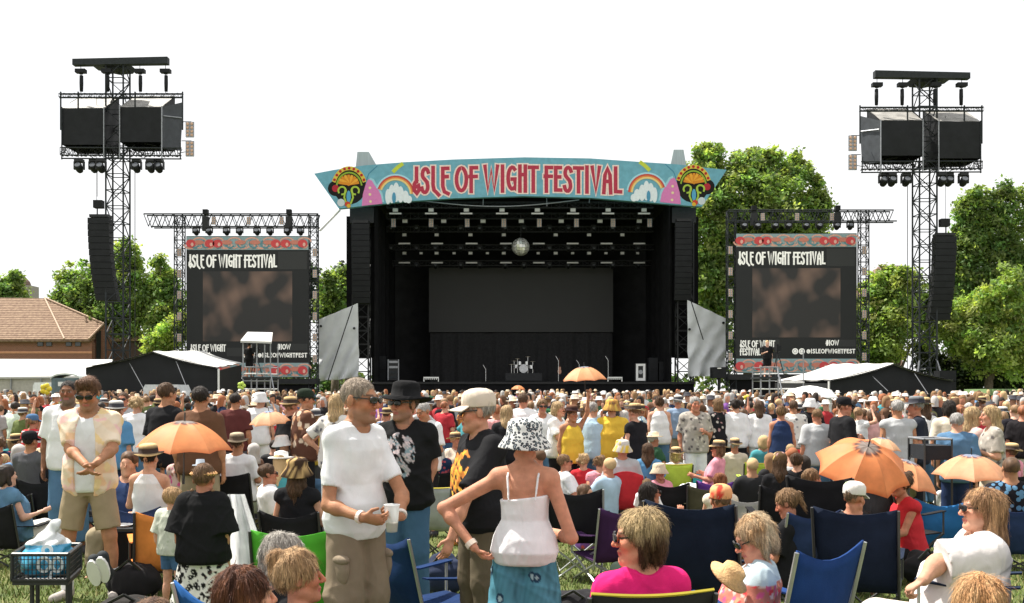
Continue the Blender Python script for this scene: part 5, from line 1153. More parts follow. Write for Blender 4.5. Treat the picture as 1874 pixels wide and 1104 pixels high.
def skin_col(V, J, tone, s=1.0, lips=(.42, .12, .10), brow=(.10, .06, .04), stubble=0, seed=0, hand_red=.12, eyes=True):
    rg = np.random.default_rng(seed); c = np.tile(np.array(TONES.get(tone, tone)), (len(V), 1))
    n = sum(np.sin(V @ rg.normal(0, 18, 3)+rg.uniform(0, 6)) for _ in range(4))/4
    c *= (1+.07*n)[:, None]
    q = (V-A3(J['head'])) @ np.array(J['hM'])/s; x, y, z = q.T; near = (np.abs(x) < .1) & (y < .05) & (np.abs(z) < .14)
    def blend(wt, col):
        nonlocal c
        wt = (np.clip(wt, 0, 1)*near)[:, None]; c = c*(1-wt)+np.array(col)*wt
    red = c[0]*np.array((1.15, .78, .72))
    blend(.7*(np.exp(-((np.abs(x)-.045)**2+(z+.02)**2)/.0007)+np.exp(-(x**2+(z+.02)**2)/.0005)), red)
    if stubble: blend(stubble*np.clip((-.035-z)/.03, 0, 1)*(y < .0), (.16, .11, .085))
    blend((np.abs(x) < .026)*(y < -.07)*sm(z+.063, .013)*1.3, lips)
    blend((np.abs(np.abs(x)-.034) < .022)*(y < -.05)*sm(z-.032, .008)*1.2, brow)
    if eyes:
        blend((np.abs(np.abs(x)-.032) < .014)*(y < -.05)*sm(z-.007, .007)*1.5, (.30, .25, .22)); blend((np.abs(np.abs(x)-.032) < .006)*(y < -.05)*sm(z-.007, .007)*2, (.03, .02, .015))
    return c
def to_obj(name, VQ, m, parent, col, loc=None):
    V, Q = VQ; me = mesh_np(name, V, Q, [m])
    if col is not None: set_col(me, col(V) if callable(col) else np.tile(np.array(col), (len(V), 1)))
    o = bpy.data.objects.new(name, me); C.objects.link(o); o.parent = parent
    return o
def hashn(V, s):   # cheap smooth noise on points
    q = V*s; rg = np.random.default_rng(int(s*7)+3); r = 0
    for i in range(5):
        r = r+np.sin(q @ rg.normal(0, 1, 3)*(1+.5*i)+rg.uniform(0, 6)+1.3*np.sin(q @ rg.normal(0, 1, 3)))
    return r/5
def cells(V, s, seed=0):
    """voronoi on points: distance to the nearest seed, seed id"""
    q = V*s; b = np.floor(q).astype(int); best = np.full(len(V), 9.); bid = np.zeros(len(V), int)
    for dx in (-1, 0, 1):
        for dy in (-1, 0, 1):
            for dz in (-1, 0, 1):
                g = b+np.array((dx, dy, dz)); hsh = (g[:, 0]*73856093 ^ g[:, 1]*19349663 ^ g[:, 2]*83492791 ^ seed*2654435) & 0xffff
                o = np.stack([((hsh*k) % 1009)/1009 for k in (31, 57, 93)], 1); d = np.linalg.norm(g+o-q, axis=1)
                m = d < best; best[m] = d[m]; bid[m] = hsh[m]
    return best, bid
def glasses(J, parent, s=1.0, col=PLASTIC, lens_h=.019, name='sunglasses', dy=0):
    hM, hc = J['hM'], J['head']
    def h(x, y, z): return hc+hM @ Vector((x, y, z))*s
    b = MB()
    for sg in (-1, 1):
        ring0, ring1, ring2 = [], [], []
        for i in range(12):
            t = 2*math.pi*i/12; cx = math.copysign(abs(math.cos(t))**.7, math.cos(t)); cz = math.copysign(abs(math.sin(t))**.7, math.sin(t))
            x = sg*.034+cx*.029; z = .008+cz*lens_h
            yy = -.112+.35*max(0, abs(x)-.02)**1.2+dy
            ring0.append(h(x, yy+.008, z)); ring1.append(h(x, yy, z)); ring2.append(h(sg*.034+cx*.02, yy-.003, .008+cz*lens_h*.7))
        b.loft([ring0, ring1, ring2])
        b.bar(h(sg*.062, -.088, .014), h(sg*.079, .012, .018), .0045*s, 4); b.bar(h(sg*.079, .012, .018), h(sg*.079, .03, -.005), .004*s, 4)
    b.bar(h(-.012, -.113+dy, .016), h(.012, -.113+dy, .016), .004*s, 4)
    return b.build(name, col, parent, smooth=False, local=True)
def hat(J, parent, kind, col, col2=None, s=1.0, m=None, tilt=0):
    hM = J['hM'] @ Matrix.Rotation(tilt, 3, 'X'); hc = J['head']+J['hM'] @ Vector((0, .012, .06))*s
    n = 28; b = MB(); rings = []
    def ring(r, z, sx=.86, wob=0, droop=None):
        L_ = []
        for i in range(n):
            t = 2*math.pi*i/n; zz = z+wob*math.sin(2*t+.6)+(droop(t) if droop else 0)
            L_.append(hc+hM @ Vector((r*math.cos(t)*sx, r*math.sin(t), zz))*s)
        rings.append(L_)
    if kind == 'straw':
        for r, z, w_ in ((.165, -.006, .012), (.168, .0, .012), (.108, .008, 0), (.104, .05, 0), (.095, .088, 0), (.06, .10, 0), (.02, .092, 0)): ring(r, z, .9, w_)
    elif kind == 'wide':
        for r, z, w_ in ((.20, -.022, .016), (.203, -.014, .016), (.114, .006, .003), (.108, .06, 0), (.10, .098, 0), (.065, .115, 0), (.02, .10, 0)): ring(r, z, .92, w_)
    elif kind == 'bucket':
        for r, z, w_ in ((.168, -.085, .006), (.170, -.078, .006), (.117, .0, 0), (.113, .03, 0), (.108, .066, 0), (.088, .086, 0), (.05, .093, 0), (.015, .094, 0)): ring(r, z, .92, w_)
    elif kind == 'beanie':
        for r, z in ((.106, -.03), (.112, -.02), (.112, .01), (.106, .045), (.085, .08), (.05, .098), (.015, .103)): ring(r, z)
    elif kind in ('cap', 'baker'):
        for r, z in ((.104, -.022), (.107, -.015), (.108, .02), (.104, .05), (.085, .075), (.05, .09), (.012, .094)): ring(r, z)
    b.loft(rings)
    if kind in ('cap', 'baker'):
        T, B = [], []
        for i in range(9):
            t = -math.pi/2+(i-4)/4*1.0; 
            T.append(Vector((math.cos(t)*.10*.86, math.sin(t)*.10, -.012)))
        for i in range(9):
            t = -math.pi/2+(4-i)/4*.85; rr = .19-.02*abs(4-i)/4
            T.append(Vector((math.cos(t)*.115, math.sin(t)*rr, -.035-.012*abs(4-i)/4)))
        b.plate([hc+hM @ (p+Vector((0, 0, .004)))*s for p in T], [hc+hM @ (p-Vector((0, 0, .004)))*s for p in T])
    if m is None:
        m = CLOTH
    o = b.build({'straw': 'straw_hat', 'wide': 'brimmed_hat', 'bucket': 'bucket_hat', 'beanie': 'beanie', 'cap': 'cap', 'baker': 'cap'}[kind], m, parent, smooth=True, local=True)
    o.color = (*col, 1)
    V = np.array([v.co for v in o.data.vertices])
    if callable(col2): cc = col2(V)
    else: cc = np.tile(np.array(col), (len(V), 1))
    if col2 is not None and not callable(col2):
        k = ((V-A3(hc-parent.location if False else hc)) @ np.array(hM))[:, 2]/s; bm = (k > .005) & (k < .052) & (kind in ('straw', 'wide')); cc[bm] = col2
    set_col(o.data, cc)
    return o

def strands(J, VQ, col, n, ln, s, seed, width=.0022, curl=.0):
    """fine hair ribbons laid over the hair mass, following the fall of the hair, some flying free"""
    V, Q = VQ; rg = np.random.default_rng(seed); a, b, c, d = (V[Q[:, k]] for k in range(4)); fn = np.cross(c-a, d-b); fl = np.linalg.norm(fn, axis=1)+1e-9; fn = fn/fl[:, None]
    i = rg.choice(len(Q), n, p=fl/fl.sum()); p = (a[i]+b[i]+c[i]+d[i])/4; N = fn[i]; hM = np.array(J['hM']); up = hM[:, 2]; crown = A3(J['head'])+hM @ np.array((0, .03, .13))*s
    out_ = p-crown; g = out_/(np.linalg.norm(out_, axis=1)[:, None]+1e-6)*.6-up[None]*.9+rg.normal(0, .11, (n, 3)); T = g-N*(g*N).sum(1)[:, None]; T /= np.linalg.norm(T, axis=1)[:, None]+1e-9
    S = np.cross(N, T); L_ = ln*rg.uniform(.5, 1.3, n)*s; lift = np.where(rg.random(n) < .05, rg.uniform(.006, .018, n), rg.uniform(.001, .004, n)); w = width*rg.uniform(.6, 1.5, n); rows = []; K = 4
    ph = rg.uniform(0, 6.28, n)
    for k in range(K+1):
        f = k/K; q = p+T*(L_*f)[:, None]-N*((L_*f)**2*3.2)[:, None]*.6+N*(.0015+lift*np.sin(f*2.2))[:, None]+S*(curl*np.sin(ph+f*6))[:, None]; ww = (w*(1-.75*f))[:, None]; rows.append((q-S*ww, q+S*ww))
    P = np.stack([x for r in rows for x in r], 1).reshape(-1, 3); base = (np.arange(n)*2*(K+1))[:, None]; q = np.concatenate([base+np.array((2*k, 2*k+1, 2*k+3, 2*k+2)) for k in range(K)]); cc = np.clip((col(p) if callable(col) else col)*rg.uniform(.7, 1.3, (n, 1)), 0, .75); return P, q, np.repeat(cc, 2*(K+1), 0)
def hair_obj(J, VQ, t, col, style, s, seed, big):
    V, Q = VQ; c = col(V) if callable(col) else np.tile(np.array(col), (len(V), 1)); c = c*.8
    mean = (col(V[np.random.default_rng(seed).choice(len(V), 60)]).mean(0) if callable(col) else np.array(col))
    short = style in ('crop', 'short', 'quiff'); n = (1600 if short else 3800) if big else (260 if short else 500); ln = {'crop': .012, 'short': .03, 'quiff': .04, 'curly': .045, 'bun': .05, 'bob': .042, 'pony': .05}.get(style, .065)
    P, q, sc = strands(J, VQ, col if callable(col) else mean, n, ln, s, seed, (.0011 if big else .0030), .008 if style == 'curly' else .002)
    me = mesh_np('hair', np.concatenate([V, P]), np.concatenate([Q, q+len(V)]), [HAIR]); set_col(me, np.concatenate([c, sc])); o = bpy.data.objects.new('hair', me); C.objects.link(o); o.parent = t; return o
# ------------------------------------------------------------------ props: camping chairs, parasols
TUBE = mat('chair_tube', (.03, .03, .032), .4, .1, spec=.5)
TUBEL = mat('chair_tube_light', (.45, .46, .47), .35, .1, metal=.7)
CHF = mat('chair_fabric', src='obj', rough=.85, var=.22, vscale=5, bump=.15, bscale=180, spec=.12); creases(CHF, 4, .35, .04)
def chair_proto(seat=.40, wd=.50, top=.92, dip=.07, tube=None, lean=.14, rounded=False):
    tube = tube or TUBE; t = thing('camping_chair', '', 'chair'); h = wd/2; n = 8
    def sheet(fn, name, th):
        vs = [fn(i/n, j/n) for j in range(n+1) for i in range(n+1)]; N = n+1
        e = [Vector(v) for v in vs]; b = [v+th for v in e]; m = len(e)
        fs = [(j*N+i, j*N+i+1, (j+1)*N+i+1, (j+1)*N+i) for j in range(n) for i in range(n)]; fs += [tuple(x+m for x in f[::-1]) for f in fs]
        rim = [i for i in range(N)]+[j*N+n for j in range(1, N)]+[n*N+i for i in range(n-1, -1, -1)]+[j*N for j in range(n-1, 0, -1)]
        fs += [(rim[k], rim[k]+m, rim[(k+1) % len(rim)]+m, rim[(k+1) % len(rim)]) for k in range(len(rim))]
        o = MB().add(e+b, fs).build(name, CHF, t, smooth=True, local=True); return o
    z0 = seat-.02
    def back(u, v):
        x = (u-.5)*wd*(1.0+.04*v); sag = math.sin(u*math.pi)
        zt = top-(dip*sag if not rounded else -.06*sag)
        z = z0+(zt-z0)*v; return (x*(1-.12*(v**4) if rounded else 1), .24+lean*v+.055*sag*math.sin(math.pi*min(1, v*1.1+.1)), z)
    sheet(back, 'backrest', Vector((0, .012, 0)))
    sheet(lambda u, v: ((u-.5)*wd, -.24+.5*v, seat+.02*(1-v)-.05*math.sin(u*math.pi)*math.sin(v*math.pi)), 'seat', Vector((0, 0, -.012)))
    for s in (-1, 1):
        MB().bar((s*(h+.012), .25, seat-.08), (s*(h+.018), .25+lean, top-.01), .011, 6).build('back_post', tube, t, local=True)
        MB().bar((s*h, -.25, seat+.01), (s*h*.9, .30, .012), .011, 6).build('leg', tube, t, local=True); MB().bar((s*h, .27, seat-.02), (s*h*.95, -.27, .012), .011, 6).build('leg', tube, t, local=True)
        MB().bar((s*h, -.265, seat+.01), (-s*h*.9, -.275, .012), .010, 6).build('leg', tube, t, local=True); MB().bar((s*h, .28, seat-.04), (-s*h*.9, .31, .012), .010, 6).build('leg', tube, t, local=True)
        MB().bar((s*(h+.01), -.25, seat), (s*(h+.01), -.25, seat+.22), .010, 6).build('arm_post', tube, t, local=True)
        MB().loft([[(s*(h+.03), -.27, seat+.225), (s*(h-.04), -.27, seat+.225), (s*(h-.04), -.27, seat+.235), (s*(h+.03), -.27, seat+.235)], [(s*(h+.03), .0, seat+.195), (s*(h-.04), .0, seat+.195), (s*(h-.04), .0, seat+.205), (s*(h+.03), .0, seat+.205)], [(s*(h+.03), .26, seat+.225), (s*(h-.03), .26, seat+.225), (s*(h-.03), .26, seat+.235), (s*(h+.03), .26, seat+.235)]]).build('armrest', CHF, t, local=True)
    return t
CHP = {}
CHAIR_RING = []
def chair(label, px, Y, rz, col, kind='std', scale=1.0, group=None, X=None):
    K = {'std': dict(), 'low': dict(seat=.24, top=.74), 'high': dict(seat=.42, wd=.54, top=1.02, dip=.05, lean=.2), 'light': dict(tube=TUBEL), 'round': dict(rounded=True, top=.86), 'lowlight': dict(seat=.26, top=.76, tube=TUBEL), 'plain': dict(dip=.015, top=.88)}
    x = W(px, 0, Y).x if X is None else X; loc = (x, Y, gz(x, Y))
    if kind not in CHP: CHP[kind] = chair_proto(**K[kind]); t = CHP[kind]; t.location = loc; t.rotation_euler = (0, 0, rz); t.scale = (scale,)*3; t['label'] = label; (group and t.__setitem__('group', group))
    else:
        t = copy_tree(CHP[kind], loc, rz, label, group, scale)
        if not group and 'group' in t: del t['group']
    for c in t.children: c.color = (*col, 1)
    CHAIR_RING.append((x, Y)); return t
# parasol fabric: thin orange cloth, part of the sunlight comes through
def parasol_mat(name, stops):
    m, t, b = nodes(name); N = t.nodes; l = t.links.new
    a = N.new('ShaderNodeAttribute'); a.attribute_name = 'Col'; nz = N.new('ShaderNodeTexNoise'); nz.inputs['Scale'].default_value = 14; tc = N.new('ShaderNodeTexCoord'); mp = N.new('ShaderNodeMapping'); mp.inputs['Scale'].default_value = (1, 1, 1); l(tc.outputs['Object'], mp.inputs[0]); l(mp.outputs[0], nz.inputs[0])
    mr = N.new('ShaderNodeMapRange'); mr.inputs[3].default_value = .85; mr.inputs[4].default_value = 1.12; l(nz.outputs[0], mr.inputs[0]); mu = N.new('ShaderNodeVectorMath'); mu.operation = 'SCALE'; oc = N.new('ShaderNodeObjectInfo'); om = N.new('ShaderNodeVectorMath'); om.operation = 'MULTIPLY'; l(a.outputs[0], om.inputs[0]); l(oc.outputs['Color'], om.inputs[1]); l(om.outputs[0], mu.inputs[0]); l(mr.outputs[0], mu.inputs['Scale'])
    l(mu.outputs[0], b.inputs['Base Color']); b.inputs['Roughness'].default_value = .6; tr = N.new('ShaderNodeBsdfTranslucent'); l(mu.outputs[0], tr.inputs[0]); mx = N.new('ShaderNodeMixShader'); mx.inputs[0].default_value = .42; l(b.outputs[0], mx.inputs[1]); l(tr.outputs[0], mx.inputs[2]); l(mx.outputs[0], N['Material Output'].inputs[0]); return m
PARA = parasol_mat('parasol_cloth', None)
def parasol_proto():
    t = thing('parasol', '', 'parasol'); n = 8; nu, nv = 6, 12; Rr, hh = .56, .33
    for k in range(n):
        vs, cs = [], []
        for j in range(nv+1):
            v = j/nv
            for i in range(nu+1):
                u = i/nu; a = 2*math.pi*(k+u)/n; s = math.sin(u*math.pi); rr = Rr*v*(1-.10*s*v*v)*(1-.04*s); z = hh*(1-v**2.1)-.03*s*v*(1-v)*2+.02*s*v**3
                vs.append((rr*math.cos(a), rr*math.sin(a), z))
                c = (.30, .27, .26) if v < .24 else ((.16, .06, .045) if v < .30 and (i+k) % 5 else ((.88, .34, .13) if v < .93 else (.62, .17, .05)))
                c = tuple(x*(1+.06*math.sin(7*u+k*3+9*v)) for x in c); cs.append(c)
        m = len(vs); N = nu+1; fs = [(j*N+i, (j+1)*N+i, (j+1)*N+i+1, j*N+i+1) for j in range(nv) for i in range(nu)]
        mb = MB(); mb.add(vs, fs); o = mb.build('canopy_panel', PARA, t, smooth=True, local=True)
        if len(o.data.vertices) == m: set_col(o.data, np.array(cs))
        a = 2*math.pi*k/n; MB().path([(Rr*v*math.cos(a), Rr*v*math.sin(a), hh*(1-v**2.1)-.008) for v in (.02, .3, .55, .8, 1.0)], .0035, 4).build('rib', TUBE, t, local=True)
    MB().bar((0, 0, hh+.10), (0, 0, hh-.62), .009, 6).build('shaft', TUBE, t, local=True); MB().bar((0, 0, hh-.60), (0, 0, hh-.74), .015, 8).build('handle', PLASTIC, t, local=True)
    return t
PAR = [None]
def parasol(label, px, py, Y, tilt=(0, 0), scale=1.0, tint=None):
    loc = W(px, py, Y)
    if PAR[0] is None: PAR[0] = parasol_proto(); t = PAR[0]; t.location = loc; t['label'] = label; t.scale = (scale,)*3
    else: t = copy_tree(PAR[0], loc, 0, label, 'orange parasols in the crowd', scale)
    t['group'] = 'orange parasols in the crowd'; t.rotation_euler = (tilt[0], tilt[1], random.uniform(0, .7))
    for c in t.children: c.color = (*(tint or (1, 1, 1)), 1)
    return t

# ------------------------------------------------------------------ people placed one by one
def const(c): return np.array(c)
def hero(label, px, top, Y, rz, sex='m', pose='stand', scale=None, h=.011, tone='tan', hair=('short', (.10, .06, .035)), shirt=None, pants=None, skirt=None, shoes=(.05, .05, .055), hatk=None, gl=False, head=(0, 0, 0), arms=('down', 'down'), fat=0, hs=1.0, hands=None, lean=0, side=0, twist=0, back=.22, extra=None, stub=0, hat_h=.0, child=False, seat=None, width=1.0, gname='sunglasses', armr=1.0, seed=None, eyes=True, stance=.1, group=None):
    rz = R(rz); X = W(px, 0, Y).x; g = gz(X, Y); zt = W(0, top, Y).z; seed = seed if seed is not None else abs(hash(label)) % 1000 if False else (int(px)*7+int(top)) % 997
    up = .121*hs+hat_h; kw = dict(pose=pose, sex=sex, lean=lean, side=side, twist=twist, head=head, back=back, width=width, stance=stance)
    J = skeleton(**kw); sc = scale
    if pose == 'stand': sc = (zt-g)/(J['head'].z+up)
    else:
        sc = scale or (.97 if sex == 'm' else .93)
        if pose == 'sit':
            s0 = .40; rest = J['head'].z+up-s0; kw['seat'] = max(.10, min(.62, (zt-g)/sc-rest)) if seat is None else seat
    ca, sa = math.cos(-rz), math.sin(-rz)
    def loc(p):
        q = (W(p[0], p[1], Y+p[2])-Vector((X, Y, g))); return Vector((ca*q.x-sa*q.y, sa*q.x+ca*q.y, q.z))/sc
    arms = tuple((loc(a[0]), loc(a[1])) if isinstance(a, tuple) else a for a in arms); kw['arms'] = arms
    J = skeleton(**kw)
    if sc < .8 or sc > 1.14: print('SCALE', round(sc, 2), label) if not child else None
    t = thing('person', label, 'person', (X, Y, g), rz, group); t.scale = (sc,)*3
    fine = [(*head_box(J, hs), h*.55)]
    if h < .013: fine += [(*hand_box(J, 'L'), h*.5), (*hand_box(J, 'R'), h*.5)]
    elif h < .02: fine += [(*hand_box(J, 'L'), h*.6), (*hand_box(J, 'R'), h*.6)]
    if hands:
        for k in hands:
            for q in ('dir', 'palm', 'thumb'):
                if q in hands[k]: v = hands[k][q]; hands[k][q] = (ca*v[0]-sa*v[1], sa*v[0]+ca*v[1], v[2])
    to_obj('body', mesh_sdf(body_prims(J, sex, fat, hands=hands, headscale=hs, armr=armr), h, fine), SKIN, t, lambda V: skin_col(V, J, tone, hs, stubble=stub, seed=seed, eyes=eyes and not gl))
    if shirt is not None:
        s = dict(shirt); col = s.pop('col'); pr = s.pop('prims', None); nm = s.pop('name', 'shirt')
        s.setdefault('armr', armr); P = shirt_prims(J, sex, fat, seed=seed, **s)
        if pr: P = pr(P, J)
        to_obj(nm, mesh_sdf(P, h, [(A3(J['neck'])-.12, A3(J['neck'])+.12, h*.55)]), CLOTH, t, (lambda V: col(V, J)) if callable(col) else col)
    if pants is not None:
        s = dict(pants); col = s.pop('col'); nm = s.pop('name', 'trousers'); to_obj(nm, mesh_sdf(pants_prims(J, sex, fat, seed=seed+1, **s), h), CLOTH, t, (lambda V: col(V, J)) if callable(col) else col)
    if shoes is not None:
        P = []
        for k in 'RL': P = [cap(J['an'+k]+Vector((0, .03, -.05)), J['to'+k]+Vector((0, -.01, 0)), .044, .036, .03), cap(J['an'+k]+Vector((0, .02, -.01)), J['an'+k]+Vector((0, .0, -.05)), .046, .045, .02), clip((0, 0, .0), (0, 0, -1))]; to_obj('shoe', mesh_sdf(P, max(h, .012)), CLOTH, t, shoes)
    if hair is not None and hair[0]:
        P = hair_prims(J, hair[0], hs*(1.0 if not hatk else .95), seed)
        hair_obj(J, mesh_sdf(P, max(h*.7, .0075)), t, hair[1], hair[0], hs, seed, h < .013)
    if hatk: hat(J, t, *hatk[:3] if len(hatk) >= 3 else hatk, s=hs) if len(hatk) < 4 else hat(J, t, hatk[0], hatk[1], hatk[2], s=hs, tilt=hatk[3])
    if gl: glasses(J, t, hs, name=gname)
    if extra: extra(t, J)
    return t, J
def band(t, J, k, col, f=.93, r=.034, w=.011, name='wristband'):
    a, b = J['el'+k], J['wr'+k]; d = (b-a).normalized(); c = a.lerp(b, f); M = d.to_track_quat('Z', 'Y').to_matrix()
    MB().lathe([(r, -w), (r+.003, -w), (r+.003, w), (r, w)], 14, c, M).build(name, mat('band', col, .6), t, smooth=False, local=True)
WT = (.74, .745, .76)
def tiedye(V, J):
    c = np.tile(np.array((.80, .62, .46)), (len(V), 1)); n = hashn(V, 9); m = hashn(V+5, 16)
    c[n > .12] = (.82, .52, .32); c[(m > .30)] = (.80, .60, .32); c[m < -.34] = (.82, .52, .48); c[(n < -.2)] = (.80, .66, .52); return c
def motif(base, cols, sc, thr=.36, seed=0):
    def f(V, J=None):
        d, i = cells(V, sc, seed); c = np.tile(np.array(base), (len(V), 1)); cc = np.array(cols); m = d < thr; c[m] = cc[i[m] % len(cc)]; return c
    return f
def hblot(base, col, sc, thr=.0):
    def f(V, J=None): c = np.tile(np.array(base), (len(V), 1)); c[hashn(V, sc) > thr] = col; return c
    return f
def chest_print(base, fn, zc=.30, w=.13, hgt=.16):
    """flat print on the chest: fn(u, v) -> colours or nan outside"""
    def f(V, J):
        q = (V-A3(J['pel'])) @ np.array(J['M']); u, v = q[:, 0]/w, (q[:, 2]-zc)/hgt; c = np.tile(np.array(base), (len(V), 1)); m = (np.abs(u) < 1) & (np.abs(v) < 1) & (q[:, 1] < 0)
        if m.any(): cc, k = fn(u[m], v[m], V[m]); idx = np.where(m)[0][k]; c[idx] = cc[k]
        return c
    return f
def dotmat(name, base, dark, mid_, sc, thr=.42, st=(1, 1, 1)):
    m, t, b = nodes(name); N = t.nodes; l = t.links.new; tc = N.new('ShaderNodeTexCoord'); mp = N.new('ShaderNodeMapping'); mp.inputs['Scale'].default_value = st; v = N.new('ShaderNodeTexVoronoi'); v.inputs['Scale'].default_value = sc
    r = N.new('ShaderNodeValToRGB'); r.color_ramp.interpolation = 'CONSTANT'; e = r.color_ramp.elements; e[0].color = (*mid_, 1); e[1].position = thr; e[1].color = (*base, 1); k = e.new(thr*.45); k.color = (*dark, 1)
    l(tc.outputs['Object'], mp.inputs[0]); l(mp.outputs[0], v.inputs['Vector']); l(v.outputs['Distance'], r.inputs[0]); l(r.outputs[0], b.inputs['Base Color']); b.inputs['Roughness'].default_value = .9; return m
def build_heroes():
    # man in white with a cup
    def cargo(t, J):
        for (k, s) in (('R', -1), ('L', 1)):
            c = J['hip'+k].lerp(J['kn'+k], .62)+Vector((s*.105, -.01, 0)); to_obj('cargo_pocket', mesh_sdf([ell(c-Vector((s*.034, .035, 0)), (.030, .068, .095), .01), folds(.003, 5, 40)], .008), CLOTH, t, (.225, .178, .125)); to_obj('pocket_flap', mesh_sdf([ell(c+Vector((-s*.031, -.035, .07)), (.033, .074, .030), .01), folds(.002, 6, 40)], .008), CLOTH, t, (.25, .20, .145))
        band(t, J, 'R', (.75, .62, .55)); band(t, J, 'L', (.75, .7, .65))
    hero('tanned man in plain white t-shirt and khaki cargo shorts holding a plastic cup', 652, 692, 5.7, 50, tone='tan', hair=('crop', (.34, .27, .21)), gl=True, head=(R(18), R(3), 0), stub=.45, h=.009, hs=1.09, width=.89,
         shirt=dict(col=WT, sleeve=.72, hem=-.115, amp=.0045, loose=.08, flare=.003, neckr=.07, armr=.90, inf=.010), armr=.93, pants=dict(col=(.235, .185, .13), length=1.12, wide=.032, waist=.0, amp=.006, name='cargo_shorts'),
         arms=(((601, 925, -.20), (664, 948, -.33)), ((736, 905, .02), (733, 945, -.16))), hands={'R': dict(dir=(.85, -.1, -.12), palm=(0, .8, .5), curl=.55, thumb=(0, 0, 1)), 'L': dict(dir=(-.55, -.35, .0), palm=(-.3, -.7, .4), curl=.75, thumb=(0, 0, 1))}, extra=cargo)
    c = W(717, 950, 5.42); t = thing('plastic_cup', 'clear plastic cup held at waist height by the man in white', 'cup', c); cm, nt_, bs = nodes('cup_plastic'); bs.inputs['Base Color'].default_value = (.85, .87, .88, 1); bs.inputs['Roughness'].default_value = .15; bs.inputs['Alpha'].default_value = .55
    MB().lathe([(.030, -.07), (.043, .075), (.046, .078), (.044, .08), (.041, .075), (.028, -.066)], 18, c).build('cup_wall', cm, t, smooth=True); MB().lathe([(.003, -.064), (.029, -.063), (.034, -.02), (.003, -.018)], 14, c).build('drink', mat('drink', (.5, .46, .40), .2), t)
    # woman in bucket hat seen from behind
    def cami(P, J):
        P = [p for p in P if p.op != 'x']; u = J['M'].col[2]; sx = J['M'].col[0]; bk = J['M'].col[1]
        P.append(clip(J['pel']+u*.345, (u+sx*.12)*1.0))
        for s in (-1, 1):
            a = J['pel']+u*.335+sx*s*.085+bk*.135; m = J['neck']-u*.055+sx*s*.098+bk*.092; e = J['neck']-u*.012+sx*s*.1+bk*.01; f = J['pel']+u*.34+sx*s*.08-bk*.11
            P += [cap(a, m, .0075, .0075, .002), cap(m, e, .0075, .0075, .002), cap(e, f, .0075, .0075, .002)]
        return P
    def hatpat(V):
        d, i = cells(V, 26, 4); c = np.tile(np.array((.66, .67, .66)), (len(V), 1)); c[d < .40] = (.035, .04, .05); c[(i % 3 == 0) & (d < .5)] = (.30, .36, .40); return c
    def tealpat(V, J):
        d, i = cells(V*np.array((1, 1, .8)), 11, 9); c = np.tile(np.array((.075, .22, .29)), (len(V), 1)); n = hashn(V*np.array((1, 1, .25)), 30); c *= (1+.35*n)[:, None]; k = (d < .32) & (i % 2 == 0); c[k] = (.02, .05, .09); c[(d < .16) & (i % 2 == 0)] = (.32, .45, .5); top_ = V[:, 2] > J['pel'].z+.0; c[top_] = (.055, .20, .29); return c
    def hw(t, J):
        band(t, J, 'L', (.72, .62, .52), .90, .036, .017)
        for c in t.children:
            if c.name.startswith('bucket_hat'): c.data.materials[0] = dotmat('bucket_hat_print', (.70, .71, .70), (.03, .035, .045), (.25, .30, .33), 46, .5)
    hero('woman in patterned bucket hat and white camisole, hand on hip, seen from behind', 960, 765, 5.4, 172, 'f', tone=(.52, .24, .15), hair=('short', (.30, .20, .13)), hatk=('bucket', (.6, .6, .6), hatpat), hat_h=.035, fat=.03, h=.009, width=1.08, hs=1.12,
         shirt=dict(col=(.74, .735, .75), sleeve=0, hem=-.085, loose=.0, inf=.010, amp=.003, skirt=.02, prims=cami, name='camisole', neckr=.02), pants=dict(col=tealpat, length=1.95, wide=.07, waist=-.035, amp=.007, name='harem_trousers', inf=.012),
         arms=(((1046, 985, -.06), (1003, 972, .26)), ((812, 930, .04), (868, 1003, -.06))), hands={'L': dict(dir=(.5, .25, -.55), palm=(.8, .3, .3), curl=.5, thumb=(1, 0, .6))}, extra=hw, armr=1.1)
    # man in cream cap, profile
    yp = chest_print((.016, .016, .018), lambda u, v, V: (np.where((hashn(V, 30) > 0)[:, None], (.75, .42, .06), (.62, .22, .05)), hashn(V+3, 15)-(u*u+v*v)*.7 > -.45), zc=.27, w=.15, hgt=.17)
    hero('man in cream cap and sunglasses in profile, black t-shirt with yellow print', 880, 712, 6.3, -62, tone=(.50, .24, .15), hair=('short', (.42, .38, .33)), hatk=('baker', (.62, .53, .44)), hat_h=.03, gl=True, head=(R(-22), R(2), 0), h=.010, hs=1.1,
         shirt=dict(col=yp, sleeve=.75, hem=-.11, loose=.7, amp=.006, inf=.024), pants=dict(col=(.13, .105, .07), length=1.95, wide=.02, waist=.02), arms=('down', ((846, 925, -.28), (826, 985, -.34))), fat=.03, eyes=False)
    # man in black hat
    fp = chest_print((.013, .013, .014), lambda u, v, V: (np.where((hashn(V, 60) > .15)[:, None], (.62, .50, .50), np.where((hashn(V+2, 40) > .1)[:, None], (.22, .30, .34), (.40, .36, .38))), (hashn(V+1, 34) > .0) & (u*u+v*v < 1.0)), zc=.30, w=.13, hgt=.18)
    def tat(t, J): band(t, J, 'L', (.6, .45, .4), .95)
    hero('man in wide black hat, black t-shirt with pale flower print and jeans', 742, 700, 7.5, -14, tone=(.46, .21, .13), hair=('short', (.15, .1, .07)), hatk=('wide', (.010, .010, .011), (.016, .016, .017)), hat_h=.045, gl=True, head=(R(-24), R(-4), 0), h=.011, hs=1.08, stub=.5,
         shirt=dict(col=fp, sleeve=.85, hem=-.12, loose=.8, inf=.024, amp=.006), pants=dict(col=(.055, .12, .20), length=1.95, wide=.014), arms=('front', ((792, 845, .0), (781, 900, -.05))), extra=tat, fat=.01)
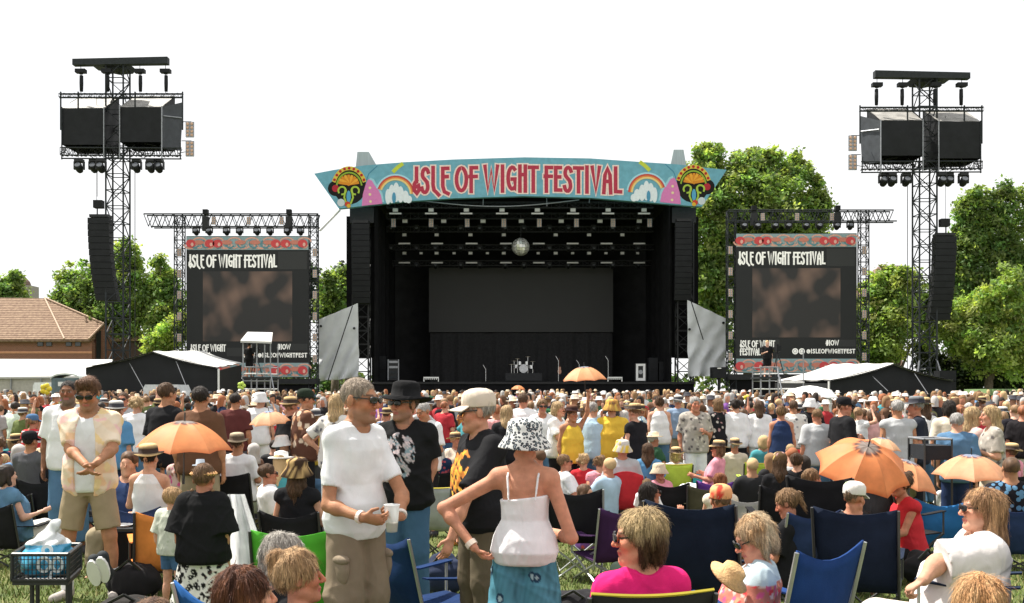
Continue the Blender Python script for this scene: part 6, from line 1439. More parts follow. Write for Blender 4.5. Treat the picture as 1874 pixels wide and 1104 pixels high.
    # man in tie-dye shirt
    def openf(P, J):
        u = J['M'].col[2]; bk = J['M'].col[1]; P.append(ell(J['pel']+u*.16-bk*.20, (.085, .22, .52), .01, 's', M=J['M'])); return P
    def belt(t, J):
        J2 = J; to_obj('t_shirt', mesh_sdf(shirt_prims(J, 'm', 0, sleeve=.2, hem=-.10, inf=.007, loose=.3, skirt=.018, seed=12), .012), CLOTH, t, (.72, .725, .74))
        for k in 'RL': to_obj('sock', mesh_sdf([cap(J['kn'+k].lerp(J['an'+k], .68), J['an'+k], .050, .047, .02)], .012), CLOTH, t, (.74, .74, .74))
    hero('young man in open orange tie-dye shirt, white t-shirt and khaki shorts looking down', 164, 693, 8.15, 6, tone='tan', hair=('quiff', (.16, .08, .045)), gl=True, head=(R(2), R(20), 0), h=.011, stub=.35, width=.95, stance=.155,
         shirt=dict(col=tiedye, sleeve=.82, hem=-.13, inf=.015, loose=.3, amp=.006, prims=openf, flare=.006, neckr=.085), pants=dict(col=(.32, .25, .16), length=.86, wide=.022, waist=.05, name='shorts'), shoes=(.42, .38, .35), extra=belt,
         arms=(((128, 822, -.10), (157, 851, -.34)), ((206, 822, -.10), (176, 848, -.34))), hands={'R': dict(dir=(.55, -.3, -.5), palm=(.9, 0, .2), curl=.3, thumb=(0, 0, 1)), 'L': dict(dir=(-.5, -.35, -.6), palm=(-.9, 0, .2), curl=.35, thumb=(0, 0, 1))})
    # girl with black and white trousers
    def bw(V, J):
        d, i = cells(V, 17, 2); d2, i2 = cells(V*np.array((1, 1, .6))+3, 30, 5); c = np.tile(np.array((.68, .66, .62)), (len(V), 1)); c[(d < .42)] = (.012, .012, .012); c[(d < .12)] = (.68, .66, .62); c[(d2 < .26)] = (.012, .012, .012); return c
    def braids(t, J):
        hM, hc = J['hM'], J['head']
        for s in (-1, 1):
            b = MB(); p = hc+hM @ Vector((s*.09, .02, -.06))
            for k in range(9):
                q = hc+hM @ Vector((s*(.10+.006*k), .05+.004*k, -.10-.035*k)); b.lathe([(.004, -.02), (.020-.001*k, 0), (.004, .02)], 8, q)
            b.build('braid', mat('braid_hair', (.22, .12, .06), .6, .3, 40), t, smooth=True, local=True)
        g = MB(); cols = []
        for k in range(22):
            a = 2*math.pi*k/22; g.lathe([(.003, -.02), (.022, 0), (.003, .02)], 6, hc+hM @ Vector((.108*math.cos(a), .012+.118*math.sin(a), .06)))
        g.build('flower_garland', mat('garland', (.62, .34, .15), .8, .6, 30), t, local=True)
        MB().lathe([(.075, .0), (.075, .008), (.042, .012), (.038, .06), (.002, .062)], 14, hc+hM @ Vector((.03, .02, .135))).build('mini_hat', mat('mini_hat', (.30, .34, .40), .8), t, smooth=True, local=True)
    hero('girl with braids and flower garland, black t-shirt, black and white floral trousers, from behind', 372, 850, 6.3, 178, 'f', tone='red', hair=('short', (.20, .11, .06)), h=.011, hs=1.22, child=True, extra=braids,
         shirt=dict(col=(.011, .011, .012), sleeve=.98, hem=-.10, inf=.05, loose=.95, flare=.05, amp=.007), pants=dict(col=bw, length=1.9, wide=.10, inf=.035, waist=.02, amp=.006, name='floral_trousers'), shoes=(.3, .2, .15), arms=('down', 'down'), armr=1.2)
    hero('little blond boy in pale grey t-shirt and denim shorts', 316, 893, 7.4, 158, 'm', tone='fair', hair=('short', (.55, .34, .17)), h=.012, hs=1.42, child=True, head=(R(-14), 0, 0), shirt=dict(col=motif((.50, .52, .44), [(.42, .46, .36)], 8, .25), sleeve=.85, hem=-.08, inf=.03, loose=.9, flare=.03), pants=dict(col=(.06, .13, .24), length=.62, wide=.02, name='denim_shorts'), shoes=(.35, .3, .28), arms=('front', 'down'), armr=1.25)
    # seated foreground
    def pinkx(t, J): pass
    def streak(base, hi, sc=40):
        def f(V, J=None): n = np.clip(.5+.9*hashn(V*np.array((1, 1, .3)), sc), 0, 1)[:, None]; return np.array(base)*(1-n)+np.array(hi)*n
        return f
    def twotone(lo, hi, zz):
        def f(V, J=None): n = np.clip((V[:, 2]-np.max(V[:, 2])+.13+.035*hashn(V*np.array((1, 1, .3)), 40))/.06+.15, 0, 1)[:, None]; return np.array(lo)*(1-n)+np.array(hi)*n
        return f
    hero('woman with short blonde brown hair, sunglasses and bright pink top in a black chair', 1152, 929, 4.35, -158, 'f', 'sit', tone=(.56, .25, .16), hair=('bob', twotone((.085, .042, .022), (.50, .36, .19), 1.265)), gl=True, head=(R(62), R(4), 0), h=.009, scale=.97, hs=1.0,
         shirt=dict(col=(.72, .02, .16), sleeve=.28, hem=-.05, inf=.014, amp=.004, loose=.2), pants=dict(col=(.03, .03, .035), length=1.9), arms=('rest', 'rest'), fat=.03, armr=1.25)
    chair('black camping chair with low curved back holding the woman in pink', 1146, 4.3, R(-170), (.02, .02, .018), 'plain', .97)
    pc = [o for o in C.objects if o.get('label', '').startswith('black camping chair with low curved')][0]
    MB().path([(-.26+.52*i/12, .24+.145+.0*i+.055*math.sin(math.pi*i/12)*.1, .885-.015*math.sin(math.pi*i/12)) for i in range(13)], .008, 5).build('piping', paint('#b9a83a'), pc, local=True)
    pc['label'] = 'black camping chair with yellow piped back holding the woman in pink'
    multi = motif((.45, .16, .12), [(.62, .05, .06), (.70, .25, .15), (.55, .10, .22), (.62, .45, .40)], 26, .5)
    def bls(V, J): c = multi(V); c[V[:, 2] > J['neck'].z-.07] = (.45, .55, .60); return c
    hero('blonde woman in sunglasses and red flowered blouse looking down at her lap', 1352, 945, 5.05, -105, 'f', 'sit', tone=(.58, .27, .18), hair=('bob', streak((.42, .25, .12), (.68, .52, .34))), gl=True, head=(R(18), R(26), 0), h=.010, scale=.93, hs=.98,
         shirt=dict(col=bls, sleeve=.8, hem=-.08, inf=.024, flare=.03, amp=.005, loose=.5), pants=dict(col=(.30, .05, .06), length=1.9, wide=.03, name='skirt_trousers'), arms=('lap', 'lap'), fat=.04, armr=1.25)
    chair('blue camping chair with grey posts that the blonde woman in the red blouse sits in', 1398, 5.05, R(-142), (.012, .04, .15), 'light', 1.02)
    t = thing('straw_hat', 'small tan straw hat lying on the lap of the blonde woman', 'hat', W(1334, 1060, 4.7)); MB().lathe([(.10, -.01), (.105, 0), (.062, .01), (.058, .055), (.04, .068), (.004, .064)], 20, W(1334, 1056, 4.75), Matrix.Rotation(R(35), 3, 'Y') @ Matrix.Rotation(R(20), 3, 'X')).build('crown_and_brim', mat('straw', (.60, .38, .18), .8, .25, 30, bump=.4, bscale=90), t, smooth=True)
    chair('dark navy high backed camping chair tilted left, in front of the orange cap', 1300, 6.4, R(152), (.010, .017, .034), 'high', 1.0)
    hero('person in orange cap behind the tilted navy chair', 1316, 899, 8.2, 175, 'm', 'sit', tone='red', hair=('short', (.18, .10, .06)), hatk=('cap', (.78, .34, .16), hblot((.78, .36, .17), (.62, .06, .04), 22, .25)), hat_h=.03, h=.014, shirt=dict(col=(.5, .3, .25), sleeve=.6), pants=dict(col=(.1, .1, .12)))
    chair('dark navy high backed camping chair under the white dotted cap', 1574, 6.8, R(156), (.010, .016, .034), 'high', .92)
    capdots = motif((.70, .66, .62), [(.25, .45, .15), (.65, .15, .15), (.2, .4, .6), (.1, .1, .12), (.7, .4, .5)], 15, .28)
    hero('person in white cap with coloured dots sitting in a high navy chair', 1556, 900, 8.4, 172, 'm', 'sit', tone='red', hair=('short', (.2, .13, .08)), hatk=('cap', (.7, .66, .62), capdots), hat_h=.03, h=.014, head=(R(-40), R(8), 0), shirt=dict(col=(.02, .02, .024), sleeve=.6), pants=dict(col=(.05, .05, .06)))
    hero('large woman in white t-shirt with wavy brown hair seated at the right edge', 1758, 895, 5.7, -98, 'f', 'sit', tone='fair', hair=('long', streak((.20, .10, .05), (.52, .30, .15))), gl=True, gname='glasses', h=.010, scale=1.0, hs=1.0,
         shirt=dict(col=(.72, .67, .66), sleeve=.9, hem=-.12, inf=.035, flare=.04, amp=.007, loose=.7, armr=1.4), pants=dict(col=(.60, .52, .47), length=1.6, wide=.03), arms=('down', ((1716, 1030, -.16), (1690, 1062, -.24))), hands={'L': dict(dir=(-.8, 0, -.5), palm=(0, 0, -1), curl=.9)}, fat=.10, armr=1.35)
    chair('navy camping chair at the right edge holding the woman in white', 1776, 5.7, R(-118), (.014, .024, .05), 'light', 1.0)
    hero('person with long strawberry blond hair at the bottom right corner', 1800, 1046, 3.5, 150, 'f', 'sit', tone='fair', hair=('long', streak((.42, .20, .08), (.66, .40, .20))), h=.011, shirt=dict(col=(.35, .12, .12), sleeve=.7), pants=dict(col=(.1, .1, .12)))
    hero('woman with straight auburn hair at the bottom edge beside the blue chair', 484, 1030, 3.7, 155, 'f', 'sit', tone='fair', hair=('straight', streak((.06, .02, .012), (.20, .075, .035))), h=.010, shirt=dict(col=(.4, .38, .36), sleeve=.7), pants=dict(col=(.1, .1, .12)), head=(R(-30), 0, 0))
    hero('grey haired woman in glasses seated sideways in a blue and green chair', 560, 976, 4.6, 120, 'f', 'sit', tone='red', hair=('bob', streak((.32, .29, .26), (.56, .52, .47))), gl=True, gname='glasses', h=.010, shirt=dict(col=(.016, .016, .018), sleeve=.8), pants=dict(col=(.05, .05, .06)), head=(R(20), R(6), 0))
    chair('blue camping chair with white frame holding the grey haired woman', 528, 4.55, R(140), (.012, .07, .22), 'lowlight', 1.06)
    chair('bright green chair back behind the grey haired woman', 552, 6.1, R(184), (.09, .42, .04), 'high', .84)
    hero('person with blonde bun in black top beside the man in white', 592, 1006, 4.25, 110, 'f', 'sit', tone='red', hair=('bun', streak((.34, .19, .09), (.60, .40, .22))), h=.011, shirt=dict(col=(.012, .012, .013), sleeve=.6), pants=dict(col=(.03, .03, .03)))
    hero('balding brown haired man at the bottom edge below the boy', 298, 1068, 3.6, 172, 'm', 'ground', tone='tan', scale=1.0, hair=('crop', streak((.10, .05, .03), (.2, .11, .06))), h=.011, shirt=dict(col=(.2, .2, .22), sleeve=.7), pants=dict(col=(.1, .1, .12)), seat=.3)
_cp = {}
def CLOTHP(hx):
    if hx not in _cp: _cp[hx] = mat('cloth_piece', lin(hx), .9, .15, 9, bump=.2, bscale=150)
    return _cp[hx]
build_heroes()
# ------------------------------------------------------------------ people of the middle ground, one by one
HC = {'bk': (.03, .022, .018), 'br': (.10, .055, .03), 'lb': (.24, .14, .07), 'bl': (.52, .36, .19), 'gr': (.42, .40, .38), 'rd': (.30, .11, .05), 'wh': (.6, .58, .55)}
K_ = {'w': (.74, .74, .745), 'bk': (.014, .014, .016), 'gy': (.42, .43, .44), 'dg': (.10, .10, .11), 'nv': (.02, .035, .09), 'bl': (.10, .26, .45), 'lbl': (.42, .58, .70), 'dn': (.09, .18, .30), 'yl': (.72, .48, .06), 'rd': (.50, .03, .04), 'pk': (.72, .30, .36), 'mg': (.60, .04, .20), 'or': (.72, .25, .06), 'gn': (.10, .24, .07), 'lm': (.42, .58, .07), 'cr': (.66, .58, .46), 'kh': (.28, .23, .15), 'br': (.12, .06, .035), 'mr': (.10, .03, .028), 'pu': (.14, .05, .28), 'tl': (.05, .30, .34)}
STRAW, STB = (.62, .44, .22), (.05, .035, .03)
MIDXY = []
def mid(label, px, top, Y, rz, sex, pose, tone, hs_, hc, sh, pa, hat_=None, arms=('down', 'down'), **k):
    hk = None; hh = 0
    if hat_: hk = hat_ if isinstance(hat_, tuple) else {'straw': ('straw', STRAW, STB), 'cap': ('cap', K_['bk'], None), 'beanie': ('beanie', K_['mr'], None), 'bucket': ('bucket', K_['w'], None), 'white': ('straw', (.7, .68, .64), (.05, .05, .06))}[hat_]; hh = .03
    shirt = dict(col=K_[sh] if isinstance(sh, str) else sh, sleeve=k.pop('sleeve', .8), hem=k.pop('hem', -.1), inf=k.pop('inf', .02), loose=.7, flare=.02)
    pants = dict(col=K_[pa] if isinstance(pa, str) else pa, length=k.pop('plen', 1.9), wide=k.pop('wide', .015))
    k.setdefault('h', .0165 if Y < 12 else .019)
    MIDXY.append((W(px, 0, Y).x, Y, px, pose)); ex = {} if hs_ is None else {}
    return hero(label, px, top, Y, rz, sex, pose, tone=tone, hair=(hs_, HC[hc]), shirt=shirt, pants=pants, hatk=hk, hat_h=hh, arms=arms, **k)
def build_mid():
    lap = ('lap', 'lap'); n = motif
    leafy = n((.10, .045, .03), [(.62, .50, .38), (.45, .25, .14)], 10, .42); greyp = n((.36, .33, .29), [(.10, .09, .09), (.55, .50, .44)], 16, .4); flo = n((.66, .64, .60), [(.12, .12, .14), (.3, .3, .3)], 12, .3); dfl = n((.015, .015, .017), [(.6, .55, .5), (.5, .3, .3)], 11, .3); pfl = n((.58, .42, .38), [(.6, .1, .25), (.35, .16, .12)], 14, .38)
    mid('bearded dark skinned man in white t-shirt behind the tie-dye shirt man', 126, 697, 12, 10, 'm', 'stand', 'brown', 'crop', 'bk', 'w', 'dn', stub=.9)
    mid('dark haired man in plain black t-shirt, back turned, left of the brown shirt', 303, 702, 13, 150, 'm', 'stand', 'tan', 'short', 'br', 'bk', 'dn', arms=('front', 'front'))
    mid('broad man in dark brown shirt seen from behind above the nearest orange parasol', 366, 709, 11.8, 178, 'm', 'stand', 'tan', 'short', 'bk', 'br', 'kh', fat=.05)
    mid('woman in white hat and loose blue shirt from behind, right of the tie-dye man', 212, 734, 14.5, 170, 'f', 'stand', 'fair', 'short', 'lb', 'bl', 'nv', 'white', plen=.9, inf=.04)
    mid('curly blonde woman in white top with her back turned behind the blue shirt', 250, 727, 17, 176, 'f', 'stand', 'fair', 'curly', 'bl', 'w', 'dn')
    mid('bald tanned man in sunglasses facing the camera behind the white hat', 226, 718, 18, 6, 'm', 'stand', 'red', 'crop', 'br', 'gy', 'kh', gl=True)
    mid('toddler in pink and white top in the crowd at the left edge', 70, 746, 15, 10, 'f', 'sit', 'fair', 'short', 'lb', 'pk', 'w', scale=.72, child=True)
    mid('person in dark cap and black jacket seated at the far left edge', 66, 776, 12.8, 168, 'm', 'sit', 'tan', 'short', 'bk', 'dg', 'bk', 'cap', lap)
    mid('person in striped beanie seated in a black chair behind the wagon', 100, 790, 12.8, 176, 'f', 'sit', 'fair', 'long', 'rd', 'bk', 'bk', ('beanie', K_['mr'], n((.10, .03, .05), [(.6, .5, .5), (.35, .1, .2)], 9, .4)), lap)
    mid('woman in straw hat with yellow flower and white strap top seated in a navy chair', 283, 812, 9.6, 172, 'f', 'sit', 'fair', 'short', 'bk', 'w', 'bk', 'straw', ('rest', 'rest'), sleeve=0)
    mid('woman with long brown curls and pink flowered top under the nearest orange parasol', 343, 813, 12.4, 165, 'f', 'sit', 'fair', 'long', 'br', pfl, 'dn', None, lap)
    mid('man in beige trilby and white collar seated in a black high backed chair', 441, 784, 12.9, 172, 'm', 'sit', 'tan', 'short', 'br', 'w', 'kh', ('straw', (.42, .34, .24), (.1, .07, .05)), lap)
    mid('person in white bucket hat and black striped top seated facing right', 530, 796, 15, 120, 'f', 'sit', 'fair', 'short', 'lb', 'bk', 'dn', 'bucket', lap, sleeve=.2)
    mid('brown haired man in white sunglasses with a white towel round his shoulders', 508, 850, 11.6, 115, 'm', 'sit', 'red', 'short', 'br', 'w', 'dn', None, lap, gl=True, inf=.04)
    mid('long haired woman in leopard print hat and black dress left of the man in white', 552, 836, 9, 172, 'f', 'sit', 'fair', 'long', 'br', 'bk', 'bk', ('bucket', (.4, .25, .1), n((.05, .03, .02), [(.62, .42, .18), (.5, .33, .15)], 22, .42)), ('rest', 'rest'), sleeve=.15, h=.013)
    mid('man in cap and brown leaf patterned shirt standing in profile', 557, 711, 15, 120, 'm', 'stand', 'tan', 'short', 'bk', leafy, 'bk', ('cap', (.02, .03, .02), None), ('front', 'front'), inf=.03)
    mid('person in straw hat and black t-shirt standing left of the leaf patterned shirt', 530, 727, 16, 140, 'f', 'stand', 'red', 'short', 'lb', 'bk', 'gn', 'straw')
    mid('man in wine red shirt with his back turned, left of the cream parasol', 430, 721, 18, 176, 'm', 'stand', 'tan', 'short', 'bk', 'mr', 'dg')
    mid('person in white sun hat and white shirt above the cream parasol', 476, 718, 20, 172, 'm', 'stand', 'fair', 'short', 'gr', 'w', 'w', 'bucket')
    mid('long haired blonde woman in grey dress, hand on hip, left of the man in white', 615, 723, 14, 165, 'f', 'stand', 'fair', 'long', 'bl', flo, 'gy', None, ('down', 'hip'))
    mid('short haired man in white t-shirt looking down behind the black hat man', 780, 737, 14, -40, 'm', 'stand', 'tan', 'crop', 'gr', 'w', 'bk', None, ('front', 'front'), plen=.9, head=(0, R(22), 0))
    mid('woman with straight blonde hair and black top right of the cream cap', 927, 743, 15.5, 178, 'f', 'stand', 'fair', 'straight', 'bl', 'bk', 'bk')
    mid('brown haired man in white shirt with his back turned above the bucket hat', 957, 721, 19, 165, 'm', 'stand', 'red', 'short', 'br', 'w', 'kh')
    mid('woman in dark sunglasses and white top facing the camera above the bucket hat', 992, 732, 18.5, 8, 'f', 'stand', 'red', 'bun', 'lb', 'w', 'dn', gl=True)
    mid('blonde woman in white shirt with dark strap drinking from a cup', 1020, 736, 17, 60, 'f', 'stand', 'fair', 'bob', 'bl', 'w', 'bk', None, ('face', 'front'))
    mid('woman in yellow vest and brown hat stretching one arm up', 1046, 742, 16.2, 30, 'f', 'stand', 'tan', 'short', 'br', 'yl', 'bk', ('straw', (.16, .08, .05), (.04, .02, .02)), ('down', 'up'), sleeve=0)
    mid('bending man in pale blue shirt between the two people in yellow', 1083, 737, 16.6, 165, 'm', 'stand', 'fair', 'short', 'gr', 'lbl', 'dn', lean=-.1)
    def strap(t, J):
        b = MB(); p = J['pel']; u = J['M'].col[2]; b.path([p+Vector((-.17, .06, .45)), p+Vector((-.06, .145, .33)), p+Vector((.08, .14, .15)), p+Vector((.18, .07, -.02))], .014, 5); b.build('bag_strap', CLOTHP('#2b1c16'), t, local=True); b = MB(); b.box(p+Vector((.20, .05, -.10)), (.07, .2, .18)); b.build('shoulder_bag', CLOTHP('#2b1c16'), t, local=True)
    mid('woman in bright yellow t-shirt with dark shoulder bag seen from behind', 1120, 731, 16.6, 178, 'f', 'stand', 'fair', 'bun', 'lb', 'yl', 'dn', ('bucket', (.45, .25, .08), n((.5, .28, .08), [(.7, .5, .1), (.3, .12, .05)], 20, .4)), ('front', 'front'), fat=.07, inf=.03, width=1.15, extra=strap)
    mid('woman in straw hat and black dress with pale sleeves right of the yellow t-shirt', 1163, 739, 16, -140, 'f', 'stand', 'fair', 'short', 'lb', 'bk', 'bk', 'straw', ('front', 'front'), sleeve=.3, plen=1.95, wide=.06)
    mid('man in white straw hat and grey blue shirt from behind before the right stage edge', 1241, 724, 23, 172, 'm', 'stand', 'red', 'short', 'gr', (.22, .30, .42), 'kh', 'white')
    mid('grey haired man in brown patterned shirt and white shorts facing the camera', 1272, 727, 18, 4, 'm', 'stand', 'red', 'short', 'gr', greyp, 'w', None, ('down', 'front'), plen=.95, inf=.03)
    mid('woman in black floral dress right of the patterned shirt man', 1314, 730, 20, -150, 'f', 'stand', 'tan', 'bob', 'lb', dfl, 'bk', wide=.05)
    mid('woman in white vest seen from behind left of the white straw hat', 1207, 728, 21, 176, 'f', 'stand', 'fair', 'bun', 'br', 'w', 'dn', sleeve=0)
    mid('woman in flowered straw hat and sunglasses lounging left in a purple chair', 1302, 806, 15.2, -120, 'f', 'sit', 'red', 'bob', 'lb', 'pk', 'w', 'straw', ('rest', 'rest'), gl=True)
    mid('person in cream trilby seated in the lime green chair', 1236, 818, 17, 176, 'f', 'sit', 'fair', 'bob', 'bl', 'w', 'dn', 'straw', lap)
    mid('woman with yellow headband and sunglasses in front of the lime green chair', 1213, 850, 15, 20, 'f', 'sit', 'red', 'bun', 'lb', 'pk', 'w', ('bucket', (.6, .5, .36), (.6, .5, .36)), lap, gl=True)
    mid('man in grey shirt and hat with yellow flowers seated in the red chair', 1138, 804, 14.5, 178, 'm', 'sit', 'red', 'short', 'gr', 'gy', 'dn', ('bucket', (.55, .5, .45), n((.55, .52, .48), [(.72, .5, .05), (.6, .42, .05)], 16, .42)), ('rest', 'rest'), fat=.06)
    mid('blonde curly haired woman in red top left of the red chair', 1069, 831, 15.8, 170, 'f', 'sit', 'fair', 'curly', 'bl', 'rd', 'dn', None, lap)
    mid('woman with red blonde curls and pale pink top beside the red chair', 1098, 834, 15, 176, 'f', 'sit', 'fair', 'curly', 'lb', 'pk', 'w', None, lap, sleeve=.2)
    mid('man in sunglasses and white t-shirt looking right behind the bucket hat woman', 1047, 832, 14.5, 100, 'm', 'sit', 'red', 'short', 'lb', 'w', 'dn', None, lap, gl=True)
    mid('woman with long dark brown hair right of the red chair', 1188, 811, 15.4, 165, 'f', 'sit', 'fair', 'long', 'br', 'bl', 'dn', None, lap)
    mid('woman with reddish hair tied up behind the orange cap', 1319, 866, 12.2, 165, 'f', 'sit', 'fair', 'bun', 'rd', 'cr', 'w', None, lap, sleeve=.1)
    mid('dark haired woman in sunglasses and black vest seated facing right', 1207, 891, 10.2, 110, 'f', 'sit', 'red', 'straight', 'bk', 'bk', 'bk', None, ('phone', 'knee'), sleeve=0, gl=True, h=.013)
    mid('small child with light brown hair between red chair and black vest', 1187, 876, 12.5, 160, 'm', 'sit', 'fair', 'short', 'lb', 'w', 'dn', None, lap, scale=.6, child=True, hs=1.2)
    mid('woman in white blouse and black skirt with dark hair up seen from behind', 1347, 732, 20, 176, 'f', 'stand', 'fair', 'bun', 'bk', 'w', 'bk', wide=.05, sleeve=1.8)
    mid('woman with long brown hair and white t-shirt seen from behind before the right screen', 1390, 734, 20, 172, 'f', 'stand', 'fair', 'long', 'br', 'w', 'w')
    mid('bald man in pale grey t-shirt seen from behind left of the large orange parasol', 1496, 748, 16, 178, 'm', 'stand', 'red', 'crop', 'lb', 'gy', 'dn', fat=.05, inf=.03)
    mid('man in dark cap and black polo shirt standing in profile facing right', 1543, 726, 15.5, 105, 'm', 'stand', 'red', 'short', 'br', 'bk', 'kh', 'cap', ('front', 'front'))
    mid('man in black and white floral shirt left of the bald man', 1452, 734, 20, 176, 'm', 'stand', 'tan', 'short', 'br', flo, 'kh')
    mid('woman in dark strap top with hair up before the right screen', 1430, 744, 18, 172, 'f', 'stand', 'red', 'bun', 'lb', 'nv', 'nv', sleeve=0)
    mid('man in black t-shirt and pale hat behind the bald man', 1483, 729, 21, 165, 'm', 'stand', 'tan', 'short', 'bk', 'bk', 'dn', 'bucket')
    mid('person in straw boater and cream shirt seated above the yellow chair', 1343, 802, 19, 176, 'm', 'sit', 'red', 'short', 'gr', 'cr', 'kh', 'straw', lap)
    mid('blond child seated above the headband woman', 1447, 792, 19, 165, 'm', 'sit', 'fair', 'short', 'bl', 'rd', 'dn', None, lap, scale=.75, child=True)
    mid('blond man with thinning hair seated left of the pale grey t-shirt', 1444, 812, 17.5, 176, 'm', 'sit', 'fair', 'crop', 'bl', 'cr', 'kh', None, lap)
    mid('woman with long brown hair and flower headband above the black chair', 1427, 827, 12.4, 165, 'f', 'sit', 'fair', 'straight', 'br', 'bk', 'dn', ('beanie', (.45, .35, .2), n((.1, .06, .03), [(.6, .45, .15), (.5, .3, .3)], 16, .3)), lap)
    mid('brown haired woman with bun seated right of the headband woman', 1462, 830, 13.8, 150, 'f', 'sit', 'fair', 'bun', 'br', 'bk', 'dn', None, lap)
    mid('person in light blue shirt leaning on one arm below the large orange parasol', 1500, 858, 10.2, 120, 'm', 'sit', 'red', 'short', 'lb', 'lbl', 'dn', None, ('rest', 'lap'), fat=.04, inf=.03)
    mid('grey haired man in pale vest seen from behind left of the dark hat man', 1643, 733, 15, 176, 'm', 'stand', 'tan', 'short', 'gr', 'gy', 'bk', sleeve=.05)
    mid('man in grey hat and dark navy shirt standing in profile facing left', 1679, 726, 15.2, -110, 'm', 'stand', 'red', 'short', 'gr', (.02, .024, .035), 'bk', ('straw', (.20, .21, .22), (.04, .04, .05)), ('front', 'front'))
    mid('woman with dark hair in straw hat right of the grey hat man', 1692, 728, 17, -160, 'f', 'stand', 'tan', 'long', 'br', 'w', 'dn', 'straw')
    mid('black haired person in cream shirt before the blue barriers', 1738, 734, 16, 165, 'm', 'stand', 'tan', 'bob', 'bk', 'cr', 'bk')
    mid('child in denim shirt with pale rucksack below the cream shirt', 1751, 757, 13, 150, 'm', 'stand', 'fair', 'short', 'gr', 'dn', 'nv', None, ('down', 'down'), child=True)
    mid('woman with long blonde hair and sunglasses in flowered dress facing right', 1779, 746, 13.4, 100, 'f', 'stand', 'red', 'long', 'bl', pfl, 'bk', None, ('phone', 'phone'), gl=True)
    mid('woman with straight fair hair in beige patterned dress at the right edge', 1815, 744, 13, -100, 'f', 'stand', 'fair', 'straight', 'bl', greyp, 'cr', None, ('front', 'front'), wide=.05)
    mid('person in striped sun hat right of the blue chairs', 1737, 817, 17, 160, 'f', 'sit', 'fair', 'bob', 'lb', 'gy', 'dn', ('straw', (.55, .45, .33), (.08, .07, .06)), lap)
    mid('person in rust coloured straw hat under the rightmost parasol', 1798, 866, 15, 165, 'f', 'sit', 'fair', 'bob', 'rd', 'nv', 'dn', ('straw', (.42, .16, .07), (.05, .02, .02)), lap)
    mid('small child in fluffy white hood under the rightmost parasol', 1734, 872, 14, 160, 'f', 'sit', 'fair', 'short', 'bl', 'w', 'w', ('beanie', (.7, .7, .7), None), lap, scale=.66, child=True)
    mid('woman in red vest leaning forward under the large orange parasols', 1662, 866, 9.6, -80, 'f', 'sit', 'red', 'bun', 'br', 'rd', 'bk', None, ('knee', 'knee'), sleeve=.05, h=.013, back=-.1)
    mid('woman with plaited fair hair bowing her head between the navy chairs', 1424, 932, 8.4, -120, 'f', 'sit', 'red', 'pony', 'lb', 'bk', 'bk', None, lap, h=.013, head=(0, R(25), 0))
    mid('boy in sleeveless dark top and cap seated under the left orange parasol', 310, 832, 13, 170, 'm', 'sit', 'tan', 'short', 'br', 'dg', 'dn', 'cap', lap, sleeve=.1)
build_mid()
def build_chairs():
    for a in (('black camping chair of the person in the striped beanie', 97, 12.5, 176, 'bk', 'std'), ('black camping chair at the far left edge behind the wagon', 62, 12.5, 168, 'bk', 'low'), ('navy camping chair of the woman in the flowered straw hat', 283, 9.4, 172, 'nv', 'low'), ('black high backed chair of the man in the beige trilby', 440, 12.6, 174, 'bk', 'high'),
        ('white towel covered camping chair right of the beige trilby', 487, 13.6, 170, 'w', 'high'), ('small orange camping chair behind the blond boy', 300, 8.6, 205, 'or', 'low'), ('black camping chair of the woman in the leopard print hat', 556, 8.9, 172, 'bk', 'low'), ('rounded red camping chair behind the dark haired woman', 1142, 14.0, 178, 'rd', 'round'),
        ('purple camping chair with pale tubes left of the woman in pink', 1112, 9.4, 200, (.05, .02, .07), 'lowlight'), ('black camping chair right of the bucket hat woman', 1060, 9.8, 170, 'bk', 'light'), ('lime green chair of the person in the cream trilby', 1231, 16.4, 180, 'lm', 'plain'), ('bright yellow green chair back below the straw boater', 1383, 16.8, 178, 'lm', 'plain'),
        ('purple camping chair of the woman in the flowered straw hat', 1316, 14.8, 160, 'pu', 'low'), ('large black camping chair left of the light blue shirt', 1425, 10, 178, 'bk', 'std'), ('brown grey chair back left of the blond child', 1414, 20, 172, (.05, .045, .04), 'round'), ('blue camping chair right of the large parasol, left of its pair', 1664, 19, 170, (.02, .09, .22), 'std'),
        ('blue camping chair beside the striped sun hat', 1705, 18, 175, (.02, .09, .22), 'std'), ('bright blue chair left of the wavy haired woman in white', 1742, 10.6, 140, (.03, .16, .40), 'low'), ('pale grey cloth chair between the black hat man and the cream cap', 815, 11.5, 160, (.30, .32, .31), 'plain'), ('navy camping chair behind the man in white, at his right hip', 800, 6.6, 128, (.01, .03, .10), 'lowlight'),
        ('dark chair of the woman with the yellow headband', 1222, 14.4, 176, 'bk', 'low'), ('khaki chair back below the purple chair', 1288, 14, 176, (.07, .065, .04), 'low'), ('light blue chair back left of the purple chair', 1270, 17, 170, (.04, .30, .50), 'low'), ('navy folded chair leaning behind the lime green chair', 1216, 17.5, 120, 'nv', 'std'),
        ('black chair of the light blue shirt person', 1520, 9.2, 150, 'bk', 'high'), ('grey camping chair with cloth draped left of the black chair', 1362, 11.5, 172, (.34, .33, .31), 'low'), ('grey tubed chair of the woman with plaited hair', 1440, 8.6, R(-20)/R(1) if False else 200, 'nv', 'lowlight'), ('black chair under the large orange parasol', 1655, 10, 110, 'bk', 'std'),
        ('black camping chair behind the wagon, right of the striped beanie', 150, 13, 168, 'bk', 'std'), ('brown cloth chair left of the leaf patterned shirt', 492, 16, 175, (.09, .05, .035), 'round'), ('green trimmed blue chair behind the white towel chair', 495, 14.5, 176, (.03, .13, .12), 'plain')):
        lb, px, Y, rz, c, kd = a; chair(lb, px, Y, R(rz), K_[c] if isinstance(c, str) else c, kd)
build_chairs()
